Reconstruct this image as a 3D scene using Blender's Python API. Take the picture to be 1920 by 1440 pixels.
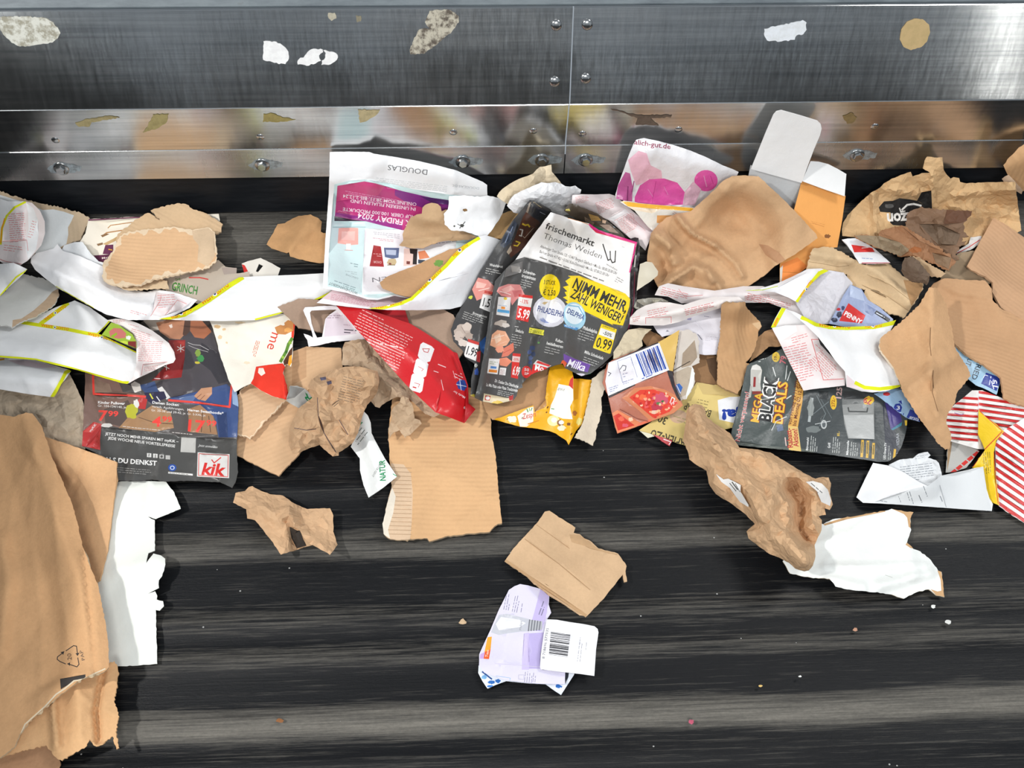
import bpy, math, random
import numpy as np
from mathutils import Matrix, Vector
from mathutils.geometry import delaunay_2d_cdt

for _o in list(bpy.data.objects):
    bpy.data.objects.remove(_o, do_unlink=True)
scene = bpy.context.scene
COL = scene.collection

# ------------------------------------------------------------------ camera
FPX = 1900.0                      # focal length in pixels of a 1920 x 1440 frame
CAM = np.array([0.0, 0.0, 1.18])
def _n(v):
    v = np.array(v, float); return v / np.linalg.norm(v)
_wx = _n((49370.0, 1049.0, -1900.0))          # the belt's direction seen from the camera
_t = math.radians(30.0)
_wz = -np.array([0.0, -math.sin(_t), -math.cos(_t)])
_wz = _n(_wz - _wx * np.dot(_wz, _wx))
_wy = np.cross(_wz, _wx)
RWC = np.stack([_wx, _wy, _wz], axis=1)        # world axes in camera coordinates
cam_data = bpy.data.cameras.new('camera')
cam_data.sensor_width = 36.0
cam_data.lens = 36.0 * FPX / 1920.0
cam_data.clip_start = 0.05
cam_data.clip_end = 100
cam = bpy.data.objects.new('camera', cam_data)
COL.objects.link(cam)
_m = Matrix(RWC.T.tolist()).to_4x4()
_m.translation = Vector(CAM.tolist())
cam.matrix_world = _m
scene.camera = cam

# ------------------------------------------------------------------ light
scene.view_settings.view_transform = 'Standard'
scene.view_settings.look = 'None'
scene.view_settings.gamma = 1.0
scene.view_settings.use_curve_mapping = False
scene.view_settings.exposure = 0.0
world = bpy.data.worlds.new('world')
scene.world = world
world.use_nodes = True
_bg = world.node_tree.nodes['Background']
_bg.inputs[0].default_value = (0.80, 0.90, 1.0, 1)
_bg.inputs[1].default_value = 0.44
def lamp(name, loc, target, size, size_y, power, color=(1, 1, 1)):
    d = bpy.data.lights.new(name, 'AREA')
    d.shape = 'RECTANGLE'; d.size = size; d.size_y = size_y
    d.energy = power; d.color = color
    o = bpy.data.objects.new(name, d)
    COL.objects.link(o)
    o.location = loc
    o.rotation_euler = (Vector(target) - Vector(loc)).to_track_quat('-Z', 'Y').to_euler()
    return o
lamp('lamp_left', (-1.9, 0.1, 2.4), (0, 0.7, 0), 0.15, 0.15, 50, (1.0, 0.985, 0.96))
lamp('lamp_right', (1.9, 1.5, 2.7), (0.2, 0.7, 0), 0.8, 0.8, 33, (1.0, 0.99, 0.97))
lamp('lamp_front', (0.15, -1.3, 2.3), (0.1, 0.7, 0), 0.7, 0.7, 36, (1.0, 0.99, 0.97))
lamp('tube_right', (2.35, -2.12, 1.15), (0.7, 1.03, 0.25), 0.11, 1.9, 3.2, (1.0, 1.0, 0.97))
lamp('tube_left', (-2.05, -2.12, 1.05), (-0.55, 1.03, 0.25), 0.30, 0.9, 2.2, (0.97, 1.0, 1.0))

# ------------------------------------------------------------------ projection
def ray(u, v):
    u = np.asarray(u, float); v = np.asarray(v, float)
    c = np.stack([(u - 960.0) / FPX, -(v - 720.0) / FPX, -np.ones_like(u)], -1)
    return c @ RWC
def at(u, v, z):
    d = ray(u, v)
    k = (np.asarray(z, float) - CAM[2]) / d[..., 2]
    return CAM + d * k[..., None]
def yz_at(v, z):
    p = at(np.array([960.0]), np.array([v]), np.array([z]))[0]
    return p[1], p[2]
def hit_line(v, y0, z0, a):
    """where the ray of pixel row v (at column 960) meets the wall line through (y0,z0) leaning back by a"""
    d = ray(np.array([960.0]), np.array([float(v)]))[0]
    s, c = math.sin(a), math.cos(a)
    A = np.array([[d[1], -s], [d[2], -c]])
    k, t = np.linalg.solve(A, np.array([y0 - CAM[1], z0 - CAM[2]]))
    return y0 + t * s, z0 + t * c

# wall profile, bottom to top: (name, y0, z0, y1, z1)
BY = yz_at(391, 0)[0]
PROF = []
def _seg(name, y0, z0, row, lean):
    y1, z1 = hit_line(row, y0, z0, math.radians(lean))
    PROF.append((name, y0, z0, y1, z1)); return y1, z1
_y, _z = _seg('skirt', BY, 0.0, 318, 10)
_y, _z = _seg('strip', _y - 0.006, _z - 0.004, 274, 12)
_y, _z = _seg('band', _y, _z, 197, 1)
_y, _z = _seg('plate', _y, _z, 14, 24)
_y, _z = _seg('rail', _y + 0.004, _z, -60, 48)
PD = {p[0]: p for p in PROF}
def on_wall(u, v, seg, off=0.0):
    """world points where pixel rays meet one wall face, pushed off by off"""
    n_, y0, z0, y1, z1 = PD[seg]
    L = math.hypot(y1 - y0, z1 - z0)
    nrm = np.array([0.0, -(z1 - z0) / L, (y1 - y0) / L])
    p0 = np.array([0.0, y0, z0]) + nrm * off
    d = ray(u, v)
    k = ((p0 - CAM) @ nrm) / (d @ nrm)
    return CAM + d * np.asarray(k)[..., None]

# ------------------------------------------------------------------ materials
def lin(h, g=1.0):
    h = h.lstrip('#')
    out = []
    for i in (0, 2, 4):
        c = int(h[i:i + 2], 16) / 255.0
        out.append((c / 12.92 if c <= 0.04045 else ((c + 0.055) / 1.055) ** 2.4) * g)
    return (*out, 1.0)
_mats = {}
class NT:
    def __init__(self, name):
        self.m = bpy.data.materials.new(name); self.m.use_nodes = True
        self.t = self.m.node_tree
        self.b = self.t.nodes['Principled BSDF']
        self.co = None
    def n(self, typ, **kw):
        nd = self.t.nodes.new(typ)
        for k, v in kw.items():
            setattr(nd, k, v)
        return nd
    def l(self, a, b):
        self.t.links.new(a, b)
    def obj(self, scale=(1, 1, 1), rot=0.0):
        c = self.n('ShaderNodeTexCoord'); mp = self.n('ShaderNodeMapping')
        mp.inputs['Scale'].default_value = scale
        mp.inputs['Rotation'].default_value = (0, 0, rot)
        self.l(c.outputs['Object'], mp.inputs['Vector'])
        return mp.outputs['Vector']
    def noise(self, vec, scale, detail=4, rough=0.55):
        nz = self.n('ShaderNodeTexNoise')
        nz.inputs['Scale'].default_value = scale
        nz.inputs['Detail'].default_value = detail
        nz.inputs['Roughness'].default_value = rough
        self.l(vec, nz.inputs['Vector'])
        return nz.outputs['Fac']
    def ramp(self, fac, stops, interp='LINEAR'):
        r = self.n('ShaderNodeValToRGB'); r.color_ramp.interpolation = interp
        e = r.color_ramp.elements
        while len(e) < len(stops): e.new(0.5)
        for el, (p, c) in zip(e, stops):
            el.position = p; el.color = c if len(c) == 4 else (*c, 1)
        self.l(fac, r.inputs['Fac']); return r.outputs['Color']
    def math(self, op, a, b=None, clamp=False):
        m = self.n('ShaderNodeMath', operation=op); m.use_clamp = clamp
        for i, x in enumerate((a, b)):
            if x is None: continue
            if isinstance(x, (int, float)): m.inputs[i].default_value = x
            else: self.l(x, m.inputs[i])
        return m.outputs[0]
    def mix(self, fac, a, b, mode='MIX'):
        m = self.n('ShaderNodeMix', data_type='RGBA', blend_type=mode)
        for s, x in ((m.inputs[0], fac), (m.inputs[6], a), (m.inputs[7], b)):
            if isinstance(x, (int, float)): s.default_value = x
            elif isinstance(x, tuple): s.default_value = x
            else: self.l(x, s)
        return m.outputs[2]
    def bump(self, h, strength, dist):
        b = self.n('ShaderNodeBump'); b.inputs['Strength'].default_value = strength
        b.inputs['Distance'].default_value = dist
        self.l(h, b.inputs['Height'])
        self.l(b.outputs['Normal'], self.b.inputs['Normal'])

def mat(hexc, kind='paper', rot=0.0, crease=False):
    """kind: paper, gloss, film, kraft, corr (corrugated board, rot = flute direction), wet"""
    key = (hexc, kind, round(rot, 2) if kind == 'corr' else 0, crease)
    if key in _mats: return _mats[key]
    t = NT('%s_%s' % (kind, hexc.strip('#')))
    c = lin(hexc)
    if kind in ('kraft', 'corr', 'wet'):
        g_ = 0.3 * c[0] + 0.55 * c[1] + 0.15 * c[2]
        c = tuple(min(0.9, (x * 0.92 + g_ * 0.08) * 1.12) for x in c[:3]) + (1,)
    B = t.b.inputs
    def creases(v):
        nz = t.n('ShaderNodeTexNoise'); nz.inputs['Scale'].default_value = 18; nz.inputs['Detail'].default_value = 2
        t.l(v, nz.inputs['Vector'])
        wv = t.n('ShaderNodeVectorMath', operation='MULTIPLY_ADD')
        t.l(nz.outputs['Color'], wv.inputs[0]); wv.inputs[1].default_value = (0.03, 0.03, 0.03); t.l(v, wv.inputs[2])
        out = None
        for sc, wgt in ((34, 1.0), (80, 0.45)):
            vo = t.n('ShaderNodeTexVoronoi', feature='DISTANCE_TO_EDGE'); vo.inputs['Scale'].default_value = sc
            t.l(wv.outputs[0], vo.inputs['Vector'])
            q = t.math('MULTIPLY', t.math('MINIMUM', vo.outputs['Distance'], 0.22), wgt * 3)
            out = q if out is None else t.math('ADD', out, q)
        return out
    if kind in ('paper', 'gloss', 'film'):
        v = t.obj()
        f = t.noise(v, 22, 3)
        col = t.mix(f, tuple(x * 0.93 for x in c[:3]) + (1,), tuple(min(1, x * 1.05) for x in c[:3]) + (1,))
        t.l(col, B['Base Color'])
        B['Roughness'].default_value = {'paper': 0.72, 'gloss': 0.36, 'film': 0.22}[kind]
        B['Specular IOR Level'].default_value = {'paper': 0.25, 'gloss': 0.5, 'film': 0.6}[kind]
        if crease: t.bump(t.math('ADD', t.noise(v, 60, 5, 0.6), creases(v)), 0.28, 0.004)
        else: t.bump(t.noise(v, 60, 5, 0.6), 0.25, 0.0035 if kind != 'film' else 0.006)
    elif kind in ('kraft', 'wet'):
        v = t.obj()
        f = t.noise(v, 14, 6, 0.6)
        g = t.noise(v, 260, 3, 0.7)
        col = t.ramp(f, [(0.25, tuple(x * 0.80 for x in c[:3])), (0.55, c[:3]), (0.85, tuple(min(1, x * 1.12) for x in c[:3]))])
        col = t.mix(t.math('MULTIPLY', t.math('SUBTRACT', g, 0.35, True), 0.55), col, tuple(x * 0.62 for x in c[:3]) + (1,))
        t.l(col, B['Base Color'])
        B['Roughness'].default_value = 0.85 if kind == 'kraft' else 0.6
        B['Specular IOR Level'].default_value = 0.2
        if crease: t.bump(t.math('ADD', t.math('MULTIPLY', t.noise(v, 70, 5, 0.65), 0.35), creases(v)), 0.30, 0.004)
        else: t.bump(t.math('ADD', t.noise(v, 45, 6, 0.65), t.math('MULTIPLY', g, 0.15)), 0.35, 0.004)
    elif kind == 'corr':
        v = t.obj((1, 1, 1), rot)
        f = t.noise(v, 11, 6, 0.6)
        g = t.noise(t.obj(), 240, 3, 0.7)
        w = t.n('ShaderNodeTexWave', wave_type='BANDS', bands_direction='Y')
        w.inputs['Scale'].default_value = 48
        w.inputs['Distortion'].default_value = 1.2
        w.inputs['Detail'].default_value = 2
        w.inputs['Detail Scale'].default_value = 0.6
        t.l(v, w.inputs['Vector'])
        col = t.ramp(f, [(0.25, tuple(x * 0.86 for x in c[:3])), (0.55, c[:3]), (0.85, tuple(min(1, x * 1.10) for x in c[:3]))])
        col = t.mix(t.math('MULTIPLY', t.math('SUBTRACT', g, 0.4, True), 0.5), col, tuple(x * 0.65 for x in c[:3]) + (1,))
        t.l(col, B['Base Color'])
        B['Roughness'].default_value = 0.85
        B['Specular IOR Level'].default_value = 0.2
        t.bump(t.math('ADD', t.math('MULTIPLY', w.outputs['Fac'], 0.35), t.noise(v, 30, 4, 0.6)), 0.3, 0.003)
    _mats[key] = t.m
    return t.m

# ------------------------------------------------------------------ objects
def tag(o, label=None, cat=None, group=None, kind=None):
    if label: o['label'] = label
    if cat: o['category'] = cat
    if group: o['group'] = group
    if kind: o['kind'] = kind
    return o
def link_mesh(name, verts, faces, mats, midx=None, sharp=None, parent=None, origin=None):
    """verts in world coordinates"""
    verts = np.asarray(verts, float)
    if origin is None:
        lo = verts.min(0); hi = verts.max(0)
        origin = np.array([(lo[0] + hi[0]) / 2, (lo[1] + hi[1]) / 2, lo[2]])
    me = bpy.data.meshes.new(name)
    me.from_pydata((verts - origin).tolist(), [], faces)
    for m in mats: me.materials.append(m)
    if midx is not None:
        me.polygons.foreach_set('material_index', np.asarray(midx, np.int32))
    sm = np.ones(len(me.polygons), bool) if sharp is None else ~np.asarray(sharp, bool)
    me.polygons.foreach_set('use_smooth', sm)
    me.update()
    o = bpy.data.objects.new(name, me)
    COL.objects.link(o)
    o.location = origin
    if parent is not None:
        o.parent = parent
        o.location = Vector(origin.tolist()) - WLOC[parent]
    WLOC[o] = Vector(origin.tolist())
    return o
WLOC = {}
def thing(name, label, cat, u, v, group=None):
    o = bpy.data.objects.new(name, None)
    o.empty_display_size = 0.05
    COL.objects.link(o)
    p = at(np.array([float(u)]), np.array([float(v)]), np.array([0.0]))[0]
    o.location = p; WLOC[o] = Vector(p.tolist())
    return tag(o, label, cat, group)

# ------------------------------------------------------------------ pile height field (pixel rays)
CELL = 3.0
GU0, GV0, GW, GH = -81.0, 180.0, 694, 454
gu = GU0 + CELL * np.arange(GW); gv = GV0 + CELL * np.arange(GH)
GU, GV = np.meshgrid(gu, gv)
HF = np.zeros((GH, GW))
def _init_field():
    d = ray(GU, GV)
    kb = (0.0 - CAM[2]) / d[..., 2]
    yb = CAM[1] + d[..., 1] * kb
    best = np.where(yb <= BY, kb, 1e9)
    z = np.zeros_like(kb)
    for n_, y0, z0, y1, z1 in PROF:
        L = math.hypot(y1 - y0, z1 - z0)
        nr = np.array([0.0, -(z1 - z0) / L, (y1 - y0) / L])
        k = ((np.array([0.0, y0, z0]) - CAM) @ nr) / (d @ nr)
        zz = CAM[2] + d[..., 2] * k
        ok = (zz >= z0 - 1e-6) & (zz <= z1 + 1e-6) & (k > 0) & (k < best)
        best = np.where(ok, k, best); z = np.where(ok, zz, z)
    HF[:] = z
_init_field()

def inside(poly, U, V):
    poly = np.asarray(poly, float)
    r = np.zeros(U.shape, bool)
    x1, y1 = poly[-1]
    for x2, y2 in poly:
        c = (y1 > V) != (y2 > V)
        if y1 != y2:
            r ^= c & (U < (x2 - x1) * (V - y1) / (y2 - y1) + x1)
        x1, y1 = x2, y2
    return r
def seg_dist(U, V, pts, closed=True):
    pts = np.asarray(pts, float)
    best = np.full(U.shape, 1e9)
    n = len(pts)
    for i in range(n if closed else n - 1):
        a = pts[i]; b = pts[(i + 1) % n]; ab = b - a
        L2 = max(ab @ ab, 1e-9)
        t = np.clip(((U - a[0]) * ab[0] + (V - a[1]) * ab[1]) / L2, 0, 1)
        best = np.minimum(best, (U - a[0] - t * ab[0]) ** 2 + (V - a[1] - t * ab[1]) ** 2)
    return np.sqrt(best)
def _box1(a, r, ax, fn):
    p = [(0, 0), (0, 0)]; p[ax] = (r, r)
    b = np.pad(a, p, mode='edge')
    out = None
    n = a.shape[ax]
    for i in range(2 * r + 1):
        s = b[i:i + n, :] if ax == 0 else b[:, i:i + n]
        out = s.copy() if out is None else fn(out, s)
    return out
def dilate(a, r):
    return _box1(_box1(a, r, 0, np.maximum), r, 1, np.maximum)
def blur(a, r, times=2):
    for _ in range(times):
        a = _box1(_box1(a, r, 0, np.add), r, 1, np.add) / (2 * r + 1) ** 2
    return a
_tabs = {}
def facet(u, v, seed):
    """piecewise linear noise: flat facets with sharp creases, 0..1"""
    if seed not in _tabs:
        _tabs[seed] = np.random.RandomState(seed).rand(67, 67)
    T = _tabs[seed]
    b = v * 1.1547; a = u - v * 0.577
    i = np.floor(a).astype(int); j = np.floor(b).astype(int)
    fa = a - i; fb = b - j
    r = lambda x, y: T[x % 67, y % 67]
    lo = r(i, j) * (1 - fa - fb) + r(i + 1, j) * fa + r(i, j + 1) * fb
    hi = r(i + 1, j + 1) * (fa + fb - 1) + r(i + 1, j) * (1 - fb) + r(i, j + 1) * (1 - fa)
    return np.where(fa + fb < 1, lo, hi)
def crumple(U, V, size, seed, dirn=None):
    if dirn:
        a, st = math.radians(dirn[0]), dirn[1]
        U, V = (U * math.cos(a) + V * math.sin(a)) / st, -U * math.sin(a) + V * math.cos(a)
    rs = np.random.RandomState(seed)
    out = np.zeros_like(U)
    for k, (w, s) in enumerate(((0.42, 1.0), (0.32, 0.46), (0.26, 0.2))):
        th = rs.rand() * 6.28; ph = rs.rand(4) * 6.28
        wu = U + size * s * 0.35 * np.sin(V / (size * s * 0.8) + ph[0])
        wv = V + size * s * 0.35 * np.sin(U / (size * s * 0.9) + ph[1])
        x = (wu * math.cos(th) + wv * math.sin(th)) / (size * s) + ph[2] * 7
        y = (-wu * math.sin(th) + wv * math.cos(th)) / (size * s) + ph[3] * 7
        out += w * facet(x, y, seed * 7 + k)
    return out
def waves(U, V, size, seed):
    rs = np.random.RandomState(seed + 991)
    o = np.zeros_like(U)
    for k in range(3):
        th = rs.rand() * 6.28; s = size * (0.7 + rs.rand())
        o += np.sin((U * math.cos(th) + V * math.sin(th)) / s * 6.28 + rs.rand() * 6.28)
    return (o / 3 + 1) / 2

FR = {'px': (0, 0, 1), 'Z': (0, 340, 4), 'K': (100, 560, 4), 'D': (580, 270, 4.364), 'F': (840, 360, 4), 'M': (380, 540, 3.6),
      'Q': (840, 600, 4), 'U': (1140, 200, 4), 'A': (1480, 250, 4.114), 'B': (1160, 500, 3.5556), 'R': (1500, 500, 2.881),
      'G': (1240, 740, 3.4286), 'L': (0, 740, 2.056), 'N': (640, 760, 2.572), 'C': (880, 290, 5.333), 'W': (200, 860, 2.483),
      'V': (0, 560, 6), 'S': (440, 370, 5.76), 'X': (1160, 540, 6), 'Y': (1640, 380, 6), 'J': (0, 1180, 5.333)}
def P(fr, pts):
    ox, oy, s = FR[fr]
    return np.array([(ox + x / s, oy + y / s) for x, y in pts], float)

# ------------------------------------------------------------------ print: text outlines, strokes, greeked lines
_fontcache = {}
_txt = bpy.data.curves.new('lettering', 'FONT')
_txt.resolution_u = 2
_txto = bpy.data.objects.new('lettering', _txt)
_CAP = None
def glyphs(s, bold, shear):
    key = (s, bold, shear)
    if key in _fontcache: return _fontcache[key]
    _txt.body = s; _txt.offset = 0.0085 * bold; _txt.shear = shear
    me = _txto.to_mesh()
    v = np.array([w.co[:2] for w in me.vertices]); f = [tuple(p.vertices) for p in me.polygons]
    _txto.to_mesh_clear()
    _fontcache[key] = (v, f); return v, f
def prints_to_faces(fr, ops, seed):
    """-> list of (color, kind or None, poly px)"""
    global _CAP
    rnd = random.Random(seed)
    out = []
    if _CAP is None:
        v, f = glyphs('H', 0, 0); _CAP = v[:, 1].max() - v[:, 1].min()
    for op in ops:
        k = op[0]
        if k == '@': fr = op[1]; continue
        sc = FR[fr][2]
        if k == 'p':
            out.append((op[1], P(fr, op[2])))
        elif k == 'e':
            _, c, cx, cy, rx, ry = op[:6]; a = math.radians(op[6]) if len(op) > 6 else 0
            n = 22
            pts = []
            for i in range(n):
                x = rx * math.cos(6.2832 * i / n); y = ry * math.sin(6.2832 * i / n)
                pts.append((cx + x * math.cos(a) - y * math.sin(a), cy + x * math.sin(a) + y * math.cos(a)))
            out.append((c, P(fr, pts)))
        elif k == 'b':                      # rough blob
            _, c, cx, cy, rx, ry = op[:6]
            n = 16; pts = []
            for i in range(n):
                q = 0.75 + 0.4 * rnd.random()
                pts.append((cx + rx * q * math.cos(6.2832 * i / n), cy + ry * q * math.sin(6.2832 * i / n)))
            out.append((c, P(fr, pts)))
        elif k == 'l':                      # stroke
            _, c, pts, w = op
            p = P(fr, pts); w = w / sc / 2
            for a, b in zip(p[:-1], p[1:]):
                d = b - a; L = math.hypot(*d)
                if L < 1e-6: continue
                d = d / L; nn = np.array([d[1], -d[0]]) * w; e = d * w * 0.6
                out.append((c, np.array([a - e + nn, b + e + nn, b + e - nn, a - e - nn])))
        elif k == 't':
            _, c, s, p0, p1, h = op[:6]
            bold = op[6] if len(op) > 6 else 0; shear = op[7] if len(op) > 7 else 0
            a, b = P(fr, [p0, p1]); h = h / sc
            v, f = glyphs(s, bold, shear)
            if len(v) == 0: continue
            d = b - a; L = math.hypot(*d); d = d / L; up = np.array([d[1], -d[0]])
            x0, x1 = v[:, 0].min(), v[:, 0].max()
            q = a + np.outer((v[:, 0] - x0) / max(x1 - x0, 1e-6) * L, d) + np.outer(v[:, 1] / _CAP * h, up)
            ec = {}
            for t in f:
                for i in range(len(t)):
                    e = (t[i], t[(i + 1) % len(t)]); kk = (min(e), max(e)); ec[kk] = ec.get(kk, 0) + 1
            out.append((c, None, q, f, [e for e, m in ec.items() if m == 1]))
        elif k == 'g':                      # lines too small to read: rows of word-long bars
            _, c, p0, p1, h, n, dy = op[:7]
            fill = op[7] if len(op) > 7 else 0.97
            a, b = P(fr, [p0, p1]); h = h / sc; dy = dy / sc
            d = b - a; L = math.hypot(*d); d = d / L; dn = np.array([-d[1], d[0]])
            for r in range(n):
                o = a + dn * dy * r; x = 0
                end = L * (fill if r < n - 1 else fill * (0.4 + 0.5 * rnd.random())) * (0.88 + 0.12 * rnd.random())
                while x < end:
                    w = h * rnd.uniform(1.2, 5.0); w = min(w, end - x)
                    if w > 0.4:
                        out.append((c, np.array([o + d * x, o + d * (x + w), o + d * (x + w) - dn * h * 0.55, o + d * x - dn * h * 0.55])))
                    x += w + h * 0.75
        elif k == 'bar':                    # bar code: quad tl, tr, br, bl; bars across tl->tr
            _, c, quad, n = op
            tl, tr, br, bl = P(fr, quad); x = 0.0
            while x < 1:
                w = rnd.choice((0.35, 0.6, 0.9, 1.4)) / n
                if x + w > 1: break
                out.append((c, np.array([tl + (tr - tl) * x, tl + (tr - tl) * (x + w), bl + (br - bl) * (x + w), bl + (br - bl) * x])))
                x += w + rnd.choice((0.35, 0.6, 0.9)) / n
    return out

def ragged(poly, amp, rnd, step=4.0):
    """resample a closed outline; tear it with displacement amp (px)"""
    out = []
    n = len(poly)
    for i in range(n):
        a = poly[i]; b = poly[(i + 1) % n]; d = b - a; L = math.hypot(*d)
        m = max(1, int(L / step))
        nn = np.array([d[1], -d[0]]) / max(L, 1e-6)
        for k in range(m):
            p = a + d * (k / m)
            if amp > 0: p = p + nn * amp * (rnd.random() * 2 - 1) * (1.0 if k else 0.5) + d / max(L, 1e-6) * amp * 0.4 * (rnd.random() - 0.5)
            out.append(p)
    return np.array(out)
def shrink(poly, w, rnd):
    n = len(poly); area = 0.0
    for i in range(n):
        x1, y1 = poly[i]; x2, y2 = poly[(i + 1) % n]; area += x1 * y2 - x2 * y1
    s = 1 if area > 0 else -1
    out = []
    q = np.array([rnd.random() for _ in range(n)])
    for _ in range(2): q = (np.roll(q, 1) + q + np.roll(q, -1)) / 3
    q = (q - q.min()) / max(q.max() - q.min(), 1e-6)
    for i in range(n):
        d = poly[(i + 4) % n] - poly[i - 4]; L = max(math.hypot(*d), 1e-6)
        out.append(poly[i] + np.array([-d[1], d[0]]) / L * s * w * (0.15 + 1.5 * q[i] ** 1.5))
    return np.array(out)
def cubic_sample(Z, u, v):
    x = (u - GU0) / CELL; y = (v - GV0) / CELL
    i = np.clip(np.floor(x).astype(int), 1, Z.shape[1] - 3); j = np.clip(np.floor(y).astype(int), 1, Z.shape[0] - 3)
    fx = x - i; fy = y - j
    def w(t):
        return (-0.5 * t + t * t - 0.5 * t ** 3, 1 - 2.5 * t * t + 1.5 * t ** 3, 0.5 * t + 2 * t * t - 1.5 * t ** 3, -0.5 * t * t + 0.5 * t ** 3)
    wx = w(np.clip(fx, 0, 1)); wy = w(np.clip(fy, 0, 1))
    r = 0
    for a in range(4):
        for b in range(4):
            r = r + wy[a] * wx[b] * Z[j - 1 + a, i - 1 + b]
    return r

def cdt_mesh(outline, step, items, holes, rnd, jit=0.35):
    """triangulate an outline with print boundaries inserted; returns verts2d, tris, paint index (-1 = base)"""
    org = outline.mean(0)
    V = []; E = []
    def loop(p):
        n0 = len(V); V.extend((np.asarray(p) - org).tolist()); n = len(p)
        E.extend((n0 + i, n0 + (i + 1) % n) for i in range(n))
    loop(outline)
    for h in holes: loop(h)
    for it in items:
        if it[1] is not None: loop(it[1])
        else:
            n0 = len(V); V.extend((it[2] - org).tolist()); E.extend((n0 + a, n0 + b) for a, b in it[4])
    lo = outline.min(0); hi = outline.max(0)
    ys = np.arange(lo[1], hi[1], step * 0.87)
    g = []
    for r, y in enumerate(ys):
        xs = np.arange(lo[0] + (r % 2) * step / 2, hi[0], step)
        g.append(np.stack([xs, np.full_like(xs, y)], 1))
    g = np.concatenate(g); g = g + (np.random.RandomState(rnd.randrange(1 << 30)).rand(*g.shape) - 0.5) * step * jit
    g = g[inside(outline, g[:, 0], g[:, 1])]
    g = g[seg_dist(g[:, 0], g[:, 1], outline) > step * 0.35]
    V.extend((g - org).tolist())
    vo, eo, fo, _a, _b, _c = delaunay_2d_cdt([Vector(p) for p in V], E, [], 0, 1e-3, False)
    v2 = np.array([(p.x, p.y) for p in vo]) + org
    tr = np.array([f for f in fo if len(f) == 3], int)
    ce = v2[tr].mean(1); cx, cy = ce[:, 0], ce[:, 1]
    ok = inside(outline, cx, cy)
    for h in holes: ok &= ~inside(h, cx, cy)
    a = v2[tr[:, 1]] - v2[tr[:, 0]]; b = v2[tr[:, 2]] - v2[tr[:, 0]]
    ok &= np.abs(a[:, 0] * b[:, 1] - a[:, 1] * b[:, 0]) > 1e-7
    tr = tr[ok]; cx = cx[ok]; cy = cy[ok]
    paint = np.full(len(tr), -1)
    for k, it in enumerate(items):
        pts = it[1] if it[1] is not None else it[2]
        l = pts.min(0); h = pts.max(0)
        c = np.nonzero((cx >= l[0]) & (cx <= h[0]) & (cy >= l[1]) & (cy <= h[1]))[0]
        if len(c) == 0: continue
        if it[1] is not None:
            c = c[inside(it[1], cx[c], cy[c])]
        else:
            m = np.zeros(len(c), bool); x = cx[c]; y = cy[c]
            for t in it[3]: m |= inside(it[2][list(t)], x, y)
            c = c[m]
        paint[c] = k
    return v2, tr.tolist(), paint.tolist()

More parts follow.
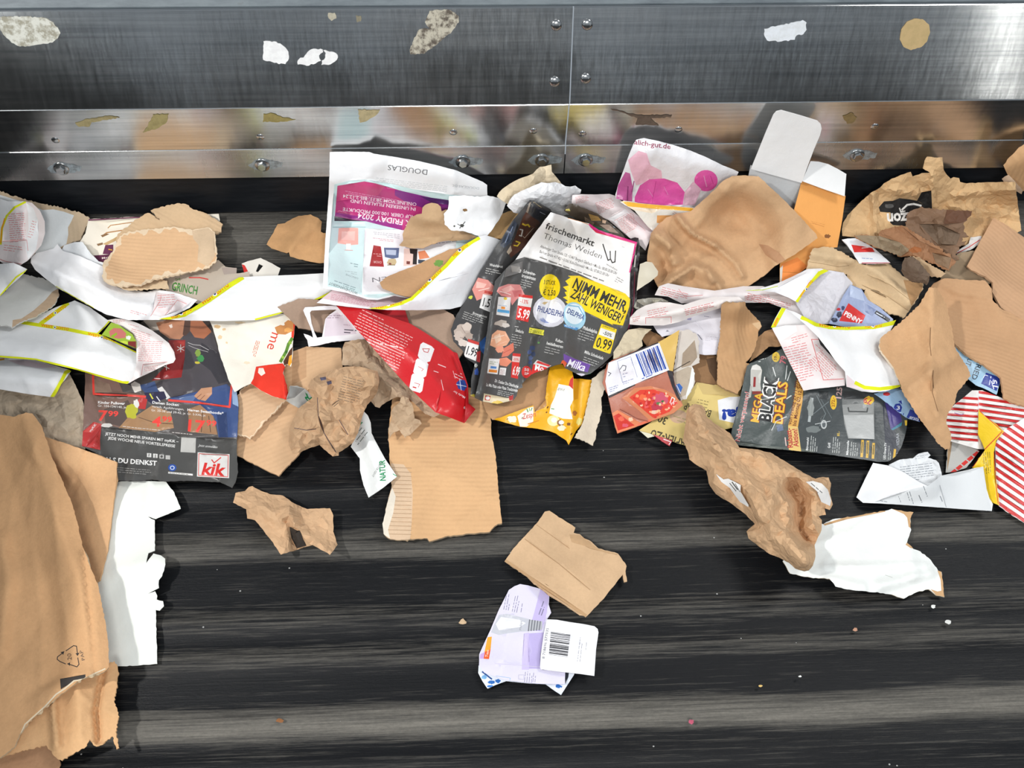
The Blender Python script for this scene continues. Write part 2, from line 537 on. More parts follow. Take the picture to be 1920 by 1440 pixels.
SHEETS = []
_seed = [11]
def S(name, label, cat, fr, outline, color, kind='paper', prints=(), holes=(), t=0.0006, torn=0.4, rim=None, back=None,
      amp=2.0, size=60, wave=3.0, wsize=260, dome=0.0, dround=30.0, folds=(), lift=(), soft=6, step=9.0, rot=0.0,
      parent=None, group=None, gap=0.0012, base=None, smooth=0, edge=None, plane=False, dirn=None, flat=None, nc=None):
    """One sheet of paper or board laid on the pile. amp/wave/dome/folds/lift in mm, sizes in px."""
    _seed[0] += 1
    seed = _seed[0]; rnd = random.Random(seed)
    out0 = P(fr, outline)
    out = ragged(out0, torn, rnd, 5.0 if torn < 1 else 3.2)
    hol = [P(fr, h) for h in holes]
    # --- height over the pile
    lo = out.min(0) - 24; hi = out.max(0) + 24
    i0 = max(0, int((lo[0] - GU0) / CELL)); i1 = min(GW, int((hi[0] - GU0) / CELL) + 2)
    j0 = max(0, int((lo[1] - GV0) / CELL)); j1 = min(GH, int((hi[1] - GV0) / CELL) + 2)
    sl = (slice(j0, j1), slice(i0, i1))
    U = GU[sl]; V = GV[sl]
    ins = inside(out, U, V); dist = seg_dist(U, V, out)
    near = ins | (dist < 8)
    h = np.where(near, HF[sl], -1.0)
    low = h[near].min() if near.any() else 0.0
    h = np.where(near, h, low)
    for _ in range(6):                                    # fill outwards so the blur sees the sheet's own ground only
        h = np.where(near, h, blur(h, 2, 1))
    b = blur(dilate(h, soft), soft)
    z = np.maximum(b, h) + gap + t
    if plane:
        A_ = np.stack([np.ones(ins.sum()), U[ins], V[ins]], 1)
        co = np.linalg.lstsq(A_, z[ins], rcond=None)[0]
        zp = co[0] + co[1] * U + co[2] * V
        z = zp + max(0.0, np.percentile((h + gap + t - zp)[ins], 99.7)) + 0.001
    if smooth: z = np.maximum(blur(z, smooth), h + gap + t)
    if base is not None: z = np.maximum(z, base * 0.001)
    add = amp * 0.001 * crumple(U, V, size, seed, dirn) + wave * 0.001 * waves(U, V, wsize, seed)
    if dome: add = add + dome * 0.001 * (1 - np.exp(-np.where(ins, dist, 0) / dround))
    for f in folds:
        p = P(fr, f[0]); hgt, wid = f[1], f[2] / FR[fr][2]
        dd = seg_dist(U, V, p, closed=False)
        add = add + hgt * 0.001 * np.clip(1 - dd / wid, 0, 1)
    if nc is None: nc = 0 if (amp >= 9.5 or plane) else {'kraft': 5, 'corr': 3, 'gloss': 4}.get(kind, 3)
    ext = float(np.hypot(*(out.max(0) - out.min(0))))
    if ext < 60: nc = 0
    for _ in range(nc):                                  # hard crease lines across the sheet
        a_ = out[rnd.randrange(len(out))]; b_ = out[rnd.randrange(len(out))]
        if np.hypot(*(b_ - a_)) < 0.3 * ext: continue
        nn_ = np.array([(b_ - a_)[1], -(b_ - a_)[0]])
        pl = [a_ + (b_ - a_) * k + nn_ * (rnd.random() - 0.5) * (0.10 if 0 < k < 1 else 0) for k in (0, 0.3, 0.62, 1)]
        dd = seg_dist(U, V, pl, closed=False)
        add = add + rnd.choice((0.0011, 0.0016, -0.0008)) * (np.clip(1 - dd / 7.0, 0, 1) + 0.8 * np.clip(1 - dd / 28.0, 0, 1))
    for (x, y), hgt, wid in lift:
        p = P(fr, [(x, y)])[0]; w = wid / FR[fr][2]
        add = add + hgt * 0.001 * np.exp(-((U - p[0]) ** 2 + (V - p[1]) ** 2) / (2 * w * w))
    z = z + add if plane else np.maximum(z + add, h + gap + t)
    full = np.zeros((GH, GW)); full[sl] = z
    # --- mesh
    fpx = prints_to_faces(fr, prints, seed)
    cols = []
    if rim:
        inner = shrink(out, rim[1], rnd)
        fpx = [(color, inner)] + fpx
    if flat is None: flat = amp >= 9.5
    if flat: step = max(step, 7.5)
    v2, tris, paint = cdt_mesh(out, step, fpx, hol, rnd, 0.95 if flat else 0.35)
    zz = cubic_sample(full, v2[:, 0], v2[:, 1])
    top = at(v2[:, 0], v2[:, 1], zz)
    cr = amp >= 9.5
    base_mat = mat(rim[0] if rim else color, kind if not rim else ('kraft' if kind in ('corr', 'kraft') else kind), 0, cr)
    mats = [base_mat]; mi = {}
    def slot(m):
        if m not in mi:
            if m is base_mat: mi[m] = 0
            else: mats.append(m); mi[m] = len(mats) - 1
        return mi[m]
    slot(base_mat)
    if not rim:
        mats[0] = mat(color, kind, rot, cr); mi = {mats[0]: 0}; base_mat = mats[0]
    idx = []
    for p in paint:
        if p < 0: idx.append(0)
        else:
            c = fpx[p][0]
            kk = kind
            if isinstance(c, tuple): c, kk = c
            idx.append(slot(mat(c, kk, rot, cr)))
    tr = np.array(tris)
    # orient upward
    a, bb, c = top[tr[:, 0]], top[tr[:, 1]], top[tr[:, 2]]
    nr = np.cross(bb - a, c - a)
    toc = CAM - a
    flip = (nr * toc).sum(1) < 0
    tr[flip] = tr[flip][:, ::-1]; nr[flip] *= -1
    vn = np.zeros_like(top)
    for k in range(3): np.add.at(vn, tr[:, k], nr)
    ln = np.linalg.norm(vn, axis=1, keepdims=True); vn = np.where(ln > 1e-12, vn / np.maximum(ln, 1e-12), np.array([0, 0, 1.0]))
    bot = top - vn * t
    n = len(top)
    faces = [tuple(x) for x in tr.tolist()]; sharp = [bool(flat)] * len(faces)
    bm = slot(mat(back or color, 'kraft' if kind in ('kraft', 'corr') else 'paper'))
    faces += [(x[2] + n, x[1] + n, x[0] + n) for x in tr.tolist()]
    idx += [bm] * len(tr); sharp += [False] * len(tr)
    em = slot(mat(edge or back or (rim[0] if rim else color), 'kraft' if kind in ('kraft', 'corr') else 'paper'))
    ed = {}
    for x in tr.tolist():
        for q in ((x[0], x[1]), (x[1], x[2]), (x[2], x[0])): ed[q] = 1
    rimv = {}; extra = []
    def rv(i):
        if i not in rimv:
            rimv[i] = 2 * n + len(extra); extra.append(top[i]); extra.append(bot[i])
        return rimv[i]
    for (p, q) in list(ed):
        if (q, p) not in ed:
            a_, b_ = rv(p), rv(q)
            faces.append((b_, a_, a_ + 1, b_ + 1)); idx.append(em); sharp.append(True)
    o = link_mesh(name, np.concatenate([top, bot, np.array(extra)]), faces, mats, idx, sharp, parent)
    if parent is None: tag(o, label, cat, group)
    elif label: o['label'] = label
    # --- raise the pile
    H = HF[sl]
    m2 = ins.copy()
    for hpoly in hol: m2 &= ~inside(hpoly, U, V)
    H[m2] = np.maximum(H[m2], z[m2])
    return o
# ================================================================== the conveyor and its steel side wall
XL, XR = -2.2, 2.2
def steel(name, base, rough, aniso=0.75, streak=0.5, tilt=0.05):
    t = NT(name); B = t.b.inputs
    v = t.obj((1.2, 60, 60)); v2 = t.obj((70, 6, 6)); v3 = t.obj((2.2, 5, 5))
    n1 = t.noise(v, 3.0, 6, 0.65); n2 = t.noise(v2, 2.0, 5, 0.7); n3 = t.noise(v3, 2.0, 4)
    col = t.ramp(n1, [(0.3, (base * 0.72, base * 0.74, base * 0.75)), (0.7, (base * 1.12, base * 1.12, base * 1.1))])
    t.l(col, B['Base Color'])
    B['Metallic'].default_value = 1.0
    r = t.math('ADD', t.math('MULTIPLY', n2, streak * 0.22), t.math('MULTIPLY', n3, 0.16))
    r = t.math('ADD', r, rough - 0.12, True)
    t.l(r, B['Roughness'])
    B['Anisotropic'].default_value = aniso
    B['Anisotropic Rotation'].default_value = 0.25
    tg = t.n('ShaderNodeTangent'); tg.direction_type = 'RADIAL'; tg.axis = 'Z'
    cx = t.n('ShaderNodeCombineXYZ'); cx.inputs[0].default_value = 1.0
    t.l(cx.outputs[0], B['Tangent'])
    ge = t.n('ShaderNodeNewGeometry'); cb_ = t.n('ShaderNodeCombineXYZ')
    v4 = t.obj((110, 14, 14))
    k = t.math('MULTIPLY', t.math('SUBTRACT', t.math('ADD', t.noise(v4, 2.0, 5, 0.75), t.math('MULTIPLY', t.noise(v3, 1.2, 2), 0.8)), 0.9), tilt)
    t.l(k, cb_.inputs[2])
    ad = t.n('ShaderNodeVectorMath', operation='ADD'); t.l(ge.outputs['Normal'], ad.inputs[0]); t.l(cb_.outputs[0], ad.inputs[1])
    no = t.n('ShaderNodeVectorMath', operation='NORMALIZE'); t.l(ad.outputs[0], no.inputs[0])
    t.l(no.outputs[0], B['Normal'])
    return t.m
M_PLATE = steel('brushed_steel', 0.50, 0.155, 0.7, 0.5, 0.11)
M_BAND = steel('polished_steel', 0.62, 0.17, 0.55, 0.6)
M_STRIP = steel('worn_steel', 0.60, 0.24, 0.5, 0.5)
M_BOLT = steel('bolt_steel', 0.45, 0.25, 0.0, 0.2)

def rubber():
    t = NT('belt_rubber'); B = t.b.inputs
    c = t.n('ShaderNodeTexCoord'); sp = t.n('ShaderNodeSeparateXYZ')
    t.l(c.outputs['Object'], sp.inputs[0])
    y = sp.outputs[1]
    wob = t.math('MULTIPLY', t.math('SUBTRACT', t.noise(t.obj((1.1, 3, 1)), 2.0, 3), 0.5), 0.018)
    yy = t.math('ADD', y, wob)
    mr = t.n('ShaderNodeMapRange'); mr.inputs[1].default_value = YB0; mr.inputs[2].default_value = YB1
    t.l(yy, mr.inputs[0])
    stops = []
    for row, d in DUST:
        pos = (yz_at(row, 0)[0] - BELT_O[1] - YB0) / (YB1 - YB0)
        stops.append((pos, d))
    stops.sort()
    dust = t.ramp(mr.outputs[0], [(p, (d, d, d)) for p, d in stops])
    st = t.noise(t.obj((1.6, 70, 1)), 4.0, 8, 0.7)          # long streaks
    st2 = t.noise(t.obj((5, 160, 1)), 4.0, 6, 0.75)
    gr = t.noise(t.obj((40, 90, 1)), 4.0, 5, 0.7)
    m = t.math('ADD', t.math('MULTIPLY', st, 0.9), t.math('MULTIPLY', st2, 0.5))
    m = t.math('ADD', t.math('SUBTRACT', m, 0.80), t.math('MULTIPLY', dust, 0.34))
    m = t.math('MULTIPLY', m, t.math('ADD', gr, 0.5))
    m = t.math('MULTIPLY', m, 1.9, True)
    col = t.mix(m, (0.0038, 0.0042, 0.0052, 1), (0.19, 0.176, 0.152, 1))
    fine = t.math('SUBTRACT', t.noise(t.obj((3, 200, 1)), 5.0, 4, 0.7), 0.60, True)
    col = t.mix(t.math('MULTIPLY', fine, 1.6, True), col, (0.075, 0.075, 0.072, 1))
    sk = t.n('ShaderNodeTexVoronoi'); sk.inputs['Scale'].default_value = 26
    t.l(t.obj((1, 1.2, 1)), sk.inputs['Vector'])
    speck = t.math('LESS_THAN', sk.outputs['Distance'], 0.028)
    col = t.mix(t.math('MULTIPLY', speck, 0.6), col, (0.6, 0.6, 0.58, 1))
    t.l(col, B['Base Color'])
    t.l(t.math('ADD', t.math('MULTIPLY', m, 0.4), t.math('ADD', t.math('MULTIPLY', st, 0.18), 0.33), True), B['Roughness'])
    B['Specular IOR Level'].default_value = 0.22
    t.bump(t.math('ADD', t.math('MULTIPLY', st, 0.6), t.math('MULTIPLY', gr, 0.4)), 0.35, 0.0025)
    return t.m
# rows (px) and dustiness of the worn bands along the belt
DUST = [(390, 0.75), (420, 1.15), (470, 0.9), (500, 0.12), (640, 0.25), (700, 0.1), (860, 0.15), (905, 0.28), (940, 0.12), (970, 0.2), (1000, 0.75), (1030, 0.9),
        (1045, 0.12), (1110, 0.12), (1135, 0.55), (1165, 0.45), (1185, 0.06), (1212, 0.65), (1232, 0.6), (1248, 0.06), (1300, 0.1), (1322, 1.0), (1358, 1.5), (1382, 0.25), (1440, 0.22), (1480, 0.1), (1600, 0.7), (1640, 0.1), (1800, 0.5), (2000, 0.2)]
YB0, YB1 = -1.5, 0.0
BELT_O = np.array([0.0, BY, 0.0])
def belt():
    rows = []
    y = -1.5
    ridge_rows = [yz_at(r, 0)[0] - BY for r in (430, 640, 905, 1012, 1150, 1222, 1340, 1420)]
    while y < 0.0001:
        rows.append(y); y += 0.004
    rows.append(0.02)
    prof = []
    for y in rows:
        h = 0
        for rr in ridge_rows: h = max(h, math.exp(-((y - rr) / 0.012) ** 2))
        prof.append(-0.0035 + 0.0035 * h)
    xs = np.linspace(XL, XR, 3)
    verts = [(x, BY + y, z) for y, z in zip(rows, prof) for x in xs]
    faces = []
    for r in range(len(rows) - 1):
        for c in range(2):
            a = r * 3 + c
            faces.append((a, a + 1, a + 4, a + 3))
    n = len(verts)
    verts += [(x, BY + y, -0.014) for y in (rows[0], rows[-1]) for x in (XL, XR)]
    faces.append((n, n + 2, n + 3, n + 1))
    faces.append((0, n, n + 1, 2)); L = (len(rows) - 1) * 3
    faces.append((L + 2, n + 3, n + 2, L))
    o = link_mesh('conveyor_belt', verts, faces, [rubber()], origin=BELT_O)
    tag(o, 'black ribbed rubber conveyor belt with grey dust bands', None, kind='structure')
    return o
belt()

wall = bpy.data.objects.new('wall_back', None); COL.objects.link(wall)
wall.location = (0, BY, 0); WLOC[wall] = Vector((0, BY, 0))
tag(wall, 'steel side wall of the conveyor with bolted strip', kind='structure')
SEAM = {}
def plank(name, seg, x0, x1, m, thick=0.004, label=None, e0=0.0, e1=0.0):
    _, y0, z0, y1, z1 = PD[seg]
    L = math.hypot(y1 - y0, z1 - z0); d = np.array([(y1 - y0) / L, (z1 - z0) / L]); nb = np.array([d[1], -d[0]])   # backwards
    a = np.array([y0, z0]) - d * e0; b = np.array([y1, z1]) + d * e1
    r = min(0.0012, thick / 3)
    prof = [a + d * r, b - d * r, b + nb * r, b + nb * thick, a + nb * thick, a + nb * r]
    vs = []
    N = 2
    for i in range(N):
        x = x0 + (x1 - x0) * i / (N - 1)
        vs += [(x, p[0], p[1]) for p in prof]
    k = len(prof); fs = []
    for j in range(k):
        fs.append((j, (j + 1) % k, k + (j + 1) % k, k + j))
    fs.append(tuple(range(k - 1, -1, -1))); fs.append(tuple(range(k, 2 * k)))
    o = link_mesh(name, vs, fs, [m], sharp=[True] * len(fs), parent=wall)
    if label: o['label'] = label
    return o
def seam_x(u, v, seg): return float(on_wall(np.array([float(u)]), np.array([float(v)]), seg)[0, 0])
t_ = NT('skirt_rubber'); t_.b.inputs['Roughness'].default_value = 0.42; t_.b.inputs['Specular IOR Level'].default_value = 0.22
_v = t_.obj((3, 30, 30))
t_.l(t_.ramp(t_.noise(_v, 5, 6, 0.7), [(0.45, (0.007, 0.0085, 0.011)), (0.8, (0.017, 0.019, 0.022))]), t_.b.inputs['Base Color'])
M_SKIRT = t_.m
plank('rubber_skirt', 'skirt', XL, XR, M_SKIRT, 0.008, 'black rubber skirt sealing the belt edge', e1=0.02)
sx = seam_x(1059, 300, 'strip')
plank('steel_strip', 'strip', XL, sx - 0.0008, M_STRIP, 0.003); plank('steel_strip', 'strip', sx + 0.0008, XR, M_STRIP, 0.003)
sx = seam_x(1063, 240, 'band')
plank('steel_band', 'band', XL, sx - 0.0008, M_BAND, 0.003); plank('steel_band', 'band', sx + 0.0008, XR, M_BAND, 0.003)
sx = seam_x(1072, 100, 'plate')
plank('steel_plate', 'plate', XL, sx - 0.0008, M_PLATE, 0.003); plank('steel_plate', 'plate', sx + 0.0008, XR, M_PLATE, 0.003)
t_ = NT('grey_paint'); t_.b.inputs['Roughness'].default_value = 0.5
_v = t_.obj((3, 12, 12))
t_.l(t_.ramp(t_.noise(_v, 5, 6, 0.7), [(0.35, (0.09, 0.11, 0.125)), (0.62, (0.16, 0.19, 0.205)), (0.75, (0.07, 0.065, 0.055))]), t_.b.inputs['Base Color'])
plank('top_rail', 'rail', XL, XR, t_.m, 0.01, 'grey painted rail along the top of the steel wall')

def lathe_on(name, u, v, seg, prof, nseg, m, hexa=None, parent=wall):
    """solid of revolution standing on a wall face; prof = [(radius m, height m)]"""
    _, y0, z0, y1, z1 = PD[seg]
    L = math.hypot(y1 - y0, z1 - z0)
    N = np.array([0.0, -(z1 - z0) / L, (y1 - y0) / L]); T = np.array([1.0, 0, 0]); Bv = np.cross(N, T)
    c = on_wall(np.array([float(u)]), np.array([float(v)]), seg)[0]
    vs = []; fs = []
    for r, h in prof:
        for i in range(nseg):
            a = 6.28318 * i / nseg + 0.3
            vs.append(c + T * r * math.cos(a) + Bv * r * math.sin(a) + N * h)
    k = len(prof)
    for j in range(k - 1):
        for i in range(nseg):
            fs.append((j * nseg + i, j * nseg + (i + 1) % nseg, (j + 1) * nseg + (i + 1) % nseg, (j + 1) * nseg + i))
    fs.append(tuple((k - 1) * nseg + i for i in range(nseg)))
    return link_mesh(name, vs, fs, [m], sharp=[bool(hexa)] * len(fs), parent=parent)
for u, v in ((1043, 47), (1040, 153), (1101, 46), (1098, 147)):
    lathe_on('rivet', u, v, 'plate', [(0.0072, 0), (0.0072, 0.0005), (0.0062, 0.0018), (0.004, 0.0026), (0.0015, 0.003)], 18, M_BOLT)
for u, v in ((115, 316), (492, 309), (868, 303), (1016, 300), (1098, 300), (1607, 291)):
    b = lathe_on('bolt', u, v, 'strip', [(0.0068, 0.0015), (0.0068, 0.0062), (0.0058, 0.0075), (0.001, 0.0075)], 6, M_BOLT, hexa=True)
    lathe_on('washer', u, v, 'strip', [(0.0105, 0), (0.0105, 0.0012), (0.0098, 0.0018), (0.004, 0.0018)], 24, M_BOLT, parent=b)
for u, v in ((104, 263), (488, 257), (850, 248), (1000, 246), (1092, 251), (1272, 243), (1640, 237)):
    lathe_on('dimple', u, v, 'band', [(0.0055, 0), (0.0045, 0.0009), (0.0025, 0.0015), (0.0008, 0.0017)], 16, M_BAND)
def residue(pts, color, seg='plate', rough=0.7, dirt=None, label=None, amp=1.2, name='sticker_residue', metal=0.0):
    rnd = random.Random(len(pts) * 31 + int(pts[0][0]))
    out = ragged(np.array(pts, float), amp, rnd, 4.0)
    t = NT('residue'); t.b.inputs['Roughness'].default_value = rough
    c = lin(color)[:3]
    f = t.noise(t.obj(), 90, 5, 0.7)
    col = t.ramp(f, [(0.40, dirt or tuple(x * 0.8 for x in c)), (0.55, c)])
    t.l(col, t.b.inputs['Base Color']); t.b.inputs['Specular IOR Level'].default_value = 0.2; t.b.inputs['Metallic'].default_value = metal
    v2, tris, _ = cdt_mesh(out, 12, [], [], rnd)
    a = on_wall(v2[:, 0], v2[:, 1], seg, 0.0007 if not metal else 0.0003); b = on_wall(v2[:, 0], v2[:, 1], seg, 0.0001)
    n = len(a); ed = {}
    tr = []
    for x in tris:
        q = a[list(x)]; nn = np.cross(q[1] - q[0], q[2] - q[0])
        tr.append(tuple(x) if nn @ (CAM - q[0]) > 0 else tuple(x[::-1]))
    for x in tr:
        for e in ((x[0], x[1]), (x[1], x[2]), (x[2], x[0])): ed[e] = 1
    fs = list(tr) + [(q, p, p + n, q + n) for (p, q) in ed if (q, p) not in ed]
    o = link_mesh(name, np.concatenate([a, b]), fs, [t.m], sharp=[True] * len(fs), parent=wall)
    if label: o['label'] = label
for u, v in ((115, 316), (492, 309), (868, 303), (1016, 300), (1098, 300), (1607, 291)):
    residue([(u - 27, v + 1), (u - 14, v - 9), (u, v - 12), (u + 14, v - 9), (u + 38, v - 4), (u + 34, v + 5), (u + 12, v + 8), (u, v + 11), (u - 16, v + 9)], '#c4d0d6', 'strip', 0.55, (0.35, 0.38, 0.40), None, 1.5, 'grinding_mark', 1.0)
W_ = '#f2f3f2'
residue([(0, 32), (40, 31), (82, 33), (100, 42), (108, 52), (113, 62), (108, 72), (98, 80), (60, 86), (38, 87), (22, 80), (10, 68), (0, 56)], '#d5d5cb', dirt=(0.35, 0.33, 0.26), label='pale dried label remnant')
residue([(494, 77), (518, 78), (532, 87), (541, 97), (542, 110), (535, 120), (523, 120), (505, 115), (493, 112)], W_, dirt=(0.8, 0.8, 0.8), label='white paper patch')
residue([(569, 108), (580, 95), (588, 91), (605, 93), (606, 98), (598, 104), (602, 114), (592, 119), (575, 123), (558, 121), (558, 113), (563, 109)], W_, dirt=(0.8, 0.8, 0.8), label='white paper patch')
residue([(606, 94), (622, 97), (633, 103), (632, 112), (620, 121), (603, 122), (604, 114), (610, 108), (611, 99)], W_, dirt=(0.8, 0.8, 0.8), label='white paper patch')
residue([(805, 20), (820, 18), (845, 19), (860, 30), (860, 42), (845, 62), (820, 82), (795, 101), (770, 102), (768, 95), (775, 76), (786, 55), (806, 54), (797, 42)], '#bfb9a8', dirt=(0.12, 0.10, 0.08), label='dirty torn label remnant')
residue([(1433, 54), (1470, 46), (1505, 38), (1512, 42), (1512, 56), (1506, 64), (1494, 66), (1490, 74), (1466, 78), (1438, 76), (1433, 68)], '#e4e9ee', dirt=(0.7, 0.73, 0.75), label='white paper patch')
residue([(1690, 55), (1700, 41), (1714, 35), (1730, 36), (1742, 46), (1744, 60), (1738, 78), (1728, 88), (1708, 94), (1694, 88), (1687, 74)], '#c4aa7c', dirt=(0.50, 0.37, 0.18), amp=0.4, label='round tan sticker')
residue([(615, 24), (628, 24), (631, 34), (622, 39), (616, 34)], '#b9b3a0', label='small label remnant')
residue([(667, 29), (677, 30), (677, 40), (669, 42)], '#8c8672', label='small label remnant')
residue([(141, 231), (160, 224), (205, 217), (224, 221), (172, 229), (168, 237), (148, 238)], '#a79b72', 'band')
residue([(287, 215), (316, 214), (312, 230), (298, 240), (268, 249), (276, 238)], '#a89c6c', 'band')
residue([(494, 214), (512, 213), (530, 221), (554, 224), (530, 229), (493, 229)], '#a4965f', 'band')
residue([(671, 206), (712, 206), (706, 216), (690, 226), (675, 230)], '#c2b48c', 'band')
residue([(1146, 205), (1195, 216), (1260, 216), (1258, 220), (1220, 221), (1235, 236), (1192, 234), (1196, 222)], '#6b5c50', 'band')
residue([(1580, 218), (1596, 211), (1607, 220), (1600, 230), (1588, 232)], '#8b7650', 'band')

# the hall across the belt, behind the photographer: a dark concrete wall with added silhouette blocks, and an unseen plate that shades the belt's left end
t_ = NT('hall_concrete'); t_.b.inputs['Roughness'].default_value = 0.9
t_.l(t_.ramp(t_.noise(t_.obj(), 1.5, 6), [(0.3, (0.035, 0.034, 0.031)), (0.7, (0.06, 0.058, 0.053))]), t_.b.inputs['Base Color'])
def box(name, lo, hi, m, bev=0.01):
    x0, y0, z0 = lo; x1, y1, z1 = hi; b = bev
    import bmesh
    bm = bmesh.new()
    bmesh.ops.create_cube(bm, size=1.0)
    for v in bm.verts:
        v.co = Vector(((x0 + x1) / 2 + v.co.x * (x1 - x0), (y0 + y1) / 2 + v.co.y * (y1 - y0), (z0 + z1) / 2 + v.co.z * (z1 - z0)))
    bmesh.ops.bevel(bm, geom=list(bm.edges), offset=b, segments=2, affect='EDGES')
    vs = [tuple(v.co) for v in bm.verts]; fs = [tuple(v.index for v in f.verts) for f in bm.faces]
    bm.verts.index_update()
    bm.free()
    return link_mesh(name, vs, fs, [m], sharp=[True] * len(fs))

hall = box('wall_front', (-7, -2.6, -0.8), (7, -2.3, 0.58), t_.m); tag(hall, 'dark concrete wall across the hall', kind='structure')
for i, (x0, x1, zt) in enumerate(((-1.15, -0.55, 0.70), (-0.28, 0.5, 0.76), (1.2, 1.9, 0.66))):  # unseen blocks added as dark silhouettes in the steel plate's reflection
    o = box('silhouette_block', (x0, -2.3, -0.8), (x1, -2.2, zt), t_.m); o.parent = hall; o.location = Vector(o.location) - Vector(hall.location)
hv = [(-1.6, 1.3), (-0.80, 1.3), (-0.765, 0.95), (-0.70, 0.53), (-0.648, 0.36), (-0.652, 0.22), (-0.66, -0.4), (-1.6, -0.4)]  # outline of an unseen plate, shaped to cast the left shadow edge
hn = len(hv)
shade_plate = link_mesh('shadow_plate', [(x, y, 0.35) for x, y in hv] + [(x, y, 0.356) for x, y in hv],
                 [tuple(range(hn - 1, -1, -1)), tuple(range(hn, 2 * hn))] + [(i, (i + 1) % hn, hn + (i + 1) % hn, hn + i) for i in range(hn)], [M_PLATE], sharp=[True] * (hn + 2))
tag(shade_plate, 'flat steel plate added out of view to shade the left end of the belt', kind='structure')
# ================================================================== the paper, from the bottom of the pile upwards
KR = '#cda57c'      # kraft board
KD = '#b98f68'
KG = '#b7a288'      # greyish kraft
WH = '#eeeeee'
YE = '#dbe01e'      # edge of the betting slips
OR = '#f0a020'
PK = '#dc8f8f'

# ---------------------------------------------------------------- left
S('crumpled_kraft_paper', 'greyish crumpled kraft paper between the left cardboard box and the dark clothing flyer', 'paper', 'px',
  [(-20, 700), (60, 690), (130, 700), (142, 722), (157, 756), (162, 800), (160, 842), (150, 880), (60, 850), (-20, 820)], '#b3a18a', 'kraft',
  amp=26, size=60, wave=6, step=6, torn=0.8)
S('white_card', 'large white card with torn right edge beneath the left cardboard box', 'card', 'L',
  [(360, 320), (447, 335), (583, 333), (640, 335), (672, 378), (697, 440), (600, 480), (570, 470), (597, 484), (597, 600), (572, 610), (563, 650), (592, 612), (620, 620), (636, 632), (638, 655), (625, 700), (612, 716),
   (612, 745), (570, 768), (598, 758), (606, 775), (604, 790), (628, 796), (632, 815), (615, 833), (600, 830), (606, 1038), (360, 1054)], '#e9ebe4', 'paper',
  amp=5, size=110, wave=5, t=0.0009, torn=0.6, folds=[([(440, 680), (600, 640)], 4, 40), ([(580, 340), (560, 470)], 3, 25), ([(430, 560), (480, 460)], 3, 40)], lift=[((600, 650), 10, 60), ((640, 400), 6, 60)])
S('torn_board', 'torn white faced board with brown corrugated edge at the far left of the belt', 'cardboard', 'Z',
  [(-60, 40), (0, 70), (100, 110), (300, 165), (460, 195), (600, 235), (670, 275), (655, 330), (620, 400), (600, 440), (510, 470), (400, 520), (300, 540), (-60, 560)], '#c3ab8c', 'corr',
  prints=[('p', ('#dde0e0', 'paper'), [(-60, 90), (0, 102), (160, 150), (320, 215), (400, 210), (480, 228), (555, 255), (535, 300), (510, 345), (512, 400), (498, 470), (400, 520), (300, 540), (-60, 560)])],
  amp=3, size=80, wave=3, t=0.003, torn=1.6, rot=1.4)
S('paper_bag', 'cream fast food bag with french fries print and purple corner under the torn cardboard', 'paper bag', 'Z',
  [(665, 285), (1050, 265), (1640, 243), (1648, 290), (1620, 400), (1570, 600), (1640, 590), (1690, 660), (1760, 720), (1200, 800), (760, 640), (690, 570), (600, 450), (640, 390)], '#efe6d6', 'paper',
  prints=[('p', '#7d4860', [(665, 285), (1050, 265), (1060, 273), (660, 296)]), ('l', '#b98a5c', [(810, 350), (830, 330), (990, 308)], 7), ('l', '#b98a5c', [(780, 400), (800, 385), (950, 362)], 9),
          ('p', '#8a6a4a', [(755, 405), (800, 390), (820, 396), (768, 420)]), ('p', '#8a6a4a', [(725, 470), (770, 458), (772, 474), (735, 485)]),
          ('p', '#c9a878', [(770, 470), (850, 430), (900, 400), (880, 440), (800, 480)]),
          ('p', '#6a3553', [(790, 478), (850, 474), (850, 550), (770, 545)]), ('p', '#5d2a45', [(700, 556), (860, 545), (800, 610), (740, 600)]), ('t', '#e8d8d0', 'Mein', (765, 583), (830, 575), 14, 1),
          ('l', '#d8a040', [(815, 510), (840, 515)], 8)],
  amp=3, size=70, wave=4, torn=0.5)
S('white_tissue', 'soft white paper corner beside the fries bag and torn board', 'paper', 'Z',
  [(480, 480), (560, 455), (620, 455), (680, 540), (740, 600), (790, 620), (780, 730), (600, 700), (440, 560)], '#e6e8ea', 'paper', amp=6, size=40, wave=3)
S('kraft_scrap', 'round edged brown kraft scrap lying alone left of the beauty flyer', 'cardboard', 'S',
  [(345, 510), (400, 410), (465, 290), (540, 278), (600, 245), (690, 200), (820, 185), (900, 220), (940, 262), (930, 370), (960, 385), (1060, 380), (1060, 710), (920, 710), (700, 670), (600, 640), (585, 592), (560, 602), (470, 575), (400, 550)],
  '#b98c5c', 'kraft', amp=7, size=55, wave=5, t=0.0012, torn=0.7, folds=[([(830, 190), (690, 420), (600, 590)], 9, 130)], step=6)
S('paper_tab', 'small white carton tab with a red corner and a dark slot', 'card', 'S',
  [(75, 715), (140, 690), (280, 655), (400, 712), (495, 765), (465, 850), (300, 880), (120, 880)], '#dcd6cc', 'paper',
  holes=[[(262, 718), (308, 740), (252, 808), (228, 800)]], prints=[('p', '#c8322c', [(78, 722), (110, 735), (145, 800), (100, 812)])], amp=2, wave=3, lift=[((280, 700), 10, 150)])
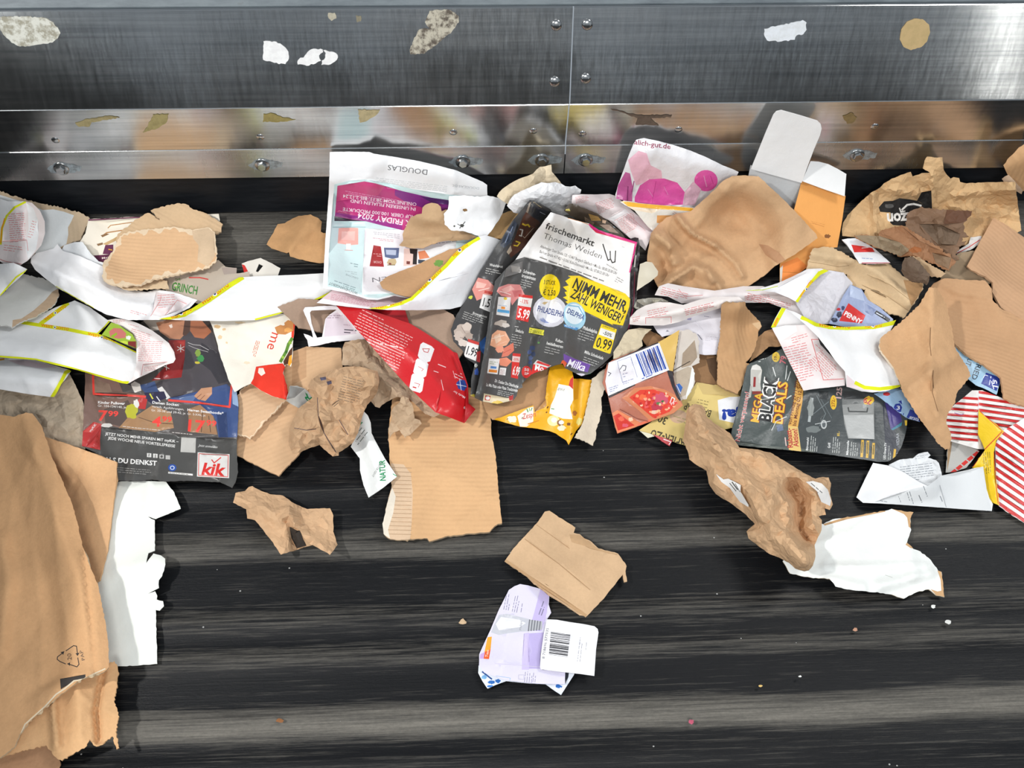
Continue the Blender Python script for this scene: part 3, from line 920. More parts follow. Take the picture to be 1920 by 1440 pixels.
S('movie_package', 'grey beige package with red line and green lettering beneath the torn cardboard', 'package', 'Z',
  [(1180, 700), (1400, 640), (1640, 590), (1690, 640), (1775, 650), (1772, 690), (1870, 680), (1880, 760), (1520, 930), (1440, 900), (1250, 830)], '#b9ab9b', 'gloss',
  prints=[('p', '#a9998f', [(1660, 645), (1775, 650), (1772, 690), (1680, 700)]), ('l', '#c33a34', [(1420, 722), (1500, 722), (1560, 735)], 9),
          ('t', '#3f7d34', 'GRINCH', (1285, 815), (1475, 850), 60, 3), ('t', '#3f7d34', 'THE', (1315, 748), (1355, 742), 18, 1), ('e', '#7fae4e', 1320, 790, 10, 8)],
  amp=4, size=50, wave=3)

# boards and the clothing flyer
S('corrugated_board', 'large corrugated cardboard piece with pointed bottom right of the clothing flyer', 'cardboard', 'M',
  [(215, 1120), (215, 800), (250, 700), (330, 640), (480, 470), (700, 395), (935, 405), (945, 560), (800, 880), (650, 1120), (575, 1200), (512, 1268), (400, 1215)], KR, 'corr',
  prints=[('p', ('#bd936b', 'corr'), [(610, 400), (700, 395), (700, 600), (600, 660)])],
  amp=3, size=90, wave=4, t=0.003, torn=0.6, rot=-0.4)
S('board_strip', 'torn corrugated strip lying on the pointed cardboard below the red burger wrapper', 'cardboard', 'M',
  [(215, 985), (215, 760), (265, 680), (330, 640), (570, 755), (530, 790), (480, 845), (440, 880), (400, 930), (350, 985), (320, 1025), (285, 1000), (240, 990)], '#cfa983', 'corr',
  amp=3, size=90, wave=3, t=0.003, torn=1.6, rot=-0.4, rim=('#dcc2a2', 3))
kik_prints = [
  ('p', '#7c6157', [(230, 540), (480, 600), (520, 700), (720, 720), (640, 760), (560, 880), (500, 970), (380, 940), (215, 1010)]),
  ('p', '#8d7565', [(300, 600), (420, 640), (440, 700), (310, 705)]),
  ('p', '#5a4b46', [(380, 830), (560, 760), (620, 870), (510, 960), (390, 930)]),
  ('p', '#4c474b', [(960, 250), (1190, 260), (1250, 420), (1330, 620), (1300, 680), (1100, 720), (880, 745), (730, 640), (960, 580), (990, 400)]),
  ('p', '#38353a', [(1110, 330), (1240, 400), (1320, 620), (1240, 640), (1180, 540), (1100, 480)]),
  ('p', '#c0b4a8', [(660, 150), (840, 150), (860, 230), (740, 240)]),
  ('p', '#8e2a2a', [(860, 310), (990, 310), (985, 450), (960, 590), (735, 615), (850, 500), (900, 420)]),
  ('p', '#a63a34', [(900, 320), (985, 320), (980, 400), (915, 420)]),
  ('p', '#b98264', [(770, 180), (850, 160), (1010, 160), (1000, 250), (950, 305), (870, 300), (800, 250)]),
  ('p', '#e8d8cc', [(865, 200), (890, 190), (895, 215), (880, 222)]),
  ('p', '#5a4238', [(985, 160), (1040, 160), (1020, 250), (990, 280), (970, 270)]),
  ('p', '#a9694a', [(1030, 160), (1160, 160), (1185, 250), (1130, 300), (1060, 290), (1025, 240)]),
  ('p', '#3a2f2b', [(1110, 160), (1190, 160), (1200, 260), (1160, 215)]),
  ('p', '#3f5077', [(640, 650), (760, 620), (790, 700), (690, 710)]),
  ('p', '#3d5180', [(870, 745), (1110, 690), (1300, 640), (1385, 720), (1395, 1040), (1240, 1040), (1215, 900), (1100, 800), (930, 775)]),
  ('p', '#5b7099', [(940, 740), (1080, 720), (1040, 780), (960, 775)]),
  ('p', '#8ea6c6', [(1335, 640), (1392, 700), (1388, 810), (1345, 790)]),
  ('p', '#2f3f66', [(1225, 870), (1300, 850), (1310, 1040), (1245, 1040)]),
  ('p', '#c3906f', [(1055, 730), (1110, 672), (1190, 662), (1190, 715), (1140, 768), (1085, 755)]),
  ('l', '#8a5a42', [(1075, 745), (1110, 715)], 5), ('l', '#8a5a42', [(1100, 760), (1135, 725)], 5),
  ('p', '#a57f5c', [(620, 880), (740, 800), (880, 850), (905, 970), (760, 1000), (490, 970), (560, 890)]),
  ('l', '#6d5440', [(640, 890), (760, 930), (900, 940)], 6),
  ('p', '#9c7656', [(1010, 830), (1100, 795), (1200, 880), (1230, 1020), (1020, 1000)]),
  ('l', '#5a4434', [(1120, 850), (1110, 1000)], 6), ('l', '#5a4434', [(1165, 880), (1180, 1000)], 6),
  ('p', '#d3ccc4', [(580, 640), (610, 620), (650, 640), (660, 690), (610, 705)]),
  ('p', '#d8d5d2', [(780, 675), (815, 658), (878, 740), (850, 757)]),
  ('p', '#302e47', [(680, 705), (830, 695), (850, 745), (740, 790), (700, 760)]),
  ('l', '#d2cf4a', [(725, 715), (745, 750)], 10), ('l', '#e5e5e5', [(775, 735), (800, 770)], 7),
  ('p', '#b93431', [(625, 770), (660, 735), (705, 755), (690, 830), (640, 825)]),
  ('b', '#e0dcd6', 620, 800, 22, 45), ('b', '#b8b53a', 588, 848, 45, 58),
  ('l', '#dedad6', [(955, 345), (955, 400)], 5), ('l', '#dedad6', [(930, 360), (980, 388)], 5), ('l', '#dedad6', [(930, 388), (980, 360)], 5),
  ('l', '#dedad6', [(848, 495), (848, 535)], 5), ('l', '#dedad6', [(828, 505), (868, 525)], 5), ('g', '#d8c8c4', (755, 600), (850, 605), 10, 1, 10),
  ('b', '#7f9a44', 1085, 410, 22, 32), ('b', '#3f8a4c', 1105, 450, 28, 26), ('b', '#c2b23c', 1080, 480, 22, 10),
  ('l', '#b8b4b4', [(1010, 330), (1050, 345), (1100, 350), (1165, 385)], 4), ('l', '#b8b4b4', [(1015, 350), (1060, 370), (1160, 400)], 3),
  ('l', '#e2473e', [(297, 560), (303, 714), (560, 726), (690, 735)], 16), ('l', '#e2473e', [(865, 762), (1090, 780), (1322, 812), (1338, 645)], 16),
  ('p', '#4c4b49', [(360, 965), (600, 985), (800, 1003), (1050, 1040), (1400, 1052), (1400, 1320), (1375, 1390), (1340, 1440), (1150, 1390), (900, 1390), (450, 1390), (215, 1150)]),
  ('p', '#b2302f', [(215, 1000), (300, 925), (362, 940), (350, 1060), (352, 1135), (215, 1105)]), ('p', '#c84a45', [(225, 1000), (310, 925), (360, 942), (290, 1005)]),
  ('t', '#eeeeee', 'myKiK', (280, 1000), (325, 945), 16, 1), ('b', '#cfcac4', 400, 950, 40, 16),
  ('t', '#f2f0ee', 'Kinder Pullover', (335, 786), (537, 796), 19, 2), ('t', '#e6e2de', 'Gr. 104-134/140, je', (333, 810), (545, 823), 17),
  ('t', '#e9463d', '7', (335, 912), (405, 916), 74, 3), ('t', '#e9463d', '99', (410, 880), (487, 883), 38, 3),
  ('t', '#f2f0ee', 'Damen Socken', (742, 786), (940, 806), 19, 2), ('t', '#e6e2de', 'versch. Ausführungen,', (740, 815), (980, 838), 16), ('t', '#e6e2de', 'Gr. 35-38 und 39-42, je', (735, 843), (990, 868), 16),
  ('t', '#e9463d', '4', (738, 952), (805, 960), 72, 3), ('t', '#e9463d', '99', (815, 920), (890, 925), 38, 3),
  ('t', '#f2f0ee', 'Herren Sweathoodie*', (1005, 842), (1275, 870), 19, 2), ('t', '#e6e2de', 'Gr. S-XXL, je', (1005, 870), (1140, 883), 15),
  ('t', '#e9463d', '17', (1008, 992), (1135, 1002), 84, 3), ('t', '#e9463d', '99', (1145, 950), (1222, 958), 40, 3),
  ('g', '#cfc8c2', (520, 960), (900, 1000), 8, 1, 10), ('g', '#cfc8c2', (890, 1005), (1280, 1045), 8, 1, 10),
  ('t', '#e8e6e2', 'JETZT NOCH MEHR SPAREN MIT myKiK –', (388, 1022), (938, 1082), 20, 1.5), ('t', '#e8e6e2', 'JEDE WOCHE NEUE VORTEILSPREISE', (408, 1054), (912, 1116), 20, 1.5),
  ('p', '#bdbbb6', [(960, 1040), (1070, 1046), (1066, 1156), (954, 1150)]),
  ('t', '#d8d6d2', 'Jetzt anmelden', (1085, 1108), (1230, 1122), 18, 0, 0.35),
  ('p', '#d2d0cc', [(702, 1158), (735, 1160), (735, 1190), (702, 1188)]), ('p', '#d2d0cc', [(748, 1162), (782, 1164), (782, 1195), (748, 1193)]), ('p', '#b9b7b3', [(795, 1168), (830, 1170), (830, 1200), (795, 1198)]), ('p', '#b9b7b3', [(842, 1174), (876, 1176), (876, 1206), (842, 1204)]),
  ('l', '#3b3a39', [(718, 1164), (716, 1182)], 5), ('l', '#3b3a39', [(766, 1170), (764, 1192)], 5), ('e', '#55534f', 812, 1184, 10, 10),
  ('t', '#efedea', 'ALS DU DENKST', (380, 1222), (775, 1252), 34, 3),
  ('g', '#9b9995', (470, 1268), (760, 1292), 8, 3, 16),
  ('e', '#2d50a0', 892, 1268, 31, 27), ('e', '#c7d0e4', 892, 1268, 18, 16), ('e', '#2d50a0', 892, 1268, 11, 10), ('p', '#dcdad6', [(862, 1298), (1046, 1314), (1045, 1327), (861, 1311)]), ('g', '#7a7874', (870, 1308), (1035, 1322), 7, 1, 9),
  ('p', '#d9d7d3', [(1082, 1152), (1322, 1166), (1318, 1346), (1077, 1334)]),
  ('l', '#cf3a34', [(1092, 1162), (1312, 1175), (1308, 1336), (1088, 1325), (1092, 1162)], 5),
  ('t', '#d3302b', 'kik', (1110, 1316), (1290, 1328), 84, 4, 0.18), ('l', '#d3302b', [(1188, 1208), (1206, 1232), (1256, 1192)], 8),
]
S('clothing_flyer', 'dark clothing discounter flyer with red prices and a red kik logo', 'flyer', 'K',
  [(240, 540), (235, 700), (228, 830), (222, 1000), (215, 1105), (380, 1190), (450, 1260), (460, 1362), (640, 1365), (740, 1355), (860, 1370), (1000, 1365), (1150, 1372), (1250, 1376), (1340, 1420), (1365, 1380), (1385, 1300), (1376, 1160),
   (1380, 1000), (1390, 820), (1376, 700), (1330, 640), (1180, 150), (700, 150), (480, 300)], '#55504e', 'gloss', kik_prints,
  amp=5, size=80, wave=5, wsize=170, torn=0.5, step=7, folds=[([(620, 720), (640, 900), (600, 1350)], 5, 90), ([(1050, 600), (1060, 1000), (1150, 1370)], 5, 100), ([(300, 1080), (480, 1360)], 6, 70)], lift=[((1350, 1380), 16, 120)])

# the flattened box at the left edge
S('torn_board', 'dark torn cardboard layer at the bottom left corner of the picture', 'cardboard', 'L',
  [(-60, 1380), (60, 1370), (150, 1355), (200, 1340), (225, 1400), (232, 1420), (222, 1500), (-60, 1500)], '#b98c66', 'kraft', amp=6, size=50, wave=3, torn=1.2, t=0.002)
cb = thing('cardboard_box', 'big flattened brown cardboard box with recycling sign at the left edge', 'cardboard box', 60, 1120)
S('torn_panel', None, None, 'L',
  [(60, 1180), (200, 1120), (330, 1050), (440, 1028), (450, 1040), (456, 1080), (448, 1140), (440, 1180), (458, 1240), (446, 1300), (460, 1362), (450, 1366), (434, 1318), (400, 1342), (372, 1350), (345, 1328), (330, 1360), (275, 1388), (238, 1412), (215, 1398), (178, 1352),
   (60, 1380), (0, 1400)], '#cfa271', 'kraft', amp=6, size=60, wave=4, torn=1.5, t=0.002, step=6, parent=cb,
  folds=[([(395, 1060), (372, 1220), (380, 1330)], -14, 16), ([(300, 1110), (310, 1330)], 9, 60), ([(205, 1170), (215, 1350)], 10, 24)], base=18)
S('side_panel', None, None, 'L',
  [(120, 120), (180, 165), (260, 190), (330, 215), (450, 260), (449, 330), (430, 480), (415, 600), (385, 715), (300, 760), (150, 700)], '#cda072', 'kraft', amp=4, size=80, wave=3, torn=0.6, t=0.003, step=7, parent=cb, rot=1.5,
  folds=[([(330, 215), (280, 380)], -5, 10)])
S('main_panel', None, None, 'L',
  [(-60, 75), (0, 78), (50, 86), (100, 68), (125, 72), (165, 130), (200, 240), (240, 330), (275, 410), (300, 500), (320, 590), (380, 740), (405, 870), (418, 960), (420, 1050), (400, 1070), (340, 1085), (300, 1105), (255, 1140), (215, 1170), (160, 1220), (110, 1265), (75, 1310), (55, 1360), (0, 1400), (-60, 1410)],
  '#cb9c6c', 'kraft', prints=[
   ('@', 'J'), ('l', '#3d3835', [(622, 240), (575, 275), (572, 300), (600, 322), (655, 345)], 9), ('l', '#3d3835', [(660, 215), (735, 163), (765, 168), (775, 245)], 9), ('l', '#3d3835', [(778, 285), (790, 350), (770, 375), (680, 345)], 9),
   ('p', '#3d3835', [(605, 228), (645, 218), (632, 255)]), ('p', '#3d3835', [(755, 240), (795, 235), (775, 268)]), ('p', '#3d3835', [(700, 330), (670, 345), (700, 365)]),
   ('t', '#3d3835', '20', (718, 305), (712, 240), 42), ('t', '#4a4440', 'PAP', (850, 305), (825, 208), 32), ('p', '#423d3a', [(600, 495), (855, 450), (855, 500), (780, 505), (690, 550), (608, 600)]),
   ('l', '#d9c9ac', [(1050, 395), (950, 440), (830, 500), (740, 515), (650, 590), (560, 650), (450, 770), (250, 950), (150, 1180)], 14)],
  amp=5, size=120, wave=5, torn=0.9, t=0.003, step=7, parent=cb, base=30, edge='#c9b28f',
  folds=[([(90, 80), (200, 420), (300, 700), (350, 1000), (360, 1080)], 16, 120), ([(0, 560), (30, 700), (0, 980)], 8, 50), ([(320, 600), (352, 900), (365, 1070)], -4, 14)])
# ---------------------------------------------------------------- burger wrapper and betting slip paper on the left
S('burger_wrapper', 'cream burger wrapper with red corner and red letters me, grease stained', 'wrapper', 'K',
  [(1160, 120), (1180, 180), (1205, 250), (1250, 420), (1290, 540), (1310, 600), (1340, 660), (1360, 700), (1425, 660), (1480, 635), (1560, 690), (1640, 730), (1755, 760), (1770, 735), (1752, 650), (1722, 560), (1745, 490), (1782, 510), (1792, 450), (1800, 300), (1815, 160), (1800, 110), (1750, 110), (1500, 120)],
  '#f1eadc', 'paper', prints=[
   ('p', '#e4452f', [(1790, 180), (1815, 150), (1808, 290), (1785, 300)]), ('p', '#c98a52', [(1660, 215), (1720, 190), (1760, 160), (1800, 170), (1800, 240), (1740, 270), (1680, 265)]), ('b', '#f3e7d4', 1780, 135, 36, 28), ('b', '#e8a860', 1760, 235, 30, 18), ('b', '#f7efe2', 1720, 190, 16, 12),
   ('l', '#5f8a34', [(1790, 300), (1765, 340), (1745, 400), (1705, 470)], 24), ('b', '#86ad3f', 1775, 330, 14, 14), ('b', '#3f6a2c', 1748, 400, 12, 12), ('b', '#9cc04e', 1722, 440, 12, 12),
   ('p', '#5b3b2a', [(1770, 390), (1795, 360), (1790, 430), (1760, 490), (1730, 500), (1725, 470)]), ('p', '#eda436', [(1770, 430), (1790, 420), (1788, 480), (1770, 512), (1758, 490)]),
   ('t', '#d8402f', 'me', (1640, 250), (1600, 372), 74, 0), ('g', '#d9785f', (1545, 320), (1505, 450), 9, 3, 12),
   ('p', '#e03a28', [(1480, 635), (1500, 600), (1520, 510), (1620, 495), (1720, 485), (1745, 520), (1752, 640), (1770, 735), (1755, 762), (1640, 730), (1560, 690)]),
   ('p', '#f0e4d8', [(1540, 520), (1575, 520), (1590, 560), (1560, 580), (1535, 555)]), ('p', '#c92d20', [(1722, 520), (1745, 520), (1770, 735), (1740, 750)]),
   ('b', '#e0bd8e', 1230, 210, 26, 14), ('b', '#e6c9a0', 1250, 290, 18, 16), ('b', '#e2c195', 1280, 230, 14, 10), ('b', '#ead2ad', 1400, 180, 40, 8), ('b', '#ecd9bd', 1450, 480, 24, 10), ('b', '#e6cba2', 1300, 330, 9, 9)],
  amp=7, size=45, wave=6, torn=0.6, step=6, folds=[([(1530, 510), (1480, 630)], 8, 60), ([(1722, 490), (1745, 760)], 8, 40)], lift=[((1700, 640), 10, 120)])

def edge_text(p0, p1, n=1, h=17):
    """orange WEST LOTTO with a small ball along a slip edge (frame units)"""
    p0 = np.array(p0, float); p1 = np.array(p1, float); d = p1 - p0; L = np.hypot(*d); u = d / L
    a = p0; b = p0 + d * 0.42; c = p0 + d * 0.50; e = p0 + d * 0.56
    up = np.array([u[1], -u[0]]) * h * 0.45
    return [('t', '#e8700c', 'WEST', tuple(a), tuple(b), h, 3), ('e', '#f4f4f4', *(c + up), h * 0.5, h * 0.5), ('e', '#25396e', *(c + up * 1.0), h * 0.27, h * 0.27), ('t', '#e8700c', 'LOTTO', tuple(e), tuple(p1), h, 3)]
def band(pts, w, c=YE): return [('l', c, pts, w)]
SLIP = dict(t=0.0004, amp=1.5, size=90, wave=3, torn=0.15)

S('betting_paper', 'white betting paper loop lowest at the left edge, below the wide loop', 'paper', 'V',
  [(-120, 640), (0, 640), (60, 655), (400, 690), (780, 800), (800, 815), (740, 900), (690, 960), (650, 1040), (610, 1105), (560, 1105), (330, 1075), (0, 1020), (-120, 1000)], WH, 'paper',
  prints=[('p', '#e6d5da', [(80, 690), (300, 690), (560, 740), (640, 775), (420, 780), (220, 745)])] + band([(800, 800), (740, 830), (690, 930), (640, 1020), (590, 1100)], 40) + [('l', OR, [(-20, 690), (45, 680)], 18)],
  **{**SLIP, 'folds': [([(-120, 860), (600, 940)], 22, 260)]})
S('betting_paper', 'wide white betting paper loop with yellow edges over the dark clothing flyer', 'paper', 'V',
  [(-120, 260), (150, 240), (480, 170), (620, 100), (760, 50), (840, 20), (1000, 90), (1210, 240), (1240, 255), (1180, 320), (1105, 395), (1150, 410), (1290, 480), (1530, 595), (1560, 650), (1540, 800), (1490, 920), (1430, 960), (1370, 950), (1160, 890), (860, 800), (600, 740), (400, 690), (0, 660), (-120, 650)],
  WH, 'paper', prints=band([(150, 245), (270, 270), (460, 300), (760, 345), (980, 390), (1150, 415), (1290, 475), (1530, 590)], 40) + band([(-120, 650), (0, 658), (200, 670), (400, 690), (600, 735), (800, 785), (1100, 870), (1380, 945), (1440, 945)], 34)
   + band([(460, 280), (620, 160), (760, 55)], 44) + band([(1110, 395), (1180, 330), (1240, 258)], 40)
   + edge_text((460, 312), (770, 360), 1, 30) + edge_text((985, 408), (1300, 488), 1, 30) + edge_text((510, 250), (750, 95), 1, 32) + [('l', '#e2b51c', [(1500, 575), (1535, 590)], 18)],
  **{**SLIP, 'folds': [([(-120, 480), (900, 600), (1500, 760)], 30, 330), ([(840, 20), (1100, 400)], 8, 120)], 'wave': 5})
S('betting_paper', 'curled tail of red printed betting paper resting on the clothing flyer models', 'paper', 'V',
  [(1210, 240), (1300, 225), (1440, 235), (1560, 280), (1700, 350), (1800, 420), (1900, 500), (1960, 600), (1975, 680), (1950, 720), (1850, 750), (1690, 830), (1560, 890), (1440, 955), (1500, 880), (1535, 760), (1535, 560), (1500, 400), (1380, 320), (1260, 265)],
  '#efe6e3', 'paper', prints=[('g', PK, (1440, 290), (1640, 340), 9, 1, 12), ('g', PK, (1480, 340), (1720, 420), 11, 5, 22), ('g', PK, (1560, 480), (1850, 490), 11, 11, 22), ('l', '#d88080', [(1590, 860), (1610, 740), (1880, 710)], 5), ('g', PK, (1620, 780), (1790, 755), 9, 3, 18), ('g', PK, (1270, 250), (1420, 238), 9, 3, 14)],
  **{**SLIP, 'folds': [([(1530, 400), (1560, 880)], 8, 90), ([(1400, 260), (1900, 560), (1940, 680)], 26, 260)]})
S('salad_leaflet', 'small leaflet corner with green salad and ham print inside the betting paper loop', 'leaflet', 'V',
  [(1250, 268), (1330, 290), (1400, 340), (1490, 400), (1530, 480), (1532, 555), (1430, 520), (1280, 455), (1145, 405)], '#9cb83f', 'gloss',
  prints=[('p', '#c6746c', [(1225, 370), (1280, 330), (1360, 335), (1420, 390), (1410, 440), (1330, 450), (1240, 430)]), ('p', '#8fb32f', [(1245, 420), (1310, 380), (1320, 400), (1270, 440)]), ('b', '#e4e8dc', 1445, 440, 30, 26), ('p', '#7e2f2c', [(1440, 480), (1532, 480), (1532, 555), (1440, 520)]), ('b', '#c9d84a', 1390, 495, 60, 18)],
  amp=1, wave=1, t=0.0005, torn=0.1)
S('torn_board', 'board with shade in its grey colour and torn brown corrugated edge, half under the rolled betting paper', 'cardboard', 'Z',
  [(-60, 860), (0, 860), (60, 800), (160, 690), (330, 730), (430, 790), (445, 850), (400, 930), (330, 980), (250, 1020), (160, 1052), (90, 1098), (50, 1080), (0, 1075), (-60, 1070)], '#c9c8c3', 'paper',  # grey base colour includes the shadow the board lies in
  prints=[('p', ('#b09679', 'corr'), [(440, 800), (460, 850), (400, 940), (330, 990), (250, 1030), (160, 1060), (90, 1110), (95, 1040), (160, 1030), (250, 970), (340, 890), (390, 830)])],
  t=0.003, amp=3, size=70, wave=3, torn=1.3, folds=[([(-60, 980), (400, 830)], 14, 200)])
S('betting_paper', 'crinkled white betting paper ruffle sloping down from the roll to the cream wrapper', 'paper', 'Z',
  [(235, 570), (270, 540), (400, 505), (430, 470), (470, 520), (600, 560), (780, 640), (780, 740), (900, 800), (1100, 830), (1180, 810), (1300, 830), (1480, 890), (1420, 950), (1300, 1010), (1190, 1040), (960, 1040), (800, 1000), (700, 950), (560, 870), (420, 790), (330, 720), (260, 660), (230, 610)],
  '#f0eff0', 'paper', prints=[('p', '#e7dcdc', [(1170, 830), (1300, 850), (1440, 900), (1360, 960), (1220, 1010), (1140, 1000)]), ('g', PK, (1180, 860), (1320, 850), 8, 6, 18), ('l', '#d99090', [(1240, 1000), (1330, 890), (1400, 920)], 4), ('l', '#d99090', [(1130, 1010), (1200, 900), (1210, 850)], 4), ('g', PK, (980, 970), (1120, 1010), 7, 2, 14)]
   + band([(420, 790), (560, 870), (700, 950)], 10, '#d6d84c') + band([(150, 625), (205, 600)], 20),
  t=0.0004, amp=7, size=34, wave=5, wsize=160, torn=0.3, step=5, folds=[([(240, 600), (560, 740), (900, 900), (1250, 950)], 22, 130)])
S('torn_board', 'thin torn cardboard sliver under the lower edge of the tan cardboard', 'cardboard', 'Z',
  [(900, 790), (1060, 770), (1200, 730), (1255, 745), (1268, 800), (1180, 800), (1000, 808), (930, 806)], '#d2b792', 'kraft', t=0.002, torn=1.4, amp=3, wave=2)
S('torn_board', 'rear tan corrugated cardboard with torn top, behind the smooth tan piece', 'cardboard', 'Z',
  [(870, 450), (880, 400), (1000, 300), (1110, 235), (1200, 290), (1130, 218), (1220, 190), (1330, 165), (1400, 175), (1450, 210), (1550, 240), (1670, 320), (1660, 378), (1610, 395), (1590, 560), (1000, 560)], '#cbab84', 'corr',
  t=0.003, torn=1.4, amp=4, size=70, wave=4, rot=0.5, folds=[([(1110, 235), (1260, 345)], 6, 80)], edge='#bba283')
S('torn_board', 'smooth tan cardboard with frayed edges lying on the fries bag', 'cardboard', 'Z',
  [(775, 610), (850, 520), (880, 440), (900, 410), (960, 380), (1100, 360), (1300, 340), (1440, 365), (1560, 345), (1612, 380), (1615, 470), (1630, 530), (1620, 600), (1570, 650), (1480, 670), (1300, 705), (1200, 720), (1100, 750), (1060, 780), (980, 775), (900, 790), (800, 755), (768, 720)],
  '#cfa67b', 'corr', t=0.003, torn=1.4, rim=('#d8c0a0', 7), amp=3, size=90, wave=4, rot=0.12, prints=[('p', ('#c9ad8c', 'kraft'), [(1440, 370), (1560, 350), (1605, 385), (1612, 560), (1560, 640), (1480, 600), (1490, 480), (1450, 430)])],
  lift=[((1550, 480), 8, 160)])
S('betting_paper', 'rolled betting paper end with red print at the far left edge', 'paper', 'Z',
  [(-60, 120), (0, 130), (60, 150), (180, 150), (240, 160), (300, 220), (335, 300), (338, 390), (310, 480), (240, 560), (200, 600), (150, 630), (60, 640), (0, 600), (-60, 590)], '#eadfdd', 'paper',
  prints=[('p', WH, [(-60, 120), (0, 130), (60, 148), (180, 150), (120, 190), (60, 250), (20, 330), (5, 440), (-60, 440)]), ('p', WH, [(195, 160), (250, 200), (285, 290), (290, 400), (270, 510), (210, 590), (190, 480), (215, 350), (210, 240)])]
   + band([(190, 155), (110, 195), (50, 260), (15, 350), (5, 470)], 16) + [('l', OR, [(35, 280), (12, 360), (6, 460)], 10), ('g', PK, (60, 250), (190, 240), 9, 14, 16), ('g', PK, (240, 300), (275, 310), 8, 7, 20), ('l', '#d98c8c', [(20, 450), (200, 440), (210, 520)], 4), ('g', PK, (30, 480), (180, 500), 9, 3, 18), ('l', '#d98c8c', [(-60, 560), (40, 600), (160, 620)], 5)],
  t=0.0004, amp=1.5, wave=2, torn=0.15, folds=[([(190, 150), (150, 620)], 34, 240)])
S('betting_paper', 'white betting paper strip between the rolled end and the shade-grey torn board', 'paper', 'Z',
  [(-60, 610), (0, 620), (100, 610), (150, 632), (205, 660), (140, 730), (60, 800), (0, 860), (-60, 870)], WH, 'paper',
  prints=band([(200, 668), (120, 720), (50, 800), (0, 860)], 12), t=0.0004, amp=1.5, wave=3, torn=0.15, folds=[([(-60, 720), (150, 660)], 10, 120)])
S('betting_paper', 'smooth white betting paper tube with WEST LOTTO edge above the burger wrapper', 'paper', 'px',
  [(296, 598), (330, 592), (360, 578), (395, 556), (430, 530), (448, 520), (480, 518), (560, 515), (610, 512), (640, 545), (622, 552), (600, 560), (560, 574), (520, 590), (482, 600), (420, 602), (350, 601)], '#f2f2f1', 'paper',
  prints=band([(296, 598), (345, 588), (390, 562), (430, 534), (452, 520)], 12) + band([(630, 545), (590, 564), (540, 585), (480, 600)], 6)
    + edge_text((322, 599), (360, 582), 1, 8) + edge_text((380, 572), (430, 536), 1, 9),
  t=0.0004, amp=0.6, size=120, wave=1.5, torn=0.1, folds=[([(330, 590), (470, 556), (620, 535)], 26, 48)])
# ---------------------------------------------------------------- centre, lower
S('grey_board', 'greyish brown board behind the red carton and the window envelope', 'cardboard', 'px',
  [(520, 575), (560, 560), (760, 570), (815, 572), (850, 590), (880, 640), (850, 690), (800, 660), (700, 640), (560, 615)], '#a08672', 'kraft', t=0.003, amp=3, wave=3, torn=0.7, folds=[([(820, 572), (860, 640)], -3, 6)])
S('cardboard_sheet', 'large plain corrugated cardboard sheet lying below the red carton', 'cardboard', 'N',
  [(250, -70), (700, -90), (720, 0), (725, 150), (745, 250), (755, 380), (768, 500), (775, 570), (755, 572), (738, 582), (715, 610), (600, 620), (500, 632), (425, 655), (415, 640), (265, 650), (225, 640), (203, 620), (198, 570), (225, 460), (242, 400), (232, 250), (228, 120), (240, 10)], '#cfa373', 'corr',
  prints=[('p', ('#d2b392', 'kraft'), [(240, 280), (300, 285), (335, 330), (345, 420), (340, 560), (330, 660), (190, 660), (190, 560), (235, 400)])] +
    [('l', ('#a98b6c', 'kraft'), [(245 - (y - 290) * 0.1, y), (338, y + 3)], 3) for y in range(300, 640, 20)] + [('p', ('#ddd2c0', 'kraft'), [(198, 570), (225, 460), (245, 395), (262, 440), (250, 520), (225, 600), (235, 642), (203, 622)])],
  t=0.004, amp=2.5, size=140, wave=3, torn=0.9, rot=0.03, edge='#c2a683', folds=[([(560, 580), (760, 420)], 3, 30), ([(340, 300), (335, 640)], -2, 14)], lift=[((250, 560), 6, 120)])
S('label_strip', 'silver grey label end with green letter between cardboard and crumpled paper', 'label', 'M',
  [(590, 660), (640, 662), (690, 680), (742, 722), (742, 760), (660, 815), (610, 790), (565, 762)], '#c9c9c4', 'gloss',
  prints=[('p', '#8f8f8c', [(590, 660), (690, 680), (620, 740), (570, 750)]), ('t', '#1d8a50', 'R', (745, 745), (690, 705), 34, 3)], t=0.0005, amp=3, size=40, wave=2)
S('envelope', 'white window envelope torn at the left, tucked under the red carton', 'envelope', 'M',
  [(678, 150), (690, 130), (800, 122), (900, 118), (1000, 220), (1100, 345), (1000, 355), (870, 365), (790, 385), (715, 396), (706, 350), (690, 330), (682, 308), (712, 318), (745, 335), (735, 290), (720, 250), (700, 200)], '#eeeaec', 'paper',
  holes=[[(724, 165), (735, 152), (860, 146), (905, 146), (850, 185), (828, 210), (806, 330), (772, 335), (755, 300), (735, 240)]],
  prints=[('p', '#dfd2da', [(830, 210), (870, 175), (910, 165), (1000, 240), (1040, 310), (820, 330)]), ('g', '#a48f9c', (840, 190), (960, 188), 9, 2, 14), ('g', '#b9a3b0', (950, 250), (1010, 255), 8, 1, 10), ('g', '#5d5560', (955, 285), (1050, 292), 14, 2, 18)],
  amp=3, size=50, wave=3, torn=0.5)
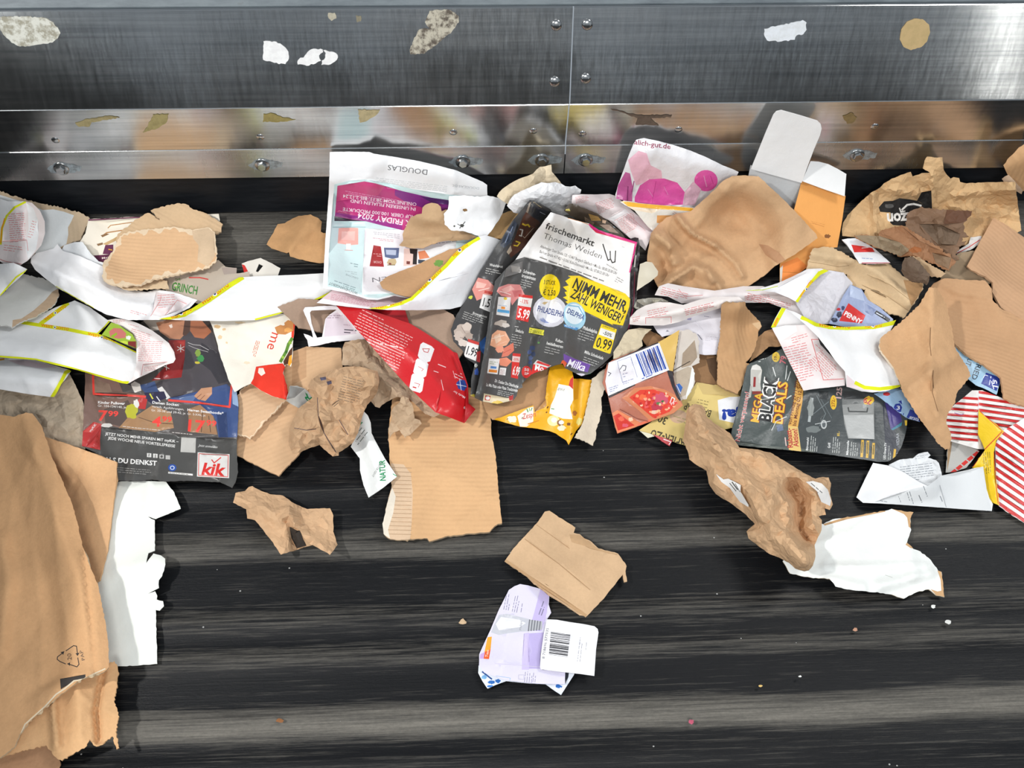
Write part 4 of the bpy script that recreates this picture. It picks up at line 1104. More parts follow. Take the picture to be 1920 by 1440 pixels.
S('packing_paper', 'wrinkled grey brown packing paper under the red carton', 'paper', 'M',
  [(940, 520), (945, 400), (960, 368), (1010, 352), (1110, 345), (1200, 440), (1290, 560), (1380, 660), (1480, 740), (1560, 800), (1640, 830), (1560, 872), (1500, 850), (1440, 790), (1400, 745), (1350, 740), (1310, 735), (1260, 760), (1210, 790), (1195, 808), (1165, 800), (1130, 760), (1100, 720), (1100, 600), (1060, 530)],
  '#b59a7d', 'kraft', amp=20, size=34, wave=5, step=5, torn=0.8, t=0.0007, folds=[([(1050, 360), (1100, 480), (1210, 600), (1340, 740)], 14, 60), ([(970, 370), (1060, 520)], 10, 40)])
S('packing_paper', 'torn flap of packing paper draped over the plain cardboard sheet', 'paper', 'M',
  [(1275, 830), (1290, 800), (1330, 770), (1340, 720), (1390, 745), (1420, 800), (1430, 880), (1465, 892), (1478, 915), (1440, 950), (1405, 990), (1370, 1000), (1365, 1015), (1330, 960), (1290, 975), (1260, 1010), (1252, 950), (1275, 890)],
  '#bb9e7e', 'kraft', amp=16, size=30, wave=4, step=5, torn=0.8, t=0.0007, dome=8)
S('label_strip', 'white paper label strip with green NATUR print hanging onto the belt', 'label', 'M',
  [(1080, 825), (1115, 860), (1135, 910), (1140, 980), (1170, 1040), (1230, 1150), (1270, 1210), (1312, 1272), (1230, 1340), (1120, 1415), (1085, 1330), (1062, 1230), (1060, 1150), (1000, 1072), (1040, 980), (1050, 900)], '#eef0ee', 'paper',
  prints=[('t', '#23935c', 'NATUR', (1235, 1300), (1230, 1160), 38, 3), ('t', '#23935c', 'Nur', (1290, 1290), (1240, 1335), 24, 2, 0.3), ('t', '#6b706c', 'WEITER GEHT', (1205, 1170), (1140, 1270), 14), ('g', '#8b908c', (1110, 970), (1040, 1060), 12, 3, 24), ('l', '#23935c', [(1285, 1255), (1310, 1270)], 5), ('g', '#5aa37c', (1060, 930), (1090, 900), 16, 1, 20)],
  t=0.0005, amp=3, size=70, wave=3, torn=0.2, folds=[([(1100, 850), (1110, 1000), (1180, 1200), (1200, 1360)], 14, 90)])
S('crumpled_kraft_paper', 'crumpled ball of brown kraft paper with small print in front of the corrugated piece', 'paper', 'M',
  [(705, 690), (715, 650), (730, 620), (790, 580), (860, 560), (900, 545), (960, 530), (1060, 530), (1130, 550), (1180, 560), (1192, 620), (1180, 700), (1140, 760), (1110, 790), (1080, 860), (1050, 980), (1010, 1050), (960, 1085), (920, 1110), (918, 1132), (880, 1135), (850, 1115), (820, 1090), (790, 1060), (720, 1080), (660, 1110), (605, 1116), (582, 1060), (585, 950), (610, 890), (650, 810), (740, 740)],
  '#bf9a74', 'kraft', prints=[('g', '#8a745e', (950, 600), (1100, 640), 9, 10, 17), ('p', '#5d5a70', [(790, 605), (830, 598), (835, 618), (800, 626)]), ('p', '#5d5a70', [(835, 632), (868, 625), (872, 645), (845, 655)]), ('l', '#6d5c4c', [(875, 790), (905, 765), (920, 760)], 6), ('l', '#6d5c4c', [(885, 800), (915, 775)], 5),
   ('l', '#4c4450', [(775, 740), (780, 860), (820, 980), (900, 1110)], 4), ('l', '#4c4450', [(620, 945), (700, 960), (765, 952)], 4), ('l', '#4c4450', [(920, 890), (980, 990)], 4)],
  amp=34, size=38, wave=6, dome=26, dround=18, step=4.5, torn=0.6, t=0.0007)
rc = thing('red_carton', 'glossy red flattened carton with white pictograms and tiny text', 'carton', 800, 720)
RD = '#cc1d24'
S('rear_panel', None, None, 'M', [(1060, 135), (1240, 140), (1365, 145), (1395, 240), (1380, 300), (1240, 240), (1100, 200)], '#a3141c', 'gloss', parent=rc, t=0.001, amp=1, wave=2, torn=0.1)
S('front_panel', None, None, 'M',
  [(905, 118), (1000, 125), (1090, 140), (1240, 185), (1400, 240), (1480, 288), (1560, 340), (1640, 390), (1690, 430), (1715, 470), (1760, 570), (1792, 660), (1785, 760), (1765, 912), (1670, 875), (1570, 838), (1470, 745), (1370, 650), (1290, 560), (1180, 440), (1040, 280), (960, 185)], RD, 'gloss',
  prints=[('g', '#f0b8b4', (1075, 150), (1450, 330), 11, 1, 12), ('g', '#eec0bc', (1060, 170), (1440, 350), 9, 9, 19), ('g', '#f4d4d0', (1160, 370), (1420, 425), 13, 1, 14), ('g', '#eec0bc', (1120, 330), (1400, 455), 9, 9, 19),
          ('p', '#f3eeee', [(1488, 366), (1545, 392), (1564, 412), (1535, 495), (1515, 502), (1462, 478), (1452, 455), (1470, 380)]), ('p', '#f3eeee', [(1452, 475), (1510, 498), (1524, 515), (1508, 595), (1490, 606), (1432, 585), (1421, 565), (1440, 485)]), ('p', '#f3eeee', [(1420, 577), (1482, 600), (1495, 615), (1482, 695), (1466, 708), (1408, 690), (1395, 672), (1410, 590)]),
          ('l', '#cc5a5a', [(1485, 410), (1530, 410), (1520, 435), (1495, 430), (1485, 410)], 5), ('l', '#cc5a5a', [(1455, 530), (1490, 548), (1478, 560)], 4), ('l', '#cc5a5a', [(1430, 640), (1465, 650), (1455, 670)], 4), ('l', '#c8262b', [(1420, 668), (1440, 674)], 8),
          ('p', '#2c4a9c', [(1712, 640), (1740, 615), (1775, 625), (1785, 665), (1765, 695), (1725, 680)]), ('l', '#dfe4f2', [(1712, 650), (1780, 665)], 4), ('l', '#dfe4f2', [(1735, 620), (1745, 690)], 4),
          ('t', '#f2dada', 'Made for', (1775, 735), (1695, 690), 14, 1), ('g', '#f2dada', (1750, 620), (1690, 590), 8, 3, 18), ('e', '#f0d0d0', 1770, 808, 9, 9),
          ('l', '#e8b0b0', [(1690, 560), (1705, 610)], 4), ('l', '#eec8c8', [(1590, 515), (1640, 535)], 6), ('l', '#eec8c8', [(1610, 620), (1625, 690)], 4), ('l', '#eec8c8', [(1560, 560), (1590, 570)], 5), ('l', '#a8161c', [(1610, 690), (1575, 835)], 3)],
  parent=rc, t=0.0012, amp=3, size=80, wave=3, torn=0.1, step=7, folds=[([(1100, 180), (1450, 480), (1700, 780)], 26, 200)])
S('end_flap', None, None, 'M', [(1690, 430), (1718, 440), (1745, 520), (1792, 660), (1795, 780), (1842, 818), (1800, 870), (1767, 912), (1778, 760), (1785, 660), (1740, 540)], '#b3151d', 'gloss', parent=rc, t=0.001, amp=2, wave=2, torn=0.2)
S('kraft_scrap', 'small crumpled brown paper with a black printed fold lying alone on the belt', 'paper', 'W',
  [(588, 205), (600, 160), (645, 150), (662, 132), (678, 128), (720, 150), (760, 165), (820, 172), (860, 200), (885, 215), (935, 235), (1040, 230), (1055, 265), (1055, 340), (1075, 400), (1040, 447), (1000, 425), (958, 402), (880, 425), (810, 447), (760, 370), (690, 285), (655, 278), (650, 235)], '#c9a27a', 'kraft',
  prints=[('p', '#3a342f', [(852, 318), (900, 335), (930, 405), (885, 418), (860, 370)])], amp=13, size=46, wave=5, dome=8, step=5, t=0.0009, torn=0.6,
  folds=[([(600, 180), (760, 240), (850, 290)], 10, 60), ([(850, 230), (870, 330), (1040, 440)], 14, 50), ([(690, 285), (820, 440)], 8, 40), ([(845, 290), (880, 420)], -16, 26)])

# ---------------------------------------------------------------- centre, upper
S('betting_paper', 'red printed inner side of betting paper below the beauty flyer', 'paper', 'D',
  [(60, 1300), (190, 1195), (300, 1200), (480, 1230), (700, 1220), (860, 1250), (760, 1300), (600, 1335), (500, 1350), (200, 1318)], '#e2c8cc', 'paper',
  prints=[('g', '#c98a96', (180, 1230), (560, 1300), 8, 7, 12), ('p', '#f0ecec', [(60, 1300), (110, 1265), (300, 1300), (500, 1335), (500, 1350), (200, 1318)])], **SLIP)
doug = [('p', '#cfe6e6', [(205, 330), (330, 300), (450, 290), (600, 310), (850, 370), (1150, 415), (1420, 430), (1440, 700), (1010, 1245), (700, 1230), (560, 1262), (480, 1255), (300, 1190), (150, 1165), (160, 900), (200, 400)]),
  ('p', '#f1f1f2', [(455, 690), (760, 700), (1200, 760), (1200, 1000), (1000, 1200), (430, 1235), (440, 1000)]),
  ('p', '#c2347c', [(230, 342), (450, 306), (540, 322), (760, 385), (1000, 440), (1148, 460), (1140, 720), (760, 705), (600, 665), (460, 632), (205, 628), (215, 520)]),
  ('p', '#d0457e', [(230, 342), (450, 306), (540, 322), (620, 345), (560, 420), (400, 440), (225, 470)]),
  ('p', '#8a2f8a', [(700, 375), (760, 385), (1000, 440), (1148, 460), (1145, 560), (920, 520), (780, 470), (700, 420)]),
  ('p', '#552a6a', [(900, 425), (1000, 440), (1148, 460), (1145, 500), (1000, 480)]),
  ('p', '#3a2a3c', [(205, 590), (330, 615), (460, 632), (205, 630)]),
  ('p', '#9a2c86', [(215, 560), (400, 590), (760, 660), (760, 705), (600, 668), (460, 632), (330, 612), (210, 590)]),
  ('g', '#e39ac0', (840, 480), (250, 375), 8, 4, -14),
  ('t', '#f6e6ee', 'ONLINE VOM 28.11. BIS 2.12.24', (878, 482), (277, 412), 26, 1.5), ('t', '#f6e6ee', 'IN UNSEREN FILIALEN UND', (872, 522), (338, 452), 26, 1.5), ('t', '#f6e6ee', 'AUF ÜBER 100.000 PRODUKTE', (868, 585), (275, 520), 26, 1.5),
  ('t', '#f6e6ee', 'BLACK FRIDAY 2024', (990, 655), (400, 562), 44, 2),
  ('t', '#6a6a6c', 'DOUGLAS', (968, 212), (645, 170), 42, 0.3), ('l', '#6a6a6c', [(935, 205), (935, 250)], 3), ('g', '#d4d6d8', (1130, 345), (500, 270), 10, 4, -14), ('t', '#b9bcc0', 'DOUGLAS.DE', (1390, 355), (1170, 330), 18),
  ('p', '#eeb0a4', [(240, 690), (330, 675), (400, 688), (400, 822), (330, 828), (232, 812)]), ('p', '#f2c4ba', [(265, 715), (375, 712), (370, 790), (262, 785)]), ('p', '#f0ece8', [(300, 815), (340, 815), (335, 870), (300, 870)]), ('l', '#d8887c', [(290, 868), (355, 870)], 4), ('p', '#a8c9cc', [(190, 676), (460, 676), (460, 684), (190, 686)]),
  ('g', '#8aa3a6', (400, 985), (330, 970), 12, 2, -18), ('t', '#7f9699', 'LANCÔME', (400, 1095), (300, 1060), 13), ('t', '#4a5a5c', 'WOCHENANGEBOT', (398, 1212), (165, 1128), 22, 0.6), ('g', '#8aa3a6', (380, 1175), (175, 1105), 11, 2, -16), ('g', '#a6babc', (390, 1050), (280, 1035), 8, 2, -14),
  ('p', '#a82f30', [(525, 828), (585, 838), (611, 1005), (493, 1000)]), ('t', '#e6c0bc', 'DIOR', (590, 960), (525, 955), 18), ('g', '#e0b0ac', (590, 900), (520, 895), 9, 2, -16),
  ('p', '#5d6b8c', [(610, 848), (735, 850), (730, 930), (680, 940), (618, 925)]), ('p', '#b5c0d4', [(625, 865), (712, 868), (708, 910), (630, 905)]), ('b', '#c9b48a', 675, 965, 42, 30), ('b', '#7d3a3a', 660, 980, 12, 8), ('l', '#8a7a52', [(640, 990), (700, 990)], 7),
  ('p', '#e7c9be', [(775, 855), (885, 862), (880, 990), (770, 1000)]), ('p', '#2b2626', [(820, 855), (885, 860), (878, 985), (845, 985), (850, 900), (825, 895)]), ('p', '#7a4038', [(795, 958), (825, 960), (822, 985), (795, 983)]), ('p', '#e08a62', [(890, 880), (945, 870), (985, 930), (900, 945)]), ('p', '#3d4654', [(890, 945), (950, 950), (920, 980), (890, 975)]),
  ('t', '#77797c', 'EN', (630, 1085), (513, 1095), 36, 0), ('g', '#b7babd', (740, 740), (500, 715), 9, 3, -14), ('g', '#cc9898', (690, 785), (500, 765), 7, 2, -12), ('g', '#7f8286', (1210, 790), (960, 820), 9, 5, 14)]
S('beauty_flyer', 'white and mint perfumery flyer with magenta banner leaning on the steel wall, upside down', 'flyer', 'D',
  [(168, 65), (330, 62), (490, 65), (530, 80), (700, 105), (900, 140), (1050, 175), (1200, 215), (1350, 280), (1420, 310), (1455, 335), (1457, 440), (1450, 700), (1200, 1050), (1000, 1262), (850, 1270), (700, 1240), (560, 1275), (480, 1270), (300, 1215), (110, 1180), (120, 1000), (130, 800), (160, 400)], '#f3f3f4', 'gloss', doug,
  amp=3.5, size=80, wave=5, wsize=190, torn=0.25, step=7, folds=[([(530, 80), (470, 400), (440, 1230)], 7, 130), ([(160, 300), (700, 380), (1200, 470)], 6, 120)])
S('kraft_scrap', 'torn brown kraft flap on top of the beauty flyer beside the white sticker scrap', 'paper', 'D',
  [(735, 830), (770, 790), (762, 740), (778, 700), (800, 650), (830, 600), (880, 575), (920, 570), (925, 520), (945, 498), (1000, 480), (1050, 490), (1075, 512), (1082, 550), (1120, 535), (1140, 550), (1140, 690), (1290, 720), (1345, 745), (1375, 765), (1300, 785), (1100, 795), (1000, 820), (930, 852), (840, 855), (780, 840)], '#bc9a73', 'kraft',
  amp=7, size=50, wave=4, t=0.001, torn=0.7, step=6, folds=[([(760, 800), (1000, 770), (1300, 750)], 7, 26), ([(880, 600), (1120, 640)], 8, 80)])
S('kraft_scrap', 'brown kraft patch between the white sticker scrap and the supermarket flyer', 'paper', 'C',
  [(320, 590), (420, 560), (560, 560), (620, 640), (480, 860), (330, 840), (160, 830), (195, 780), (260, 690)], '#b5905f', 'kraft', amp=5, size=50, wave=3, t=0.001, torn=0.6)
S('white_scrap', 'torn white sticker paper with black specks overlapping the beauty flyer', 'paper', 'px',
  [(842, 368), (870, 366), (900, 369), (914, 366), (930, 370), (944, 372), (951, 378), (945, 391), (942, 401), (930, 420), (917, 438), (909, 451), (896, 442), (873, 434), (846, 432), (834, 421), (832, 401), (840, 392)], '#f3f3f4', 'paper',
  prints=[('b', '#4a4a46', 866, 423, 4, 3), ('l', '#4a4a46', [(862, 428), (872, 416)], 1.5), ('l', '#4a4a46', [(858, 420), (868, 426)], 1.2), ('b', '#5a5a54', 852, 424, 2, 2), ('b', '#8a6a44', 872, 394, 5, 3)],
  amp=6, size=34, wave=3, t=0.0006, torn=0.8, step=5)
S('kraft_scrap', 'brown paper bag strip tucked inside the betting paper fold over the beauty flyer', 'paper', 'D',
  [(575, 1130), (640, 1085), (760, 1035), (900, 980), (1020, 920), (1150, 860), (1215, 852), (1330, 790), (1260, 960), (1100, 1120), (950, 1240), (800, 1250), (700, 1222), (630, 1190), (600, 1180), (585, 1155)], '#c09468', 'kraft',
  prints=[('b', '#6f9a44', 1060, 975, 40, 28)], amp=4, size=70, wave=3, t=0.0008, torn=0.6)
S('betting_paper', 'white betting paper fold with WEST LOTTO edge covering the beauty flyer corner', 'paper', 'D',
  [(480, 1345), (620, 1325), (750, 1290), (830, 1255), (900, 1190), (960, 1130), (1040, 1050), (1110, 985), (1180, 900), (1260, 830), (1375, 762), (1440, 745), (1520, 770), (1600, 800), (1560, 900), (1480, 1000), (1400, 1080), (1330, 1180), (1290, 1270), (1240, 1330), (1150, 1352), (900, 1360), (640, 1358)], '#eeeef0', 'paper',
  prints=band([(480, 1345), (620, 1325), (750, 1292), (830, 1255), (900, 1190), (1040, 1055), (1110, 990), (1190, 905), (1265, 835), (1375, 765)], 50) + edge_text((540, 1350), (760, 1300), 1, 30) + edge_text((905, 1208), (1085, 1035), 1, 38) + edge_text((1180, 930), (1300, 828), 1, 34) + [('l', '#d6d6d9', [(1060, 1120), (1300, 1060)], 3), ('l', '#dcdcde', [(1090, 1240), (1200, 1220)], 3)],
  t=0.0004, amp=2, size=90, wave=3, torn=0.15, folds=[([(700, 1330), (1050, 1200), (1400, 900)], 18, 200)])
S('tan_tissue', 'cream tissue paper standing up against the black skirt', 'paper', 'C',
  [(275, 415), (300, 375), (335, 340), (400, 295), (480, 250), (560, 220), (640, 190), (670, 150), (705, 122), (760, 115), (820, 100), (825, 170), (850, 200), (885, 240), (925, 295), (860, 400), (600, 520), (420, 520), (330, 460)], '#dac8a9', 'kraft',
  amp=14, size=45, wave=6, t=0.0006, torn=0.4, step=6, folds=[([(640, 190), (600, 400)], 14, 120)])
S('white_tissue', 'crumpled white tissue paper above the supermarket flyer', 'paper', 'C',
  [(375, 510), (400, 460), (450, 400), (520, 360), (600, 330), (660, 300), (720, 275), (800, 285), (860, 275), (920, 290), (960, 315), (1010, 320), (1060, 308), (1085, 330), (1118, 350), (1110, 390), (1045, 410), (1050, 480), (1000, 600), (800, 620), (560, 600), (440, 580)], '#f1f1f2', 'paper',
  amp=16, size=36, wave=5, t=0.0005, torn=0.7, step=5)
S('betting_paper', 'red lined betting paper strip right of the white tissue paper', 'paper', 'C',
  [(1030, 405), (1120, 395), (1250, 398), (1400, 392), (1470, 415), (1560, 495), (1640, 570), (1700, 620), (1790, 690), (1850, 745), (1800, 860), (1760, 960), (1700, 900), (1600, 830), (1400, 660), (1200, 560), (1020, 520)], '#efe2e1', 'paper',
  prints=[('g', PK, (1260, 490), (1440, 430), 9, 8, 15), ('p', '#f2eeee', [(1380, 640), (1560, 540), (1600, 590), (1470, 690)]), ('g', PK, (1480, 660), (1640, 580), 9, 11, 15), ('g', PK, (1060, 430), (1200, 415), 8, 5, 14), ('l', '#db9a9a', [(1450, 660), (1580, 590), (1760, 760)], 4)], **{**SLIP, 'folds': [([(1100, 430), (1450, 560), (1780, 820)], 16, 160)]})
# ---------------------------------------------------------------- kiwi fruit carton, then the supermarket flyer over it
kc = thing('fruit_carton', 'yellow kiwi fruit carton torn open below the supermarket flyer', 'carton', 1020, 780)
S('inner_panel', None, None, 'Q', [(258, 600), (400, 540), (520, 500), (640, 380), (720, 350), (800, 340), (900, 350), (760, 600), (700, 700), (600, 720), (370, 748), (332, 748), (285, 690)], '#b58a60', 'kraft', parent=kc, t=0.001, amp=3, size=60, wave=4, torn=0.3, lift=[((420, 640), 10, 160)])
S('printed_panel', None, None, 'Q',
  [(350, 748), (440, 712), (640, 640), (652, 690), (730, 600), (765, 345), (850, 330), (930, 375), (942, 440), (985, 440), (1078, 450), (1070, 500), (1055, 580), (1040, 640), (1005, 780), (960, 832), (935, 880), (905, 938), (888, 905), (850, 880), (810, 850), (760, 832), (650, 812), (540, 800)], '#f0b01e', 'gloss',
  prints=[('p', '#f5eee0', [(540, 800), (520, 720), (600, 660), (640, 650), (640, 760), (590, 800)]), ('t', '#d03a2c', 'Zespri', (560, 745), (665, 722), 40, 1, 0.3), ('l', '#3c8a3c', [(600, 690), (592, 668)], 7), ('l', '#7ab23c', [(612, 682), (610, 660)], 6), ('l', '#3c8a3c', [(622, 680), (630, 660)], 7), ('l', '#e0902c', [(600, 780), (680, 755)], 8),
          ('b', '#f3e7cf', 480, 745, 38, 26), ('p', '#b98852', [(645, 690), (655, 640), (735, 590), (740, 640), (720, 660)]),
          ('p', '#f6f1e6', [(830, 480), (938, 500), (940, 600), (915, 650), (935, 745), (860, 740), (760, 700), (770, 640), (800, 580)]), ('t', '#3f4a44', 'gold', (822, 520), (872, 535), 22, 0, 0.2), ('p', '#cf3a34', [(915, 450), (940, 420), (938, 520), (905, 490)]),
          ('e', '#f6e3a0', 790, 755, 46, 40), ('e', '#fdf6e0', 795, 750, 22, 20), ('b', '#8a5a34', 842, 770, 26, 26), ('e', '#f5eee4', 850, 768, 20, 16), ('b', '#f4e7c8', 850, 810, 34, 20), ('b', '#7d4f2c', 905, 780, 16, 12), ('b', '#b06a34', 950, 700, 18, 22), ('b', '#e8d87a', 985, 760, 22, 30),
          ('l', '#6a4020', [(750, 650), (745, 660)], 9), ('l', '#6a4020', [(742, 690), (736, 695)], 9), ('l', '#6a4020', [(560, 730), (555, 740)], 6), ('l', '#6a4020', [(450, 740), (440, 745)], 6), ('l', '#6a4020', [(930, 850), (922, 860)], 8), ('l', '#e09a10', [(985, 445), (975, 600)], 5), ('p', '#d99412', [(942, 440), (985, 440), (978, 590), (945, 600)]), ('l', '#3c8a3c', [(775, 665), (795, 668)], 6)],
  parent=kc, t=0.001, amp=4, size=70, wave=4, torn=0.3, step=6, folds=[([(940, 430), (930, 660), (905, 900)], 10, 60), ([(745, 380), (740, 640)], 6, 30)])
S('torn_board', 'long torn pale board strip beside the yellow fruit carton', 'cardboard', 'Q',
  [(1078, 440), (1110, 420), (1150, 380), (1197, 350), (1198, 470), (1170, 530), (1150, 580), (1155, 650), (1150, 700), (1130, 770), (1110, 830), (1110, 880), (1088, 942), (1060, 925), (1000, 900), (948, 880), (985, 820), (1008, 780), (1040, 650), (1060, 560)], '#cfc0aa', 'kraft',
  amp=5, size=40, wave=3, t=0.0015, torn=1.0, step=6)
sf = thing('supermarket_flyer', 'crumpled dark supermarket flyer headed Frischemarkt with yellow NIMM MEHR banner', 'flyer', 1030, 560)
S('inner_pages', None, None, 'C',
  [(945, 560), (965, 530), (1000, 488), (1060, 500), (1150, 535), (1280, 588), (1350, 640), (1420, 690), (1500, 760), (1560, 840), (1620, 870), (1500, 900), (1300, 800), (1140, 690)], '#4c4136', 'gloss',
  prints=[('p', '#b08a52', [(1190, 590), (1290, 620), (1320, 660), (1220, 660)]), ('p', '#d0c06a', [(965, 545), (1000, 540), (1010, 565), (960, 560)]), ('p', '#7d6a58', [(1150, 620), (1250, 680), (1230, 720), (1160, 670)]), ('p', '#9a8474', [(1300, 700), (1400, 700), (1500, 790), (1400, 770)]), ('p', '#3c6a50', [(1240, 700), (1400, 770), (1390, 790), (1250, 730)]), ('b', '#8aa0ac', 1470, 720, 30, 12), ('p', '#c8a88c', [(1330, 650), (1370, 660), (1360, 690), (1330, 680)])],
  parent=sf, t=0.0006, amp=8, size=30, wave=3, torn=0.8, step=5)
S('inner_pages', None, None, 'F',
  [(1360, 400), (1365, 350), (1400, 340), (1428, 345), (1442, 430), (1425, 560), (1418, 760), (1408, 880), (1372, 1040), (1322, 1150), (1250, 1240), (1150, 1318), (1090, 1340), (1080, 1300), (1280, 1120), (1330, 900), (1340, 600)], '#231c1e', 'gloss',
  prints=[('l', '#d9d4cc', [(1408, 480), (1398, 560)], 12), ('l', '#6a2438', [(1400, 600), (1395, 800), (1380, 920)], 7), ('l', '#c82a6c', [(1385, 880), (1350, 1040), (1280, 1170), (1130, 1310)], 8), ('l', '#6e5a4a', [(1412, 400), (1402, 470)], 8)],
  parent=sf, t=0.0006, amp=6, size=30, wave=2, torn=0.6, step=5)
S('back_page', None, None, 'F',
  [(615, 58), (690, 85), (770, 130), (790, 170), (660, 330), (560, 480), (450, 610), (400, 700), (370, 830), (340, 1000), (310, 1200), (270, 1400), (220, 1548), (170, 1528), (175, 1400), (200, 1290), (130, 1240), (110, 1190), (40, 1120), (22, 1030), (60, 930), (150, 780), (230, 620), (310, 490), (380, 380), (450, 270), (480, 220)], '#434242', 'gloss',
  prints=[('p', '#5c3c30', [(585, 150), (690, 225), (660, 320), (580, 410), (470, 495), (455, 450), (510, 320), (560, 190)]), ('l', '#7d5442', [(560, 230), (680, 280)], 5), ('l', '#4a2c22', [(520, 320), (640, 370)], 5), ('l', '#d0c0a8', [(640, 270), (575, 345), (560, 330)], 3),
          ('p', '#39404e', [(440, 290), (500, 210), (520, 240), (470, 380), (420, 420), (390, 400)]), ('l', '#8a98b4', [(460, 300), (430, 380)], 6), ('l', '#8a98b4', [(485, 260), (470, 300)], 5), ('p', '#b9a690', [(440, 450), (470, 400), (480, 440), (455, 470)]),
          ('l', '#e3c23c', [(560, 240), (580, 250), (600, 245), (612, 260)], 12), ('l', '#d8d0c6', [(540, 280), (560, 285), (550, 330), (535, 325)], 9), ('l', '#e3c23c', [(510, 370), (540, 380), (520, 405), (495, 400)], 9), ('l', '#b8c05a', [(700, 130), (730, 160), (720, 170)], 4), ('l', '#c8b07c', [(640, 75), (700, 115)], 3), ('p', '#8f8274', [(610, 80), (625, 75), (600, 160), (585, 150)]),
          ('p', '#2e3036', [(640, 100), (740, 140), (770, 150), (700, 230), (620, 180)]), ('l', '#9aa0a8', [(690, 150), (730, 170)], 4),
          ('t', '#dcdad6', 'Weichbrot', (310, 555), (410, 570), 20, 2), ('g', '#b0aeaa', (285, 575), (405, 600), 10, 3, 17),
          ('p', '#d98e84', [(180, 730), (225, 642), (300, 660), (345, 705), (330, 770), (250, 800), (215, 815)]), ('p', '#eeb8ac', [(215, 670), (290, 690), (270, 720), (210, 720)]), ('l', '#f2d0c4', [(230, 740), (310, 720)], 6), ('p', '#c2483e', [(275, 738), (335, 748), (330, 768), (272, 758)]), ('b', '#c6d04a', 170, 790, 16, 14),
          ('p', '#e4e2df', [(262, 765), (335, 780), (325, 905), (318, 902), (235, 868)]), ('t', '#232323', '1.59', (258, 855), (335, 872), 62, 2),
          ('t', '#d6d4d0', 'Erzeugnisse', (185, 915), (290, 945), 17, 2), ('g', '#a8a6a2', (120, 900), (290, 962), 9, 4, 16),
          ('b', '#b8a89c', 110, 1040, 62, 56), ('b', '#cdbeb2', 140, 1010, 36, 32), ('b', '#c4b4a8', 80, 1080, 38, 36), ('b', '#d3c6bc', 110, 1130, 34, 30), ('b', '#a8988c', 160, 1080, 30, 30), ('l', '#8a7a70', [(100, 1010), (130, 1060)], 4), ('l', '#8a7a70', [(90, 1090), (130, 1100)], 4),
          ('p', '#c23a34', [(150, 1100), (235, 1128), (230, 1150), (148, 1122)]), ('p', '#e4e2df', [(146, 1122), (230, 1150), (208, 1268), (118, 1230)]), ('t', '#232323', '1.99', (135, 1215), (212, 1238), 62, 2),
          ('p', '#b03434', [(215, 1200), (245, 1190), (240, 1280), (215, 1270)]), ('p', '#3a62a0', [(235, 1130), (285, 1080), (270, 1220), (245, 1190)]), ('b', '#4a6ac0', 215, 1350, 18, 26), ('b', '#c9c9c4', 210, 1300, 14, 16), ('b', '#b3a03c', 190, 1530, 22, 14)],
  parent=sf, t=0.0005, amp=4, size=60, wave=5, wsize=120, torn=0.5, step=6, folds=[([(640, 100), (420, 460), (250, 900), (190, 1500)], 12, 140)])
